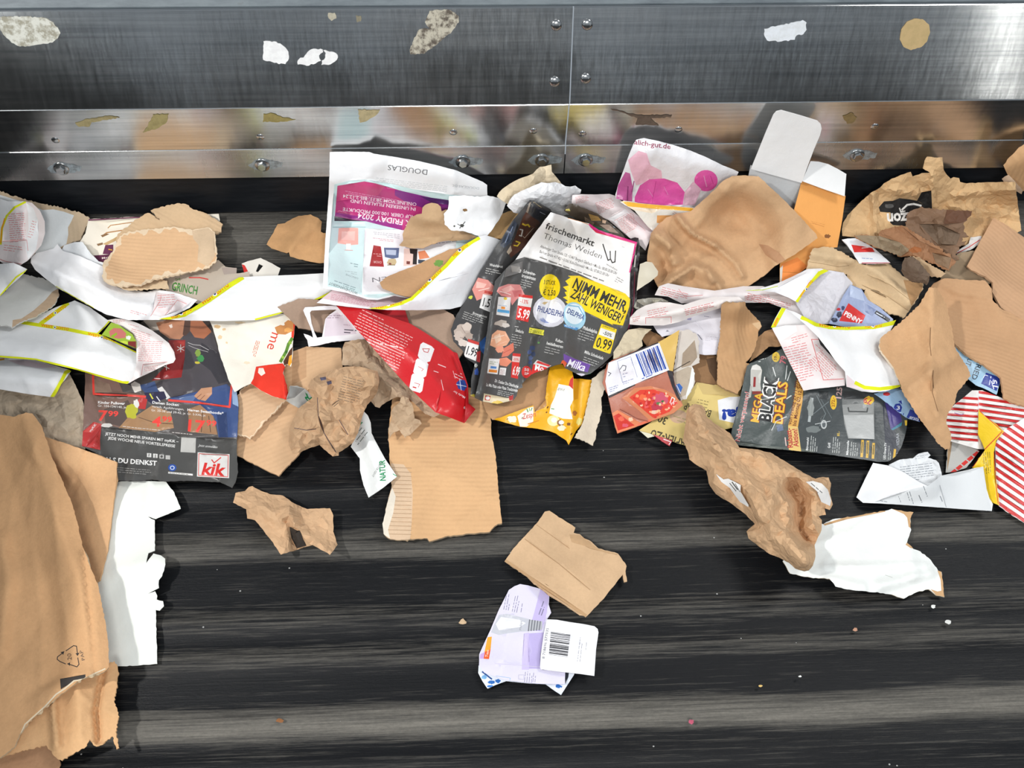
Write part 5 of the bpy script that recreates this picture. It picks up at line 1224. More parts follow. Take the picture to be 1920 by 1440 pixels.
fp = [
  ('p', '#e9e6e3', [(770, 150), (900, 190), (1000, 218), (1062, 236), (1130, 280), (1420, 375), (1395, 480), (1365, 600), (1362, 792), (1200, 720), (1000, 620), (840, 560), (575, 488), (505, 508), (560, 430), (650, 310)]),
  ('p', '#d9254f', [(1060, 232), (1130, 285), (1210, 305), (1425, 370), (1420, 395), (1200, 330), (1110, 305), (1065, 262)]), ('l', '#d6247c', [(1062, 242), (1085, 268), (1200, 316), (1410, 382), (1393, 480), (1366, 600)], 17),
  ('l', '#e0a070', [(900, 196), (1000, 222), (1055, 245)], 5),
  ('t', '#2a2725', 'frischemarkt', (727, 272), (1090, 408), 46, 2.5), ('t', '#4a4643', 'Thomas Weiden', (712, 345), (1148, 502), 42, -0.6),
  ('l', '#35312f', [(1162, 392), (1180, 450), (1200, 512), (1218, 505), (1216, 445)], 9), ('l', '#35312f', [(1218, 500), (1232, 530), (1252, 524), (1257, 442)], 9), ('t', '#6a6663', 'weiden', (1185, 545), (1265, 592), 15, 0),
  ('t', '#4c4845', 'Altenberger Dom Straße 125 • 51467 Bergisch Gladbach • Mo.-Sa.: 08.00-20.00 Uhr', (690, 415), (1265, 620), 21, 1.2), ('t', '#4c4845', 'Berliner Straße 417-421 • 51063 Köln-Dünnwald • Mo.-Sa.: 07.00-21.00 Uhr', (685, 455), (1205, 636), 21, 1.2),
  ('g', '#7d7975', (685, 492), (1335, 735), 15, 1, 12), ('g', '#8f8b88', (1265, 640), (1320, 672), 9, 3, 16), ('g', '#b8b4b0', (1305, 412), (1350, 424), 6, 1, 10),
  ('p', '#f1d01c', [(920, 640), (900, 628), (985, 628), (1100, 670), (1330, 762), (1366, 802), (1360, 860), (1312, 1002), (1230, 988), (1240, 1000), (1020, 892), (900, 840), (880, 822), (900, 815), (862, 790), (890, 780), (875, 750), (895, 745), (862, 712), (905, 700), (880, 668)]),
  ('t', '#2b2a25', 'NIMM MEHR,', (930, 716), (1332, 905), 78, 3), ('t', '#2b2a25', 'ZAHL WENIGER!', (912, 785), (1290, 985), 66, 2.5),
  ('e', '#cfcdd4', 765, 895, 128, 118, 14), ('e', '#e7e6ea', 765, 893, 108, 98, 14), ('b', '#8e98c0', 760, 960, 70, 22), ('b', '#c7a86a', 740, 835, 34, 12), ('l', '#aab0cc', [(690, 955), (760, 940), (850, 970)], 10),
  ('e', '#9fc9dc', 948, 930, 84, 105, -14), ('e', '#dfeaf0', 948, 915, 70, 78, -14), ('l', '#7fb4d0', [(900, 850), (980, 860), (1020, 930)], 9), ('t', '#2f4a86', 'DELPHIA', (890, 905), (1015, 962), 36, 3), ('p', '#4c8ec4', [(868, 992), (980, 1020), (965, 1038), (872, 1010)]), ('t', '#dfe8f0', 'ADELPHIA', (875, 1006), (955, 1024), 12, 1), ('e', '#cfcdd4', 800, 905, 70, 92, 10), ('e', '#e7e6ea', 785, 900, 78, 84, 10),
  ('t', '#2c3f80', 'PHILADELPHIA', (668, 893), (868, 942), 42, 2.5),
  ('e', '#efd31d', 763, 713, 78, 98, 0), ('t', '#2b2a25', '3 STÜCK', (718, 690), (805, 698), 30, 2), ('t', '#6a6420', 'für nur', (728, 722), (795, 728), 15, 0), ('t', '#2b2a25', '€ 2.50', (712, 770), (805, 778), 40, 2),
  ('p', '#6d6a68', [(440, 560), (560, 520), (560, 600), (420, 640)]), ('b', '#d6d2ce', 535, 590, 14, 16), ('p', '#8a8580', [(470, 550), (540, 560), (540, 600), (480, 600)]),
  ('t', '#e2e0dc', 'Schweine-', (562, 604), (655, 628), 24, 2.5), ('t', '#e2e0dc', 'krustenbraten', (552, 636), (655, 664), 24, 2.5), ('g', '#b4b2ae', (550, 660), (645, 685), 9, 4, 17),
  ('p', '#d98a86', [(365, 745), (380, 715), (450, 690), (540, 695), (560, 740), (580, 780), (520, 800), (480, 850), (460, 790), (400, 780)]), ('p', '#eab0a8', [(400, 730), (470, 700), (500, 730), (430, 760)]), ('p', '#c46a6a', [(480, 740), (550, 735), (560, 770), (500, 790)]), ('l', '#f2d4cc', [(390, 745), (470, 770)], 6),
  ('p', '#e7e5e2', [(378, 786), (472, 790), (460, 936), (362, 920)]), ('b', '#e2c23c', 430, 800, 14, 12), ('p', '#5aa8d8', [(372, 878), (462, 890), (460, 912), (368, 898)]), ('p', '#e8903a', [(400, 858), (430, 862), (428, 880), (398, 876)]), ('g', '#8fa8c0', (375, 850), (460, 860), 7, 1, 10),
  ('p', '#c9322e', [(532, 766), (636, 778), (634, 800), (530, 786)]), ('p', '#dddbd7', [(530, 786), (634, 800), (622, 866), (522, 850)]), ('t', '#c9322e', '-13%', (540, 830), (600, 840), 28, 2), ('p', '#d5302c', [(522, 850), (622, 866), (602, 976), (508, 955)]), ('t', '#f4f2ef', '5.99', (520, 938), (605, 955), 66, 2.5), ('g', '#f0c8c4', (550, 958), (590, 966), 7, 1, 9),
  ('p', '#e8e04a', [(612, 1016), (722, 1036), (716, 1076), (606, 1056)]), ('t', '#38502c', 'Driscoll’s', (612, 1050), (718, 1066), 24, 0, 0.1),
  ('g', '#c8c6c2', (500, 1010), (560, 1020), 9, 1, 14), ('t', '#e2e0dc', 'Seelachs', (505, 1045), (565, 1062), 22, 2), ('g', '#b4b2ae', (480, 1070), (560, 1085), 8, 6, 18),
  ('b', '#b8aca0', 400, 985, 50, 24), ('b', '#d8cec4', 430, 1000, 30, 20),
  ('p', '#e6a884', [(330, 1070), (370, 1035), (430, 1045), (465, 1110), (440, 1150), (360, 1170), (315, 1150)]), ('p', '#f3cdb0', [(345, 1080), (390, 1060), (400, 1110), (360, 1140)]), ('p', '#d8765e', [(420, 1170), (490, 1130), (495, 1190), (450, 1230), (400, 1240)]), ('p', '#e08a6c', [(380, 1250), (440, 1240), (480, 1270), (440, 1310), (390, 1300)]), ('l', '#f6dcc8', [(330, 1100), (420, 1075)], 5), ('l', '#c25a48', [(410, 1210), (470, 1180)], 6), ('l', '#f0b89c', [(360, 1150), (440, 1120)], 6), ('b', '#e89a7c', 390, 1180, 34, 26),
  ('p', '#e7e5e2', [(308, 1248), (388, 1252), (372, 1368), (294, 1358)]), ('p', '#e2852c', [(308, 1330), (370, 1336), (366, 1356), (304, 1350)]), ('p', '#4a86c8', [(320, 1305), (365, 1310), (362, 1326), (318, 1322)]), ('g', '#8a9a6a', (312, 1275), (375, 1280), 8, 2, 14), ('p', '#e0dedb', [(390, 1316), (438, 1320), (430, 1376), (384, 1370)]), ('g', '#b07a78', (392, 1334), (430, 1338), 6, 4, 11),
  ('p', '#c9322e', [(486, 1208), (545, 1214), (542, 1236), (484, 1230)]), ('p', '#e0c4c0', [(484, 1230), (542, 1236), (536, 1278), (480, 1272)]), ('t', '#c9322e', '-33%', (488, 1262), (530, 1266), 18, 2), ('p', '#d5302c', [(480, 1272), (536, 1278), (524, 1402), (472, 1390)]), ('t', '#f4f2ef', '6.99', (480, 1368), (530, 1380), 66, 2.5),
  ('b', '#3c4a70', 632, 1170, 22, 20), ('b', '#4a5a86', 612, 1200, 18, 18), ('b', '#33405e', 640, 1215, 18, 20), ('b', '#55648e', 620, 1245, 18, 18), ('b', '#3c4a70', 615, 1280, 16, 18), ('b', '#6aa05a', 680, 1130, 10, 8),
  ('e', '#d5302c', 588, 1350, 36, 46), ('t', '#f4f2ef', '50', (572, 1342), (606, 1346), 22, 2), ('t', '#f4f2ef', 'SP', (572, 1370), (604, 1374), 18, 2),
  ('t', '#e2e0dc', 'Kultur-', (805, 1118), (862, 1135), 22, 2.5), ('t', '#e2e0dc', 'heidelbeeren', (738, 1142), (860, 1172), 22, 2.5), ('g', '#b4b2ae', (730, 1165), (850, 1195), 9, 3, 19),
  ('p', '#d9d7d3', [(668, 1258), (775, 1302), (745, 1318), (640, 1290)]), ('p', '#c9322e', [(675, 1265), (770, 1300), (755, 1310), (660, 1280)]), ('p', '#d5302c', [(640, 1290), (745, 1318), (720, 1345), (620, 1370)]), ('t', '#f4f2ef', 'Mo', (650, 1335), (715, 1345), 40, 2.5),
  ('b', '#d8562c', 868, 1285, 24, 28), ('p', '#6f4a9e', [(866, 1212), (960, 1255), (1070, 1292), (1048, 1352), (985, 1340), (900, 1290), (868, 1260)]), ('t', '#f2eef6', 'Milka', (890, 1305), (1022, 1345), 56, 2, 0.2), ('b', '#c8c0cc', 985, 1372, 40, 14), ('b', '#4c9a6a', 1068, 1370, 22, 10),
  ('t', '#e2e0dc', 'Philadelphia', (1010, 1028), (1116, 1062), 24, 2.5), ('g', '#b4b2ae', (990, 1042), (1105, 1080), 9, 4, 20), ('t', '#e2e0dc', 'Milka Schokolade', (1022, 1208), (1162, 1258), 22, 2), ('g', '#b4b2ae', (1020, 1240), (1145, 1285), 9, 3, 18),
  ('p', '#f0d01c', [(1152, 988), (1266, 1030), (1218, 1212), (1206, 1212), (1088, 1170), (1088, 1158)]), ('t', '#4a4520', 'SUPERKNÜLLER', (1158, 1010), (1250, 1040), 14, 1.5), ('p', '#e6e4e0', [(1146, 1018), (1256, 1056), (1242, 1110), (1130, 1068)]), ('t', '#2b2a25', '-50%', (1160, 1066), (1225, 1090), 26, 2), ('t', '#2b2a25', '0.99', (1105, 1160), (1216, 1190), 74, 2), ('g', '#7a7020', (1170, 1188), (1200, 1196), 8, 1, 10),
  ('t', '#e2e0dc', 'Dr. Oetker Die Ofenfrische', (350, 1425), (525, 1470), 22, 2), ('t', '#e2e0dc', 'La Mia Pizza oder Pizza Tradizionale', (286, 1455), (520, 1500), 22, 2), ('g', '#b4b2ae', (375, 1490), (510, 1520), 8, 3, 14),
  ('p', '#d8c8a8', [(270, 1510), (480, 1550), (486, 1568), (380, 1600), (262, 1570)]), ('p', '#c23a34', [(280, 1525), (320, 1530), (312, 1565), (275, 1560)]), ('e', '#e8e4e0', 298, 1545, 16, 14), ('b', '#d8b43c', 370, 1580, 40, 16), ('p', '#b03434', [(455, 1535), (490, 1520), (488, 1560), (460, 1565)]),
]
S('front_page', None, None, 'F',
  [(770, 152), (840, 172), (900, 195), (1000, 222), (1062, 238), (1130, 285), (1200, 308), (1300, 338), (1418, 376), (1395, 480), (1367, 600), (1362, 740), (1372, 850), (1355, 1000), (1310, 1130), (1240, 1220), (1150, 1300), (1070, 1362), (1000, 1380), (930, 1345), (880, 1320), (860, 1285), (800, 1300), (740, 1325), (640, 1362), (590, 1400), (555, 1440), (560, 1465), (525, 1480),
   (515, 1530), (490, 1562), (370, 1590), (262, 1572), (200, 1545), (235, 1400), (270, 1200), (300, 1000), (328, 800), (352, 670), (430, 580), (505, 508), (560, 430), (650, 310)], '#4d4c4b', 'gloss', fp,
  parent=sf, t=0.0006, amp=5, size=70, wave=5, wsize=150, torn=0.35, step=6, gap=0.003,
  folds=[([(830, 520), (700, 1000), (600, 1380)], -9, 50), ([(780, 160), (720, 600), (640, 1000), (560, 1400)], 14, 110), ([(1000, 230), (900, 700), (860, 1280)], 12, 110), ([(430, 580), (350, 800), (240, 1500)], 9, 60), ([(1400, 400), (1370, 800), (1250, 1200)], -8, 120)])
# ---------------------------------------------------------------- right, against the wall
S('film_package', 'white plastic package film with pink flowers and web address leaning on the wall', 'package', 'U',
  [(55, 660), (75, 590), (100, 520), (150, 380), (190, 280), (212, 247), (270, 235), (380, 258), (500, 290), (620, 330), (740, 380), (860, 440), (940, 470), (980, 490), (960, 530), (900, 560), (780, 680), (650, 760), (400, 745), (200, 720), (60, 690)], '#eceaec', 'film',
  prints=[('p', '#efbccb', [(150, 400), (230, 330), (290, 350), (320, 440), (400, 480), (410, 560), (300, 560), (210, 590), (170, 480)]), ('p', '#c15f98', [(75, 590), (130, 490), (165, 500), (185, 600), (180, 720), (60, 690)]), ('l', '#8f3a72', [(150, 600), (145, 710)], 10), ('l', '#a8508a', [(180, 640), (195, 560)], 8),
          ('p', '#ec5fb0', [(200, 680), (240, 590), (310, 545), (420, 538), (520, 570), (575, 640), (560, 735), (400, 740), (200, 718)]), ('l', '#ea8ac0', [(300, 620), (340, 680)], 6), ('l', '#ea8ac0', [(420, 600), (450, 660)], 5), ('l', '#c43c88', [(360, 560), (330, 720)], 4),
          ('e', '#ec5fb0', 735, 555, 88, 80), ('l', '#f0a0cc', [(720, 520), (740, 600)], 7), ('l', '#c43c88', [(770, 520), (790, 580)], 4), ('p', '#efc4d6', [(575, 640), (640, 560), (700, 620), (650, 740), (560, 740)]), ('t', '#9c4a62', 'alich-gut.de', (195, 282), (468, 318), 36, 2)],
  amp=7, size=60, wave=5, wsize=150, torn=0.2, step=6, t=0.0004)
S('film_package', 'white package with yellow edge stripe below the pink flowered film', 'package', 'U',
  [(90, 715), (120, 705), (250, 725), (640, 758), (720, 770), (640, 860), (500, 960), (370, 960), (300, 900), (200, 780)], '#ece6da', 'film',
  prints=[('p', '#f2b53a', [(100, 708), (250, 727), (640, 760), (640, 785), (400, 770), (150, 748)]), ('g', '#4c4640', (470, 745), (640, 752), 10, 1, 12), ('p', '#f0dcc0', [(150, 748), (400, 770), (330, 800), (190, 775)]), ('p', '#e8a868', [(368, 815), (480, 815), (400, 880), (365, 870)]), ('g', '#d0a8a0', (490, 790), (560, 830), 8, 2, 12)],
  amp=3, size=60, wave=3, torn=0.2, t=0.0005)
S('corner_cardboard', 'brown cardboard corner at the top right, standing against the steel strip', 'cardboard', 'A',
  [(1650, 245), (1700, 180), (1770, 110), (1812, 80), (1900, 60), (1900, 500), (1830, 440), (1780, 450), (1745, 420), (1700, 340), (1670, 290)], '#c79b6c', 'corr', t=0.003, amp=3, wave=3, torn=0.9, rot=1.0)
S('corner_cardboard', 'small dull board edge just below the brown top right corner piece', 'cardboard', 'A',
  [(1638, 350), (1690, 320), (1740, 370), (1800, 440), (1790, 470), (1740, 440), (1660, 390)], '#b3977c', 'kraft', t=0.002, amp=2, wave=2, torn=0.8)
pb = thing('shipping_bag', 'wrinkled tan shipping bag with black printed patch at the upper right', 'paper bag', 1750, 390)
S('bag_body', None, None, 'A',
  [(405, 740), (415, 690), (450, 630), (500, 580), (560, 520), (640, 450), (700, 420), (730, 385), (790, 350), (860, 320), (935, 298), (950, 335), (1020, 310), (1085, 305), (1030, 270), (1052, 190), (1062, 180), (1120, 186), (1182, 184), (1190, 280), (1215, 320), (1245, 352), (1270, 338), (1310, 345), (1318, 375), (1370, 385), (1500, 378), (1640, 376), (1742, 374), (1760, 520), (1775, 640), (1790, 750), (1640, 820), (1400, 860), (1000, 880), (690, 840), (500, 800), (410, 790)],
  '#cfa978', 'kraft', prints=[('p', '#2c2a29', [(1020, 455), (1095, 440), (1102, 590), (980, 590), (985, 520)]), ('p', '#2c2a29', [(690, 570), (730, 525), (800, 520), (850, 500), (930, 510), (985, 520), (1050, 560), (1060, 640), (930, 720), (860, 712), (800, 708), (778, 690), (780, 610), (700, 605)]),
    ('b', '#5c5a58', 770, 560, 40, 18), ('l', '#e6e2dc', [(1015, 558), (960, 545), (910, 552), (870, 590)], 15), ('l', '#e6e2dc', [(850, 578), (860, 605), (892, 600)], 10), ('t', '#e6e2dc', 'azon', (950, 612), (752, 622), 84, 4)],
  parent=pb, amp=14, size=44, wave=6, wsize=140, t=0.0009, torn=0.7, step=5.5,
  folds=[([(640, 470), (670, 760)], 10, 40), ([(1100, 300), (1100, 800)], 8, 30), ([(1280, 480), (1740, 430)], 7, 40), ([(1250, 560), (1770, 640)], 8, 50), ([(700, 430), (1000, 470)], 9, 40)])
S('white_sheet', 'white paper edge with red line behind the torn wet cardboard', 'paper', 'Y',
  [(1080, 390), (1200, 375), (1200, 450), (1100, 520), (930, 590), (900, 560), (980, 510), (1060, 460)], '#dcd8d4', 'paper', prints=[('l', '#c9403c', [(920, 572), (1060, 500), (1180, 420)], 9)], amp=2, wave=2)
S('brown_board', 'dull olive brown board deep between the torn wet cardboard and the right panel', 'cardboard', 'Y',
  [(860, 640), (960, 560), (1110, 540), (1180, 560), (1100, 700), (1180, 800), (1320, 900), (1100, 960), (860, 960), (740, 860), (800, 760)], '#9a8468', 'kraft', amp=5, size=60, wave=4, t=0.002, torn=0.8)
# tall orange box with white flaps
ob = thing('orange_box', 'open folding carton, orange side with two white flaps, standing at the wall', 'carton', 1520, 440)
S('grey_panel', None, None, 'U', [(1070, 440), (1200, 480), (1450, 555), (1440, 640), (1395, 790), (1340, 900), (1200, 800), (1080, 640), (1050, 540)], '#d3d5d6', 'paper', parent=ob, t=0.0008, amp=1, wave=2, torn=0.05, plane=True)
S('orange_panel', None, None, 'U',
  [(1455, 552), (1600, 605), (1782, 668), (1755, 860), (1720, 1055), (1640, 1060), (1560, 1130), (1480, 1215), (1290, 1352), (1290, 1180), (1330, 960), (1395, 780), (1430, 650)], '#eea85e', 'paper', parent=ob,
  prints=[('b', '#8a5a34', 1645, 972, 24, 16), ('l', '#c88444', [(1530, 870), (1620, 900)], 3), ('p', '#f0904a', [(1300, 1180), (1420, 1130), (1500, 1200), (1290, 1350)]), ('p', '#d9d2c8', [(1270, 1230), (1312, 1190), (1300, 1340), (1270, 1330)]), ('g', '#d29050', (1520, 860), (1640, 890), 5, 2, 14), ('l', '#b87838', [(1310, 1240), (1450, 1250)], 4)],
  t=0.0008, amp=3, size=90, wave=3, torn=0.1, plane=True)
S('small_flap', None, None, 'U', [(1520, 408), (1580, 412), (1650, 430), (1720, 465), (1788, 505), (1780, 600), (1775, 672), (1600, 612), (1455, 558), (1490, 480)], '#f1f1f0', 'paper', parent=ob, t=0.0008, amp=1, wave=2, torn=0.05, plane=True)
S('large_flap', None, None, 'U',
  [(1240, 60), (1262, 35), (1300, 26), (1440, 65), (1570, 105), (1595, 130), (1602, 165), (1590, 215), (1545, 320), (1500, 440), (1452, 572), (1260, 520), (1072, 468), (1120, 350), (1180, 200)], '#f4f4f3', 'paper', parent=ob, t=0.0008, amp=1, wave=3, torn=0.05, plane=True)
# wet brown cardboards
S('tan_board', 'long torn pale tan board with split layers left of the grey crumpled scrap', 'cardboard', 'A',
  [(132, 1055), (150, 980), (170, 910), (195, 882), (270, 875), (340, 882), (480, 960), (560, 1010), (680, 1010), (760, 1000), (860, 1085), (960, 1150), (1030, 1148), (1034, 1200), (1000, 1255), (940, 1340), (880, 1425), (830, 1400), (780, 1392), (680, 1330), (600, 1300), (556, 1262), (590, 1205), (500, 1195), (425, 1165), (445, 1085), (340, 1062), (230, 1062)],
  '#cfb188', 'kraft', prints=[('l', ('#a58a66', 'kraft'), [(150, 990), (250, 1005), (380, 1030), (460, 1020)], 5), ('p', ('#b48a5c', 'kraft'), [(880, 1130), (1030, 1150), (1020, 1220), (940, 1330)]), ('l', ('#a58a66', 'kraft'), [(560, 1170), (760, 1260), (920, 1370)], 4), ('l', ('#a58a66', 'kraft'), [(600, 1090), (780, 1170), (950, 1300)], 3)],
  amp=6, size=60, wave=4, t=0.002, torn=1.4, step=6, folds=[([(480, 970), (700, 1080), (930, 1300)], 16, 110), ([(170, 920), (460, 980)], 8, 60)])
S('red_label', 'white printed label with a red block under the dark wet cardboard', 'label', 'A',
  [(405, 820), (450, 812), (512, 808), (580, 840), (660, 890), (780, 1000), (660, 1005), (540, 1003), (495, 930), (450, 870)], '#eceef2', 'gloss',
  prints=[('p', '#d6322f', [(478, 858), (560, 870), (640, 885), (660, 915), (500, 918)]), ('l', '#f0d8d8', [(560, 885), (610, 880)], 6), ('g', '#7d94c0', (560, 965), (700, 975), 8, 1, 10), ('l', '#c83a44', [(560, 1000), (775, 1000)], 7), ('p', '#b9b3ae', [(410, 825), (440, 850), (490, 930), (460, 930), (420, 880)])], amp=3, size=50, wave=2, t=0.0006)
S('wet_cardboard', 'dark brown wet cardboard piece lying over the shipping bag print', 'cardboard', 'A',
  [(905, 620), (960, 590), (1020, 562), (1040, 575), (1200, 588), (1412, 600), (1395, 640), (1345, 690), (1348, 760), (1385, 795), (1335, 800), (1330, 835), (1368, 830), (1350, 860), (1305, 870), (1310, 900), (1280, 930), (1310, 970), (1240, 1000), (1100, 960), (900, 820), (900, 700)], '#7d6049', 'wet',
  prints=[('p', '#644330', [(1215, 590), (1412, 600), (1390, 660), (1330, 690), (1190, 700)]), ('p', '#6f5a47', [(1000, 700), (1150, 700), (1320, 780), (1290, 860), (1150, 860)])], amp=12, size=42, wave=5, t=0.0012, torn=1.6, step=5, folds=[([(1150, 700), (1200, 900)], 8, 60), ([(940, 620), (1300, 720)], 6, 60)])
S('wet_cardboard', 'reddish brown wet cardboard strip crossing the middle of the dark torn heap', 'cardboard', 'A',
  [(500, 785), (560, 780), (690, 790), (700, 755), (760, 735), (870, 708), (960, 760), (1100, 845), (1180, 890), (1180, 920), (1245, 930), (1250, 960), (1285, 985), (1230, 1060), (1190, 1050), (1130, 1010), (1090, 1000), (990, 960), (930, 945), (880, 950), (850, 950), (780, 920), (700, 890), (600, 850), (530, 815)], '#9c6f4c', 'wet',
  prints=[('p', '#8d7a60', [(500, 785), (690, 790), (850, 840), (930, 900), (860, 950), (700, 890), (540, 820)]), ('b', '#a05f30', 970, 900, 50, 26), ('p', '#84694f', [(1100, 920), (1250, 960), (1230, 1050), (1130, 1000)]), ('l', '#7c583c', [(870, 720), (1000, 830), (1160, 900)], 4)], amp=11, size=38, wave=4, t=0.0012, torn=1.6, step=5, folds=[([(880, 715), (1180, 900)], 8, 60), ([(700, 800), (1000, 960)], 8, 40)])
S('wet_cardboard', 'pale torn ply edge running below the reddish brown wet strip', 'cardboard', 'A',
  [(930, 945), (1000, 960), (1090, 1010), (1170, 1060), (1210, 1080), (1170, 1110), (1100, 1110), (1040, 1060), (980, 1000)], '#c2a27c', 'kraft', amp=5, size=30, wave=2, t=0.0012, torn=1.2, step=5)
S('grey_scrap', 'dark grey brown crumpled paper scrap in the middle of the wet cardboard heap', 'paper', 'A',
  [(860, 1060), (875, 990), (890, 960), (950, 950), (1000, 985), (1040, 1040), (1085, 1090), (1075, 1140), (1060, 1170), (1000, 1150), (950, 1150), (890, 1110)], '#6d5a4a', 'kraft', amp=18, size=26, wave=3, dome=8, torn=1.0, step=4.5)
# big kraft sheet
S('kraft_sheet', 'large brown kraft paper sheet with folded crumpled lower left corner', 'paper', 'U',
  [(375, 885), (440, 830), (520, 800), (620, 785), (760, 660), (860, 560), (930, 520), (1030, 515), (1130, 522), (1280, 660), (1400, 780), (1560, 955), (1572, 985), (1540, 1010), (1400, 1110), (1250, 1195), (1180, 1260), (1060, 1340), (930, 1400), (860, 1432), (780, 1400), (600, 1372), (470, 1360), (385, 1372), (350, 1300), (290, 1200), (300, 1080), (320, 950)],
  '#c49c72', 'kraft', prints=[('p', '#b18560', [(1130, 1030), (1200, 1040), (1290, 1100), (1330, 1150), (1280, 1180), (1180, 1110)])],
  amp=9.4, size=80, wave=5, t=0.0009, torn=0.6, step=5, nc=7,
  folds=[([(515, 810), (560, 900), (640, 960), (800, 1040), (960, 1180), (1010, 1270)], 5, 24), ([(390, 1365), (500, 1290), (650, 1195), (745, 1230), (780, 1330)], 6, 24), ([(400, 900), (470, 1040), (450, 1130), (500, 1190)], 6, 26), ([(520, 830), (640, 960), (800, 1040)], 16, 45), ([(360, 960), (470, 1060), (500, 1160)], 26, 70), ([(390, 1360), (640, 1200), (760, 1280)], 18, 70), ([(500, 1100), (420, 1230), (390, 1330)], -14, 60), ([(750, 1220), (830, 1340), (860, 1420)], 14, 40), ([(880, 640), (1150, 980), (1250, 1180)], 4, 60), ([(800, 1040), (960, 1180), (1000, 1260)], 8, 50)])
S('beige_scrap', 'small translucent beige paper corner right of the supermarket flyer', 'paper', 'U',
  [(215, 1380), (225, 1280), (240, 1180), (285, 1162), (330, 1168), (376, 1235), (372, 1265), (320, 1310), (260, 1350)], '#d3cbb8', 'paper', amp=4, size=40, wave=3, torn=0.2, lift=[((300, 1230), 10, 70)])
# ---------------------------------------------------------------- right, middle
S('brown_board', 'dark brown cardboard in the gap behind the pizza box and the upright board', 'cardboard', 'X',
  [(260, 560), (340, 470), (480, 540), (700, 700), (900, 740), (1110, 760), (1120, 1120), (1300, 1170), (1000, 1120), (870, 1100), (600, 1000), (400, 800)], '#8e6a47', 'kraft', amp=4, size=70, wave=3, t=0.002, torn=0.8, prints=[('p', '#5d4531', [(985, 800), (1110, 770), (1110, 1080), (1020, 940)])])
S('white_sheet', 'white form sheet with faint printed lines beneath the twisted betting paper', 'paper', 'X',
  [(390, 420), (560, 360), (760, 320), (1000, 240), (1160, 200), (1160, 740), (1000, 752), (900, 740), (900, 620), (780, 500), (600, 520), (490, 550), (440, 500)], '#e4e1e8', 'paper',
  prints=[('g', '#9a96a8', (960, 320), (1140, 345), 12, 1, 14), ('g', '#b0acb8', (980, 545), (1130, 560), 7, 4, 15), ('p', '#a9a3c4', [(765, 340), (820, 335), (815, 362), (775, 360)]), ('l', '#6d6a78', [(890, 520), (935, 580)], 8), ('e', '#9a98a4', 548, 482, 12, 9), ('l', '#9a98a4', [(530, 492), (570, 488)], 4), ('l', '#c8c4cc', [(860, 370), (950, 470)], 4)],
  amp=7, size=50, wave=4, torn=0.5, step=6)
S('silver_scrap', 'crumpled grey film scrap between the supermarket flyer and the kraft sheet', 'scrap', 'X',
  [(170, 210), (210, 130), (360, 110), (480, 115), (560, 150), (480, 200), (360, 240), (270, 240), (200, 235)], '#9c988c', 'film', prints=[('p', '#5a564e', [(200, 150), (300, 210), (280, 235), (200, 215)]), ('p', '#c8c2b0', [(380, 130), (470, 130), (400, 190)])], amp=12, size=26, wave=3, torn=0.5, step=4.5)
S('tan_tissue', 'cream wrinkled paper beside the lower right edge of the supermarket flyer', 'paper', 'X',
  [(-60, 720), (0, 640), (60, 520), (110, 470), (230, 450), (290, 455), (370, 462), (300, 520), (260, 590), (270, 650), (120, 760), (0, 790), (-60, 800)], '#cdbd9f', 'kraft', amp=12, size=30, wave=4, torn=0.5, step=5)
S('betting_paper', 'upper twisted strip of red printed betting paper under the kraft sheet', 'paper', 'B',
  [(240, 190), (270, 130), (330, 110), (430, 130), (640, 160), (830, 130), (960, 130), (1060, 165), (1180, 215), (1250, 270), (1330, 370), (1240, 345), (1120, 285), (1000, 240), (830, 240), (700, 245), (560, 235), (420, 245), (330, 200)], '#ece4e3', 'paper',
  prints=[('g', PK, (290, 140), (480, 190), 8, 4, 14), ('l', '#dd9a9a', [(400, 150), (440, 200), (560, 190)], 4), ('g', PK, (860, 180), (1180, 260), 8, 4, 13), ('g', PK, (840, 200), (1020, 190), 7, 3, 12)], **{**SLIP, 'folds': [([(300, 150), (640, 215), (900, 180), (1250, 300)], 14, 60)], 'amp': 4, 'size': 40})
S('betting_paper', 'lower twisted strip of red printed betting paper above the pizza box', 'paper', 'B',
  [(72, 385), (75, 340), (120, 290), (180, 258), (260, 236), (340, 238), (430, 255), (540, 220), (640, 200), (800, 200), (840, 232), (760, 250), (690, 272), (500, 330), (400, 370), (300, 392), (150, 392)], '#ebe3df', 'paper',
  prints=[('g', PK, (190, 300), (330, 270), 8, 4, 14), ('l', '#db8c8c', [(180, 380), (180, 340), (350, 335), (350, 375)], 4), ('g', PK, (440, 290), (640, 240), 9, 4, 12), ('g', PK, (90, 345), (150, 330), 7, 3, 12)], **{**SLIP, 'folds': [([(80, 350), (400, 300), (830, 215)], 14, 60)], 'amp': 6, 'size': 30, 'step': 6})
S('brown_board', 'brown twisted paper strip left of the dark rocket flyer corner', 'paper', 'X',
  [(1470, 830), (1500, 760), (1560, 560), (1640, 490), (1750, 450), (1860, 440), (1900, 560), (1880, 640), (1790, 660), (1690, 660), (1600, 740)], '#a37c55', 'kraft', amp=10, size=40, wave=3, torn=0.6, step=5)
bx_ = thing('baking_paper_box', 'flattened yellow baking paper box with upside down PAPIER-ZUSCHNITTE and ja! print', 'carton', 1330, 770)
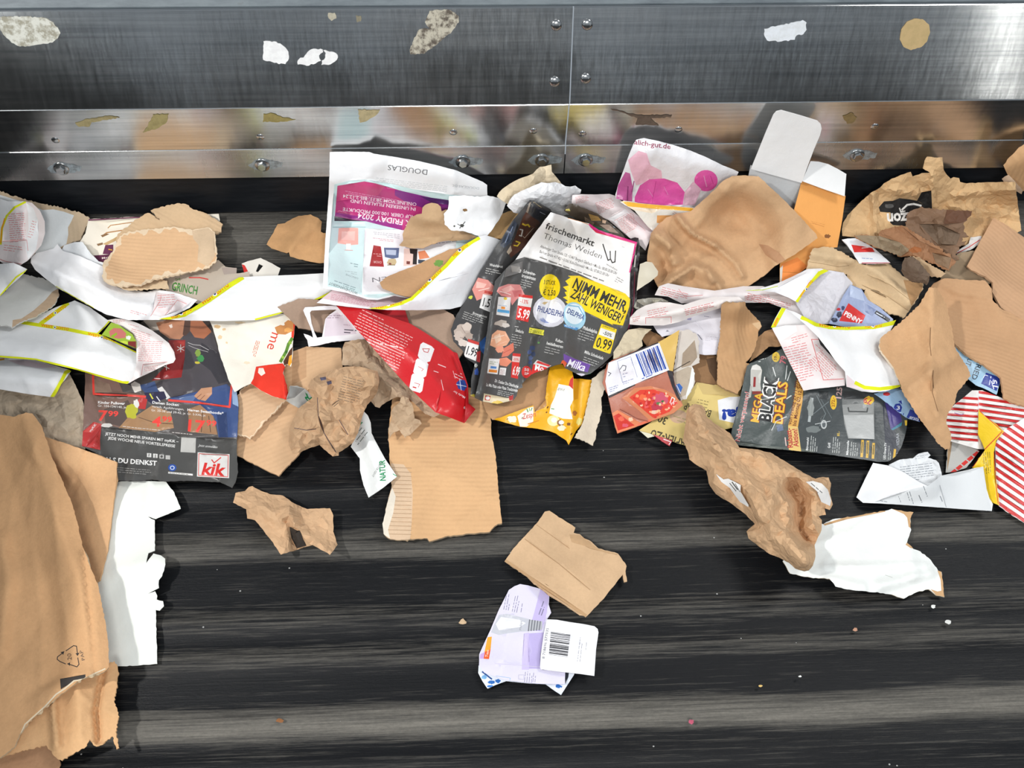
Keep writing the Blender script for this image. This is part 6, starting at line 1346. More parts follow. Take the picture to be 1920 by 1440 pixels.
S('printed_panel', None, None, 'B',
  [(135, 1092), (210, 1040), (330, 960), (430, 880), (480, 830), (520, 770), (640, 790), (760, 810), (860, 830), (850, 1000), (820, 1060), (640, 1100), (480, 1130), (445, 1192), (300, 1145)], '#d9c17c', 'paper',
  prints=[('t', '#4d4636', 'PAPIER-ZU', (480, 1165), (222, 1085), 62, 2), ('t', '#4d4636', '30', (330, 1010), (275, 985), 50, 2), ('t', '#4d4636', 'ST', (340, 965), (300, 952), 20, 1.5), ('t', '#4d4636', 'BACKPAP', (620, 960), (445, 905), 46, 1.5), ('e', '#c9a88c', 400, 1000, 60, 44), ('g', '#a89870', (460, 1020), (360, 990), 12, 2, -22),
          ('p', '#e8e8ea', [(660, 890), (740, 868), (860, 866), (850, 1060), (670, 1020)]), ('t', '#233f9c', 'ja!', (820, 955), (688, 955), 62, 6), ('p', '#c9b074', [(520, 770), (760, 810), (860, 830), (850, 866), (740, 862), (560, 850)]), ('g', '#8a7a52', (600, 900), (520, 880), 9, 3, -20)],
  parent=bx_, amp=3, size=80, wave=3, t=0.0008, torn=0.3, step=7)
S('end_flap', None, None, 'B', [(140, 1095), (215, 1115), (240, 1130), (195, 1142)], '#dcd8c0', 'paper', parent=bx_, amp=1, wave=1, t=0.0006, torn=0.1)
S('red_carton_corner', 'dark red carton corner peeking out below the yellow baking paper box', 'carton', 'B',
  [(230, 1118), (300, 1140), (358, 1160), (340, 1196), (290, 1165)], '#b8323a', 'gloss', prints=[('l', '#efe0e0', [(300, 1150), (348, 1168), (336, 1186)], 6)], amp=1, wave=1, t=0.0008, torn=0.1)
pz = thing('pizza_box', 'torn frozen pizza carton with bar code and pizza slices print', 'pizza box', 1220, 720)
S('torn_side', None, None, 'Q',
  [(1690, 390), (1735, 80), (1800, 72), (1865, 105), (1885, 170), (1880, 240), (1888, 322), (1830, 345), (1852, 400), (1840, 500), (1790, 592), (1720, 610), (1695, 480)], '#cdc4ba', 'paper', parent=pz,
  prints=[('p', ('#a08d78', 'kraft'), [(1760, 250), (1850, 150), (1870, 280), (1820, 340), (1750, 360)]), ('p', ('#b0a08c', 'kraft'), [(1690, 400), (1800, 350), (1830, 360), (1790, 560), (1720, 590)]), ('p', '#e4e6e2', [(1830, 350), (1852, 380), (1840, 490), (1790, 592), (1785, 560), (1810, 470)]), ('l', '#3c342e', [(1680, 385), (1760, 340), (1815, 310)], 6), ('p', '#3a66b0', [(1700, 490), (1735, 475), (1760, 505), (1740, 560)]), ('l', '#dfe4f2', [(1715, 490), (1742, 548)], 8)],
  t=0.0012, amp=7, size=40, wave=3, torn=1.0, step=5)
_r = random.Random(5); toppings = []
while len(toppings) < 46:
    x = _r.uniform(1330, 1730); y = _r.uniform(515, 740)
    if inside(np.array([(1360, 585), (1440, 525), (1540, 520), (1640, 550), (1735, 625), (1660, 695), (1530, 745), (1440, 665)]), np.array([x]), np.array([y]))[0]:
        toppings.append(('b', _r.choice(('#e8704c', '#c93024', '#f0a880', '#b82a2a', '#e05a5a', '#d84a34', '#f3c9a4')), x, y, _r.uniform(6, 15), _r.uniform(5, 12)))
S('printed_panel', None, None, 'Q',
  [(1160, 470), (1175, 400), (1195, 325), (1400, 235), (1590, 160), (1735, 75), (1712, 230), (1685, 390), (1700, 480), (1730, 560), (1762, 640), (1690, 700), (1520, 760), (1400, 805), (1270, 850), (1252, 800), (1225, 680), (1200, 560)], '#b5705a', 'gloss', parent=pz,
  prints=[('p', '#322a2c', [(1195, 320), (1600, 145), (1610, 165), (1198, 345)]), ('p', '#d9b463', [(1575, 165), (1740, 70), (1690, 392), (1650, 380)]), ('p', '#2f2a2e', [(1640, 375), (1690, 385), (1700, 480), (1750, 600), (1730, 610), (1680, 500)]), ('p', '#322a2c', [(1180, 560), (1400, 470), (1405, 490), (1200, 590)]),
          ('p', '#ecebf0', [(1180, 460), (1205, 320), (1585, 172), (1660, 375), (1410, 478), (1200, 570)]), ('bar', '#2a4ea8', [(1405, 258), (1575, 190), (1640, 365), (1470, 425)], 20), ('g', '#5a70b4', (1455, 445), (1640, 370), 14, 1, 14),
          ('l', '#8a94b8', [(1270, 310), (1370, 275), (1420, 430)], 3), ('l', '#8a94b8', [(1270, 310), (1310, 470)], 3), ('l', '#3c3c48', [(1290, 370), (1310, 340), (1335, 345), (1330, 375), (1315, 380)], 5), ('l', '#3c3c48', [(1200, 390), (1222, 400), (1205, 420)], 5), ('g', '#8088a8', (1310, 410), (1350, 398), 9, 2, 20), ('g', '#7a84b0', (1310, 470), (1400, 440), 8, 2, 14), ('g', '#7a84b0', (1205, 515), (1280, 490), 8, 3, 14), ('g', '#a0a6bc', (1370, 290), (1395, 370), 6, 1, 10),
          ('p', '#cf8058', [(1305, 585), (1400, 510), (1520, 495), (1620, 520), (1700, 560), (1762, 640), (1690, 700), (1520, 760), (1420, 670)]), ('p', '#d8402e', [(1360, 580), (1440, 525), (1540, 520), (1640, 550), (1720, 620), (1660, 690), (1540, 735), (1450, 660)]), ('b', '#c9556a', 1590, 590, 62, 46), ('b', '#b83a4c', 1570, 650, 50, 36), ('b', '#e86a40', 1460, 580, 30, 22), ('b', '#c22a22', 1500, 620, 26, 20), ('b', '#ef9a70', 1420, 570, 14, 12), ('b', '#5f7d4a', 1580, 625, 20, 10), ('b', '#3f6a3c', 1610, 610, 12, 8), ('b', '#e8e0d0', 1640, 570, 14, 8), ('b', '#e2c0a8', 1550, 690, 30, 14), ('l', '#f0e8e4', [(1665, 620), (1680, 580), (1700, 590), (1690, 620)], 6), ('t', '#f0e8e4', 'FSC', (1675, 640), (1720, 622), 18, 1),
          *toppings, ('p', '#e0845a', [(1230, 700), (1270, 675), (1480, 790), (1270, 850)]), ('p', '#cf3a2c', [(1240, 720), (1280, 700), (1400, 790), (1275, 830)]), ('b', '#f0c8a8', 1370, 745, 18, 16), ('b', '#e86a50', 1300, 740, 24, 18), ('b', '#d85a6a', 1330, 790, 26, 14), ('p', '#e07050', [(1420, 780), (1525, 740), (1520, 765), (1420, 805)]), ('l', '#8a4a3a', [(1290, 670), (1420, 740), (1500, 760)], 7)],
  t=0.0012, amp=3, size=80, wave=3, torn=0.2, step=6)
# rocket flyer
S('upright_board', 'upright brown cardboard strip with torn right edge behind the discount flyer', 'cardboard', 'X',
  [(1155, 190), (1200, 170), (1420, 155), (1440, 220), (1500, 290), (1590, 380), (1608, 430), (1570, 480), (1565, 560), (1530, 700), (1480, 780), (1430, 840), (1470, 850), (1400, 1080), (1340, 1190), (1200, 1140), (1108, 1080), (1110, 760), (1140, 500)], '#b98f63', 'corr',
  prints=[('p', ('#cdaa80', 'kraft'), [(1500, 400), (1590, 380), (1608, 430), (1575, 470), (1540, 440)])], t=0.003, amp=3, size=80, wave=3, torn=1.0, rot=1.45, step=6, folds=[([(1370, 200), (1290, 480), (1300, 700)], 12, 150)], edge='#a5855f')
mp = [('p', '#4e5553', [(735, 1190), (860, 650), (1100, 530), (1180, 700), (1230, 830), (1140, 1220)]),
  ('p', '#5c625c', [(740, 1160), (1000, 1195), (1300, 1220), (1300, 1240), (735, 1200)]),
  ('p', '#c9c6be', [(880, 690), (890, 660), (918, 650), (945, 665), (956, 690), (945, 780), (950, 830), (890, 830), (878, 780)]), ('p', '#e6e3dc', [(882, 685), (895, 660), (918, 652), (945, 668), (950, 690)]), ('p', '#9a3434', [(900, 735), (915, 735), (912, 802), (896, 802)]), ('p', '#b5b2aa', [(878, 790), (890, 800), (882, 870), (862, 880)]), ('p', '#8c3a34', [(890, 830), (950, 830), (946, 850), (892, 850)]),
  ('l', '#d8dad6', [(1028, 670), (1046, 730)], 6), ('l', '#d8dad6', [(1122, 660), (1112, 750)], 5), ('l', '#d8dad6', [(1145, 700), (1125, 760)], 5),
  ('t', '#e4e0da', 'Nicht verpassen!', (806, 1166), (872, 838), 30, 4), ('t', '#b83a38', 'Nicht verpassen!', (806, 1166), (872, 838), 30, 0.5),
  ('t', '#8a241e', 'MEGA', (932, 1040), (965, 842), 52, 9), ('t', '#e8b83c', 'MEGA', (932, 1040), (965, 842), 52, 3),
  ('t', '#f2efe8', 'BLACK', (1012, 1035), (1060, 738), 78, 11), ('t', '#1f1f20', 'BLACK', (1012, 1035), (1060, 738), 78, 4),
  ('t', '#8a241e', 'DEALS', (1090, 1050), (1128, 770), 62, 9), ('t', '#e8b83c', 'DEALS', (1090, 1050), (1128, 770), 62, 3),
  ('p', '#d8a452', [(1130, 1060), (1160, 940), (1192, 730), (1240, 730), (1225, 900), (1195, 1070), (1218, 1240), (1134, 1215)]), ('p', '#e0bf74', [(1130, 1060), (1195, 1070), (1218, 1240), (1134, 1220)]),
  ('t', '#6a3420', 'von Freitag 29.11.2024', (1150, 1055), (1205, 745), 24, 2), ('t', '#6a3420', 'bis Montag 02.12.2024', (1182, 1062), (1232, 752), 24, 2),
  ('t', '#b23a38', 'Rabatt-', (1162, 1205), (1148, 1075), 34, 3), ('t', '#b23a38', 'Aktion!', (1200, 1200), (1190, 1080), 34, 3), ('g', '#e6c8c0', (1120, 1195), (1108, 1100), 12, 1, 12),
  ('p', '#5c6a86', [(1050, 1060), (1090, 1050), (1100, 1090), (1060, 1100)]), ('l', '#dadcd8', [(1020, 1090), (1050, 1030), (1120, 1000)], 5), ('l', '#c9c9c2', [(1120, 880), (1150, 860)], 8),
  ('l', '#aab0b0', [(1290, 880), (1270, 1030)], 18), ('b', '#8f9492', 1280, 940, 22, 70), ('l', '#70787a', [(1320, 860), (1380, 980), (1340, 1060)], 5), ('l', '#70787a', [(1300, 980), (1400, 900)], 5), ('l', '#626a6c', [(1330, 850), (1420, 1010)], 4), ('b', '#737978', 1300, 1085, 50, 26), ('e', '#b9bcba', 1368, 1052, 20, 30), ('e', '#5a6062', 1368, 1052, 12, 20), ('l', '#c9cccc', [(1310, 1050), (1410, 1030)], 4), ('p', '#2f3334', [(1330, 830), (1400, 830), (1390, 890), (1340, 880)]),
  ('e', '#e0b62c', 1432, 905, 22, 48), ('t', '#8a3a20', '272.-', (1440, 935), (1440, 872), 20, 2), ('t', '#c8a8a4', '125', (1482, 880), (1490, 805), 34, 3), ('e', '#d8b53a', 1048, 602, 26, 34), ('t', '#6a4420', '59.-', (1052, 625), (1056, 582), 18, 2), ('t', '#c86a70', '79', (1112, 650), (1122, 600), 40, 3), ('g', '#c9ccc8', (930, 622), (985, 615), 12, 2, 14),
  ('p', '#8f908e', [(1490, 920), (1700, 905), (1706, 1150), (1530, 1145), (1505, 1050)]), ('p', '#b2b3b1', [(1500, 990), (1700, 985), (1704, 1150), (1532, 1145)]), ('l', '#3f4140', [(1530, 940), (1535, 965), (1655, 968), (1660, 942)], 9), ('p', '#6d6f6e', [(1490, 880), (1620, 870), (1700, 905), (1490, 922)]), ('p', '#3d3f40', [(1500, 830), (1640, 830), (1650, 880), (1500, 885)]),
  ('b', '#e0b63c', 1668, 895, 36, 32), ('t', '#b03a48', '79', (1690, 890), (1640, 870), 34, 3), ('b', '#a8a9a6', 1640, 930, 14, 14),
  ('p', '#3a3d46', [(1760, 900), (1800, 900), (1880, 1260), (1780, 1250)]), ('p', '#4a3f80', [(1775, 905), (1860, 920), (1890, 1030), (1815, 1085)]), ('p', '#3f7d94', [(1815, 1085), (1890, 1035), (1885, 1060), (1830, 1090)]), ('t', '#a9acb4', 'VIDAA', (1872, 1190), (1868, 1110), 20, 0),
  ('@', 'R'), ('p', '#d8b440', [(565, 830), (592, 830), (592, 858), (568, 858)]), ('p', '#4a5a98', [(575, 870), (605, 872), (600, 905), (577, 902)]), ('p', '#b9bcc0', [(585, 930), (615, 930), (610, 968), (588, 968)]), ('p', '#8a8c8c', [(625, 870), (680, 850), (690, 880), (640, 920)]), ('p', '#5d7f52', [(640, 905), (665, 895), (655, 925), (640, 930)]), ('l', '#8a8e92', [(520, 1010), (640, 970), (690, 900)], 3),
  ('@', 'B'), ('t', '#e8e9e6', 'Bürostuhl', (1262, 1225), (1268, 1140), 14, 2), ('g', '#b9bcb8', (1280, 1230), (1288, 1120), 8, 4, 14), ('t', '#e8e9e6', 'Grill', (1410, 1210), (1412, 1175), 16, 2), ('g', '#b9bcb8', (1428, 1240), (1436, 1130), 8, 4, 14), ('t', '#d8b43c', '85.-', (1472, 1130), (1474, 1098), 16, 2), ('t', '#e8e9e6', 'Mikrowelle', (1530, 1255), (1536, 1160), 14, 2), ('g', '#b9bcb8', (1548, 1260), (1556, 1160), 8, 4, 14),
  ('l', '#d8ac3c', [(1620, 1265), (1626, 1160)], 17), ('l', '#d8ac3c', [(1656, 1270), (1662, 1165)], 17), ('l', '#d8ac3c', [(1695, 1275), (1700, 1180)], 17), ('l', '#6a5a2c', [(1620, 1240), (1625, 1170)], 8), ('l', '#6a5a2c', [(1657, 1245), (1661, 1172)], 8), ('l', '#6a5a2c', [(1696, 1250), (1700, 1190)], 8),
  ('t', '#e8e9e6', 'LED-Smart-TV', (1778, 1285), (1786, 1175), 14, 2), ('g', '#b9bcb8', (1800, 1288), (1806, 1180), 7, 2, 12), ('l', '#d8ac3c', [(1836, 1275), (1842, 1220)], 15), ('l', '#d8ac3c', [(1878, 1275), (1884, 1222)], 15)]
S('discount_flyer', 'dark grey discount flyer with rocket and MEGA BLACK DEALS lettering turned sideways', 'flyer', 'B',
  [(738, 1182), (760, 1060), (795, 940), (855, 662), (880, 642), (1000, 600), (1060, 560), (1130, 530), (1260, 640), (1500, 760), (1700, 800), (1790, 860), (1900, 960), (1925, 1010), (1918, 1090), (1890, 1190), (1850, 1262), (1800, 1298), (1740, 1302), (1500, 1266), (1300, 1238), (1000, 1212), (850, 1196)], '#434849', 'gloss', mp,
  amp=3, size=90, wave=4, wsize=200, torn=0.3, step=6.5, lift=[((1500, 1280), 12, 300), ((800, 1180), 8, 120)])
S('blue_bag', 'light blue printed bag corner with navy drop sticking out above the discount flyer', 'package', 'R',
  [(400, 685), (470, 665), (545, 655), (600, 720), (648, 838), (610, 828), (570, 812), (520, 775), (475, 738)], '#9fc0de', 'gloss',
  prints=[('p', '#33449a', [(505, 760), (515, 742), (540, 738), (552, 760), (545, 785), (520, 790)]), ('t', '#eef2fa', '3', (522, 772), (540, 772), 20, 2), ('p', '#33449a', [(530, 728), (548, 722), (552, 745), (540, 735)]), ('t', '#33449a', 'linal', (503, 790), (558, 806), 14, 2), ('b', '#c83a3c', 468, 688, 22, 10), ('p', '#3d4ea6', [(595, 770), (650, 790), (650, 840), (575, 815)]), ('t', '#eef2fa', 'ersta', (590, 818), (640, 834), 18, 2, 0.2), ('l', '#6a94c4', [(590, 740), (610, 770)], 8)],
  amp=3, size=50, wave=2, torn=0.6, t=0.0005, step=6)
S('blue_bag', 'light blue bag with navy 75 patch under the folded cardboard at the right edge', 'package', 'R',
  [(800, 400), (850, 420), (900, 465), (1000, 535), (1088, 600), (1062, 692), (1010, 665), (950, 640), (900, 600), (860, 500)], '#9cc0d8', 'gloss',
  prints=[('t', '#33404c', 'RRIED', (962, 500), (925, 605), 28, 2), ('t', '#33404c', 'OUT', (915, 470), (893, 530), 28, 2), ('p', '#2f3f94', [(1005, 572), (1088, 602), (1062, 672), (978, 632)]), ('t', '#eef0fa', '75', (1072, 655), (1060, 610), 28, 2), ('g', '#cfd4ee', (1025, 640), (1035, 590), 10, 2, 16), ('l', '#eef0fa', [(990, 600), (1000, 585), (1015, 590)], 3)], amp=3, size=50, wave=3, torn=0.3, t=0.0005, step=6)
# wrinkled tissue, berry package, betting loop
S('white_tissue', 'grey white wrinkled paper inside the right betting paper loop', 'paper', 'B',
  [(1180, 240), (1230, 170), (1330, 60), (1400, 25), (1500, 40), (1560, 110), (1540, 200), (1500, 280), (1460, 380), (1330, 385), (1240, 340)], '#d2cfd4', 'paper', amp=12, size=44, wave=4, torn=0.4, step=6)
S('berry_package', 'blue grey berry package with a red PENNY square', 'package', 'B',
  [(1400, 380), (1440, 310), (1500, 190), (1545, 120), (1620, 150), (1660, 220), (1740, 270), (1830, 350), (1820, 400), (1600, 420)], '#9aa6c6', 'gloss',
  prints=[('p', '#b4c0da', [(1545, 120), (1620, 160), (1640, 230), (1540, 200)]), ('p', '#d2312f', [(1532, 243), (1646, 326), (1620, 378), (1470, 362), (1490, 318)]), ('t', '#f4f0f0', 'PENNY', (1500, 322), (1612, 385), 30, 4), ('p', '#1f2228', [(1710, 285), (1812, 350), (1800, 372), (1695, 305)]), ('g', '#d8dce8', (1715, 310), (1790, 352), 12, 1, 12), ('b', '#2c3048', 1470, 320, 20, 22), ('b', '#b8343c', 1465, 285, 14, 10), ('b', '#2c3048', 1440, 355, 22, 16), ('b', '#3c4468', 1495, 275, 14, 14), ('p', '#7f8cb0', [(1640, 240), (1720, 290), (1690, 330), (1640, 300)])],
  amp=2, size=60, wave=2, torn=0.2, t=0.0008, step=6)
S('betting_paper', 'white betting paper ribbon with yellow edge rising towards the orange box', 'paper', 'B',
  [(830, 160), (930, 150), (1060, 110), (1160, 65), (1260, 15), (1350, 12), (1400, 28), (1345, 55), (1280, 120), (1230, 180), (1195, 240), (1130, 205), (1040, 170), (940, 160)], '#eeedef', 'paper',
  prints=band([(1395, 22), (1340, 45), (1270, 130), (1190, 240)], 30) + edge_text((1222, 210), (1297, 100), 1, 20) + [('l', '#c9d84a', [(850, 160), (960, 155), (1060, 130)], 5), ('l', '#d8d6da', [(1060, 140), (1250, 40)], 4)], **{**SLIP, 'folds': [([(850, 160), (1100, 130), (1300, 40)], 10, 60)]})
S('betting_paper', 'yellow edged betting paper fold at the left end of the right loop', 'paper', 'B',
  [(1015, 405), (1040, 350), (1085, 272), (1120, 282), (1200, 330), (1260, 400), (1200, 420), (1060, 410)], '#e6e4e4', 'paper', prints=band([(1030, 405), (1060, 350), (1100, 278)], 28) + [('l', OR, [(1040, 390), (1060, 345)], 14)], **SLIP)
S('betting_paper', 'hanging red printed betting paper flap over the dark discount flyer', 'paper', 'B',
  [(1022, 408), (1060, 402), (1110, 392), (1250, 388), (1320, 450), (1345, 520), (1440, 620), (1515, 700), (1508, 792), (1400, 805), (1300, 815), (1232, 826), (1190, 740), (1140, 640), (1080, 520)], '#ece2e1', 'paper',
  prints=[('p', '#f2efef', [(1022, 408), (1110, 392), (1180, 390), (1190, 430), (1080, 500)]), ('g', PK, (1150, 480), (1270, 445), 9, 3, 16), ('g', PK, (1100, 545), (1270, 505), 10, 15, 17), ('l', '#d97878', [(1285, 485), (1335, 485)], 5), ('l', '#d97878', [(1285, 485), (1365, 755), (1500, 748)], 5), ('g', PK, (1310, 520), (1400, 600), 8, 1, 10), ('g', PK, (1340, 560), (1470, 690), 8, 9, 14)],
  **{**SLIP, 'folds': [([(1250, 390), (1330, 560), (1500, 740)], 12, 110)], 'wave': 5})
S('betting_paper', 'white betting paper loop with WEST LOTTO edge around the red berry package', 'paper', 'B',
  [(1112, 282), (1170, 300), (1230, 330), (1320, 375), (1410, 395), (1500, 402), (1700, 395), (1850, 355), (1810, 430), (1750, 500), (1770, 600), (1840, 700), (1880, 800), (1780, 830), (1690, 838), (1620, 832), (1520, 800), (1510, 700), (1440, 620), (1400, 560), (1330, 470), (1250, 390), (1180, 330)], '#f0f0f0', 'paper',
  prints=[('p', '#e8d6d8', [(1520, 720), (1600, 790), (1700, 835), (1520, 800)])] + band([(1230, 335), (1320, 378), (1410, 396), (1520, 402), (1700, 395), (1845, 365)], 42) + band([(1580, 775), (1640, 805), (1740, 815), (1870, 800)], 24) + edge_text((1332, 396), (1545, 412), 1, 27) + edge_text((1640, 408), (1755, 400), 1, 26),
  **{**SLIP, 'folds': [([(1180, 310), (1500, 560), (1800, 640)], 30, 260), ([(1740, 500), (1830, 760)], -12, 90)]})
# striped bag and letter
S('grey_board', 'grey card edge between the striped bag and the folded letter', 'card', 'R',
  [(788, 1112), (800, 955), (830, 940), (900, 960), (970, 995), (900, 1085), (840, 1108)], '#b9b7b2', 'paper', prints=[('p', ('#9c7f5e', 'kraft'), [(798, 960), (822, 942), (815, 1000), (795, 1105)])] + [('p', '#d23a36', [(810 + i * 30, 1112 - i * 24), (835 + i * 30, 1092 - i * 24), (850 + i * 30, 1104 - i * 24), (826 + i * 30, 1124 - i * 24)]) for i in range(6)], amp=2, wave=2, t=0.001)
sb = thing('striped_bag', 'red and white striped popcorn bag with yellow flap at the right edge', 'paper bag', 1860, 860)
stripes = [('p', '#cf2f2e', [(x0, y + 0), (965, y + 18), (965, y + 32), (x0, y + 14)]) for x0, y in ((740, 690), (740, 722), (740, 754), (740, 786), (740, 818), (740, 850), (760, 882), (780, 914))]
stripes += [('p', '#cf2f2e', [(965, y), (1240, y + 40), (1240, y + 55), (965, y + 15)]) for y in (670, 702, 734, 766, 798, 830)]
stripes += [('l', '#b8c0cc', [(963, 675), (962, 960)], 2), ('l', '#7a5aa8', [(835, 790), (870, 800), (882, 796)], 4)]
S('upper_panel', None, None, 'R', [(765, 822), (800, 780), (840, 740), (880, 710), (930, 668), (985, 668), (1080, 705), (1240, 770), (1240, 900), (1130, 920), (1010, 985), (960, 985), (860, 955), (800, 938), (815, 900), (795, 860)], '#efece8', 'gloss', stripes, parent=sb, t=0.0008, amp=3, size=60, wave=3, torn=0.2, step=6, folds=[([(963, 670), (962, 980)], 6, 60)])
s2 = [('p', '#cf2f2e', [(1040, y), (1260, y + 150), (1260, y + 172), (1040, y + 22)]) for y in range(760, 1300, 44)]
s2 += [('l', '#cf2f2e', [(1075, 1300), (1240, 1385)], 8)]
S('lower_panel', None, None, 'R', [(1055, 960), (1090, 890), (1210, 820), (1240, 815), (1240, 1400), (1150, 1345), (1075, 1292), (1060, 1150)], '#f0edea', 'gloss', s2, parent=sb, t=0.0008, amp=3, size=60, wave=3, torn=0.15, step=6)
S('yellow_flap', None, None, 'R', [(962, 905), (965, 772), (1010, 815), (1060, 850), (1102, 890), (1060, 940), (1048, 1000), (1060, 1150), (1076, 1290), (1030, 1270), (1005, 1240), (985, 1100), (930, 1085), (1000, 990), (985, 950)], '#f0c81a', 'gloss',
  [('l', '#cf3a26', [(1092, 890), (1000, 985), (935, 1080)], 5), ('l', '#cf3a26', [(1048, 1000), (1058, 1180), (1070, 1280)], 4), ('l', '#cf3a26', [(970, 780), (1090, 885)], 4), ('g', '#a08a1c', (1022, 1000), (1028, 1130), 8, 4, 11)], parent=sb, t=0.0006, amp=3, size=40, wave=2, torn=0.1, step=6)
lt = thing('folded_letter', 'folded white letter lying in front of the striped bag', 'letter', 1720, 925)
S('rear_sheet', None, None, 'R', [(480, 1070), (540, 1042), (610, 1035), (640, 1010), (690, 1000), (705, 1018), (690, 1032), (735, 1045), (750, 1060), (765, 1112), (770, 1160), (700, 1200), (560, 1150)], '#e2e4e6', 'paper', [('g', '#8f949a', (540, 1085), (740, 1060), 6, 7, 13), ('g', '#a0a4aa', (620, 1030), (700, 1015), 5, 2, 10)], parent=lt, t=0.0004, amp=14, size=34, wave=3, torn=0.4, step=5)
S('front_sheet', None, None, 'R', [(305, 1245), (350, 1150), (395, 1060), (480, 1075), (560, 1110), (640, 1160), (690, 1185), (760, 1130), (870, 1105), (990, 1080), (1008, 1200), (1022, 1250), (1042, 1282), (1036, 1320), (860, 1308), (600, 1290), (460, 1280), (340, 1275)], '#e9eaeb', 'paper',
  [('p', '#d6d8d9', [(400, 1272), (610, 1200), (680, 1185), (760, 1132), (990, 1082), (1010, 1220), (1038, 1320), (600, 1292)]), ('g', '#6c7076', (530, 1240), (548, 1285), 5, 1, 9), ('g', '#6c7076', (590, 1215), (612, 1285), 6, 2, 14), ('g', '#55585e', (640, 1235), (662, 1285), 7, 1, 9), ('g', '#6c7076', (665, 1185), (700, 1280), 6, 1, 9), ('l', '#8a8e94', [(755, 1180), (790, 1300)], 2), ('g', '#8a8e94', (755, 1240), (775, 1290), 9, 1, 12), ('g', '#7a7e84', (430, 1265), (500, 1278), 6, 1, 9)],
  parent=lt, t=0.0005, amp=2, size=90, wave=4, torn=0.1, step=6, folds=[([(400, 1272), (610, 1200), (690, 1185)], 8, 80)])
# folded cardboard at the right edge
S('cardboard_sheet', 'flat brown cardboard panel with straight left edge at the right border', 'cardboard', 'Y',
  [(1040, 715), (1180, 450), (1335, 170), (1500, 260), (1680, 390), (1800, 460), (1800, 1500), (1600, 1300), (1420, 1180), (1320, 1000), (1330, 900), (1250, 830), (1090, 760)], '#c09670', 'corr', amp=3, size=90, wave=3, t=0.003, torn=0.6, rot=0.8)
fc = thing('folded_cardboard', 'large ridge folded brown cardboard draped over betting paper at the right', 'cardboard', 1780, 680)
S('right_wing', None, None, 'R',
  [(680, 150), (720, 92), (780, 62), (880, 70), (1000, 75), (1035, 120), (1040, 180), (1090, 230), (1130, 245), (1240, 310), (1240, 755), (1180, 745), (1100, 712), (1092, 640), (1085, 600), (1000, 535), (900, 475), (820, 400), (760, 380), (700, 300)], '#be936a', 'corr', parent=fc, amp=4, size=90, wave=5, t=0.003, torn=0.8, rot=0.4, step=6.5,
  folds=[([(780, 100), (850, 250), (900, 470)], -10, 120), ([(1040, 150), (1110, 240), (1210, 300)], -5, 14)])
S('left_wing', None, None, 'R',
  [(428, 420), (440, 380), (500, 335), (560, 285), (640, 210), (700, 110), (740, 115), (790, 200), (820, 330), (835, 430), (870, 490), (905, 545), (922, 590), (880, 640), (850, 680), (835, 740), (795, 800), (790, 840), (820, 925), (805, 985), (785, 988), (740, 950), (700, 890), (650, 830), (600, 750), (560, 690), (530, 610), (510, 555), (470, 500), (432, 450)], '#c99d70', 'kraft', parent=fc, amp=6, size=70, wave=4, t=0.003, torn=1.1, step=6, edge='#d8c6ac',
  prints=[('l', ('#7d5c3e', 'kraft'), [(705, 330), (702, 420), (708, 480)], 4), ('l', ('#8a6746', 'kraft'), [(720, 560), (715, 680), (745, 780)], 4)],
  folds=[([(715, 110), (705, 480), (740, 800)], 34, 200), ([(700, 570), (590, 660)], 8, 60), ([(700, 570), (850, 480)], 7, 60)])
# white card and the kraft bag
S('white_card', 'white faced torn cardboard lying at the lower right under the kraft bag', 'cardboard', 'G',
  [(900, 870), (1000, 820), (1040, 832), (1100, 800), (1180, 790), (1300, 770), (1440, 745), (1480, 735), (1560, 750), (1622, 756), (1600, 800), (1605, 870), (1580, 950), (1620, 990), (1650, 1000), (1720, 1050), (1780, 1130), (1800, 1140), (1812, 1230), (1820, 1302), (1770, 1290), (1720, 1250), (1640, 1270), (1560, 1310), (1480, 1285), (1390, 1270), (1270, 1262), (1190, 1252), (1120, 1232), (1080, 1182), (960, 1176), (830, 1150), (780, 1070), (860, 1000)], '#eceeea', 'paper',
  prints=[('p', ('#c39a6c', 'kraft'), [(1040, 832), (1180, 788), (1440, 742), (1440, 752), (1200, 800), (1050, 842)]), ('p', ('#c39a6c', 'kraft'), [(1480, 733), (1625, 754), (1600, 800), (1607, 860), (1590, 850), (1580, 790), (1560, 768)]), ('p', ('#c39a6c', 'kraft'), [(1582, 945), (1622, 990), (1600, 985), (1570, 965)]), ('p', ('#c39a6c', 'kraft'), [(1775, 1130), (1800, 1138), (1815, 1230), (1822, 1305), (1770, 1292), (1730, 1250), (1775, 1265), (1800, 1260), (1795, 1190)]), ('l', '#b9bbb4', [(1440, 1160), (1485, 1175)], 3), ('l', '#c9cbc4', [(1460, 1130), (1520, 1120)], 2)],
  amp=3, size=80, wave=4, t=0.0015, torn=0.9, back='#c39a6c', edge='#d8c9b0', step=6, folds=[([(1050, 1110), (1400, 1100), (1700, 1090)], 5, 30), ([(1400, 1230), (1720, 1150)], 9, 60), ([(1590, 980), (1620, 1150)], 7, 70), ([(1080, 1180), (1300, 1240)], 5, 50)], lift=[((1250, 1230), 14, 180), ((800, 1080), 12, 100)])
kb = thing('kraft_bag', 'long crumpled brown kraft paper bag with open end above the white torn card', 'paper bag', 1420, 930)
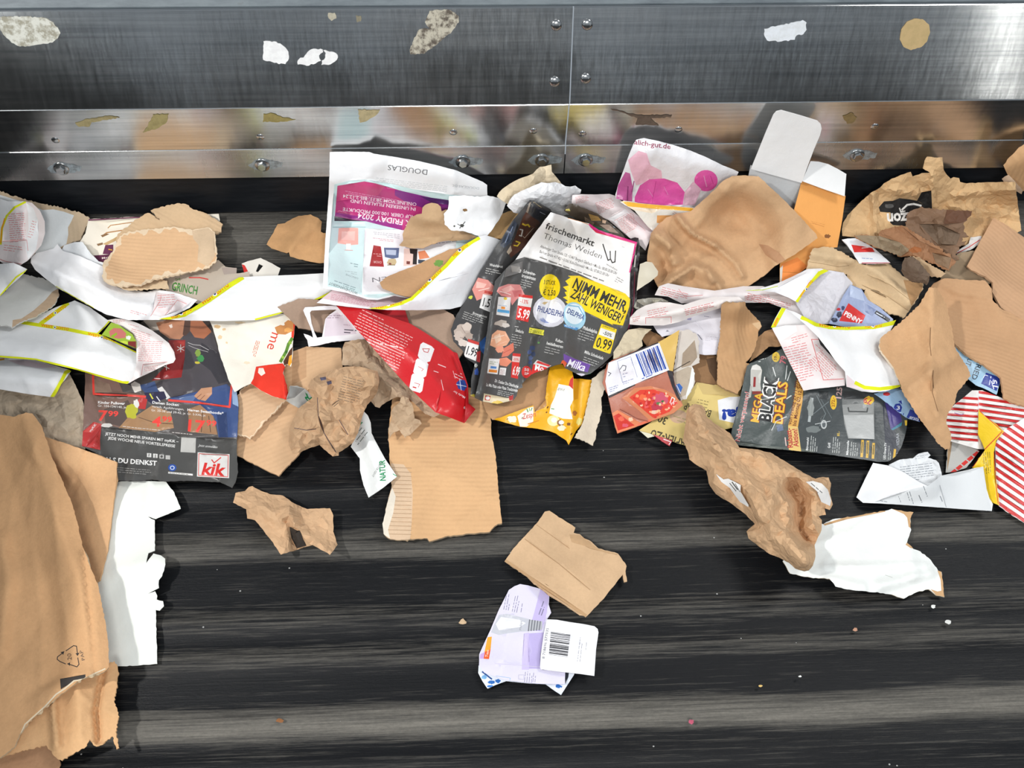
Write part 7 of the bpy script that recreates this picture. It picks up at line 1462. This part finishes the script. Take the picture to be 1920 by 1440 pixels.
S('bag_body', None, None, 'G',
  [(165, 100), (180, 78), (215, 58), (262, 68), (282, 100), (290, 140), (350, 190), (440, 245), (500, 340), (600, 350), (700, 372), (830, 450), (930, 510), (990, 540), (1040, 528), (1075, 532), (1090, 570), (1085, 640), (1102, 705), (1082, 742), (1050, 730), (1058, 770), (1010, 782), (1032, 805), (1030, 870), (1005, 920), (985, 962), (992, 1040), (975, 1100), (948, 1130), (918, 1137), (860, 1118), (820, 1080), (770, 1055), (690, 1020), (620, 970), (560, 925), (548, 880), (600, 832), (570, 800), (530, 760), (450, 700), (350, 640), (305, 570), (290, 490), (230, 455), (180, 415), (168, 360), (140, 295), (150, 220)],
  '#c9a279', 'kraft',
  parent=kb, dirn=(52, 2.2), amp=30, size=44, wave=8, wsize=120, dome=24, dround=16, t=0.0008, torn=0.7, step=4.5,
  folds=[([(210, 90), (330, 300), (560, 560), (620, 760)], 20, 90), ([(480, 350), (820, 470), (1040, 560)], 12, 70), ([(720, 600), (680, 800), (930, 1080)], 18, 90), ([(840, 600), (900, 680), (880, 860), (930, 920)], -46, 80), ([(820, 800), (950, 980)], 14, 30)])
S('sticker', 'white printed sticker', None, 'G', [(352, 510), (400, 545), (430, 540), (510, 580), (508, 625), (560, 710), (558, 722), (505, 690), (440, 600), (385, 560)], '#dddad6', 'paper',
  [('l', '#4a4a48', [(440, 570), (480, 620)], 5), ('l', '#4a4a48', [(455, 562), (490, 610)], 7), ('l', '#4a4a48', [(475, 572), (505, 625)], 4)], parent=kb, t=0.0003, amp=1, wave=0, soft=2, torn=0.2)
S('sticker', 'white printed sticker', None, 'G', [(930, 560), (975, 555), (1030, 570), (1070, 610), (1092, 680), (1085, 715), (1030, 690), (1000, 620)], '#dddad6', 'paper',
  [('g', '#6a6a68', (960, 570), (1040, 640), 10, 2, 18)], parent=kb, t=0.0003, amp=1, wave=0, soft=2, torn=0.2)
# ---------------------------------------------------------------- lower middle
lb = thing('bulb_carton', 'white and lilac flattened light bulb carton with bar code on the belt', 'carton', 1000, 1200)
S('rear_panel', None, None, 'N', [(660, 1290), (662, 1255), (700, 1250), (800, 1280), (1000, 1300), (1140, 1250), (1122, 1300), (1060, 1396), (1020, 1370), (985, 1345), (900, 1340), (795, 1330), (745, 1348), (705, 1366), (680, 1330)], '#e6ebf4', 'gloss', [('b', '#2a6ab8', 725, 1335, 20, 10), ('b', '#2a6ab8', 755, 1330, 14, 10), ('b', '#3a7ac8', 720, 1355, 18, 6), ('l', '#1d4a8c', [(680, 1285), (725, 1320)], 7), ('b', '#2a6ab8', 1045, 1355, 14, 9), ('p', '#2c3038', [(1075, 1290), (1098, 1285), (1095, 1310), (1080, 1345)]), ('b', '#7ab0dc', 690, 1310, 14, 10), ('l', '#2a6ab8', [(1040, 1345), (1062, 1358)], 8)], parent=lb, t=0.0006, amp=2, wave=1.5, torn=0.15)
S('front_panel', None, None, 'N',
  [(808, 890), (835, 872), (862, 862), (900, 868), (960, 885), (1003, 912), (1000, 960), (1012, 1000), (990, 1035), (970, 1150), (960, 1200), (958, 1262), (970, 1276), (1080, 1285), (1078, 1345), (960, 1343), (900, 1338), (790, 1325), (690, 1290), (664, 1255), (665, 1200), (720, 1080), (760, 985)], '#dcd7ec', 'gloss',
  prints=[('p', '#c3b6e0', [(905, 1085), (965, 1090), (985, 1030), (1003, 912), (960, 885), (930, 1000)]), ('p', '#bbaedc', [(900, 1100), (975, 1095), (960, 1270), (900, 1270)]), ('p', '#cbbfe4', [(880, 1100), (905, 1095), (905, 1275), (870, 1275)]),
          ('p', '#c3c4cc', [(735, 1060), (760, 1010), (800, 1005), (870, 1022), (905, 1030), (895, 1090), (860, 1092), (800, 1100), (760, 1108), (722, 1095)]), ('p', '#e6e6ea', [(745, 1055), (770, 1020), (860, 1035), (890, 1050), (860, 1070), (760, 1085)]), ('p', '#b5b6bb', [(905, 1032), (970, 1042), (968, 1082), (896, 1090)])] +
          [('l', '#6f7078', [(908 + i * 13, 1034 + i * 2), (902 + i * 13, 1088 - i)], 5) for i in range(5)] +
          [('t', '#9a9aa2', 'Philips', (868, 1085), (872, 1040), 10, 1), ('g', '#8c88a0', (785, 985), (800, 905), 6, 3, 11), ('g', '#8c88a0', (825, 995), (845, 905), 6, 3, 11), ('g', '#8c88a0', (868, 998), (880, 920), 6, 1, 11), ('g', '#7a7690', (955, 1010), (980, 940), 8, 2, 12),
          ('p', '#e8622c', [(690, 1190), (720, 1175), (712, 1224), (686, 1222)]), ('p', '#f2a634', [(705, 1118), (726, 1115), (720, 1175), (690, 1190)]), ('t', '#f6e0d0', 'Test', (706, 1215), (712, 1180), 12, 1), ('p', '#c9a6dc', [(670, 1200), (692, 1190), (686, 1222), (668, 1222)]),
          ('l', '#cfc8dc', [(740, 1245), (960, 1262)], 3), ('l', '#8ab4dc', [(745, 1305), (815, 1315), (812, 1328)], 2), ('g', '#9a96ac', (885, 1335), (890, 1280), 6, 4, 11), ('l', '#b0acbc', [(855, 1300), (880, 1300), (880, 1322), (855, 1320), (855, 1300)], 2), ('g', '#9a96ac', (925, 1335), (930, 1285), 6, 2, 10)],
  parent=lb, t=0.0006, amp=2, size=70, wave=2, torn=0.12, step=6)
S('side_flap', None, None, 'N',
  [(990, 1032), (1040, 1034), (1100, 1045), (1170, 1055), (1220, 1065), (1236, 1078), (1240, 1095), (1228, 1180), (1220, 1305), (1150, 1295), (1060, 1285), (1000, 1278), (962, 1272), (958, 1262), (962, 1200), (975, 1110)], '#f0eff3', 'gloss',
  prints=[('bar', '#26262a', [(1010, 1092), (1000, 1210), (1090, 1222), (1105, 1106)], 26), ('t', '#55555c', '8 718696 577035', (980, 1222), (1000, 1075), 12, 0.5), ('g', '#9a9aa4', (1140, 1235), (1155, 1110), 5, 2, 12), ('g', '#a8a8b0', (1180, 1180), (1188, 1110), 5, 1, 12)],
  parent=lb, t=0.0006, amp=1.5, size=70, wave=2, torn=0.05, step=6, lift=[((1200, 1200), 8, 120)])
S('cardboard_piece', 'brown folded cardboard piece with frayed corner above the light bulb carton', 'cardboard', 'N',
  [(787, 752), (830, 690), (885, 630), (940, 570), (982, 512), (1003, 508), (1050, 540), (1100, 570), (1128, 590), (1120, 615), (1150, 622), (1170, 640), (1195, 650), (1240, 690), (1300, 705), (1335, 715), (1350, 735), (1376, 775), (1370, 800), (1378, 850), (1364, 852), (1358, 815), (1330, 850), (1290, 900), (1240, 960), (1178, 1022), (1090, 970), (1000, 910), (900, 830)], '#c7a47d', 'kraft',
  prints=[('l', ('#a98762', 'kraft'), [(885, 645), (1050, 765), (1200, 890)], 4), ('l', ('#a98762', 'kraft'), [(940, 575), (1100, 690)], 3), ('l', ('#a98762', 'kraft'), [(1105, 640), (1200, 690), (1330, 720)], 4), ('p', ('#b8946c', 'kraft'), [(1100, 622), (1150, 625), (1240, 692), (1330, 718), (1290, 716), (1180, 680), (1110, 660)]), ('p', ('#b59067', 'kraft'), [(787, 752), (900, 830), (1178, 1022), (1186, 1010), (900, 815), (795, 742)])],
  amp=3, size=90, wave=3, t=0.0025, nc=0, torn=0.7, step=6, folds=[([(885, 645), (1050, 765), (1200, 890)], 3, 60), ([(1105, 640), (1330, 725)], 4, 50)], lift=[((1100, 960), 8, 150)])
# ---------------------------------------------------------------- crumbs on the belt
def crumb(label, u, v, r, color, kind='kraft'):
    rnd = random.Random(int(u * 7 + v))
    pts = [(u + r * (0.6 + 0.6 * rnd.random()) * math.cos(a), v + r * 0.7 * (0.6 + 0.6 * rnd.random()) * math.sin(a)) for a in [6.2832 * i / 9 for i in range(9)]]
    S('paper_crumb', label, 'crumb', 'px', pts, color, kind, amp=4, size=8, wave=0, dome=2, dround=4, step=3, torn=0.3, t=0.0008)
crumb('tiny tan paper crumb left of the light bulb carton', 867, 1166, 8, '#c7a985')
crumb('small brown crumb on the lowest dust band', 525, 1351, 7, '#8a5a34')
crumb('tiny yellow crumb on the lower right dust band', 1426, 1286, 4, '#d8b468')
crumb('tiny pink paper crumb below the lowest dust band', 1296, 1353, 7, '#b8566c', 'paper')
crumb('tiny white fluff below the white torn card', 1750, 1137, 5, '#e0e0dc', 'paper')
crumb('pale white fluff on the right side near the thin dust band', 1778, 1166, 6, '#d8d8d4', 'paper')
crumb('tiny white speck in the middle of the lower right belt', 1500, 1268, 3, '#e8e8e4', 'paper')
crumb('tiny pinkish crumb on the thin right dust band', 1604, 1180, 5, '#b98a70')
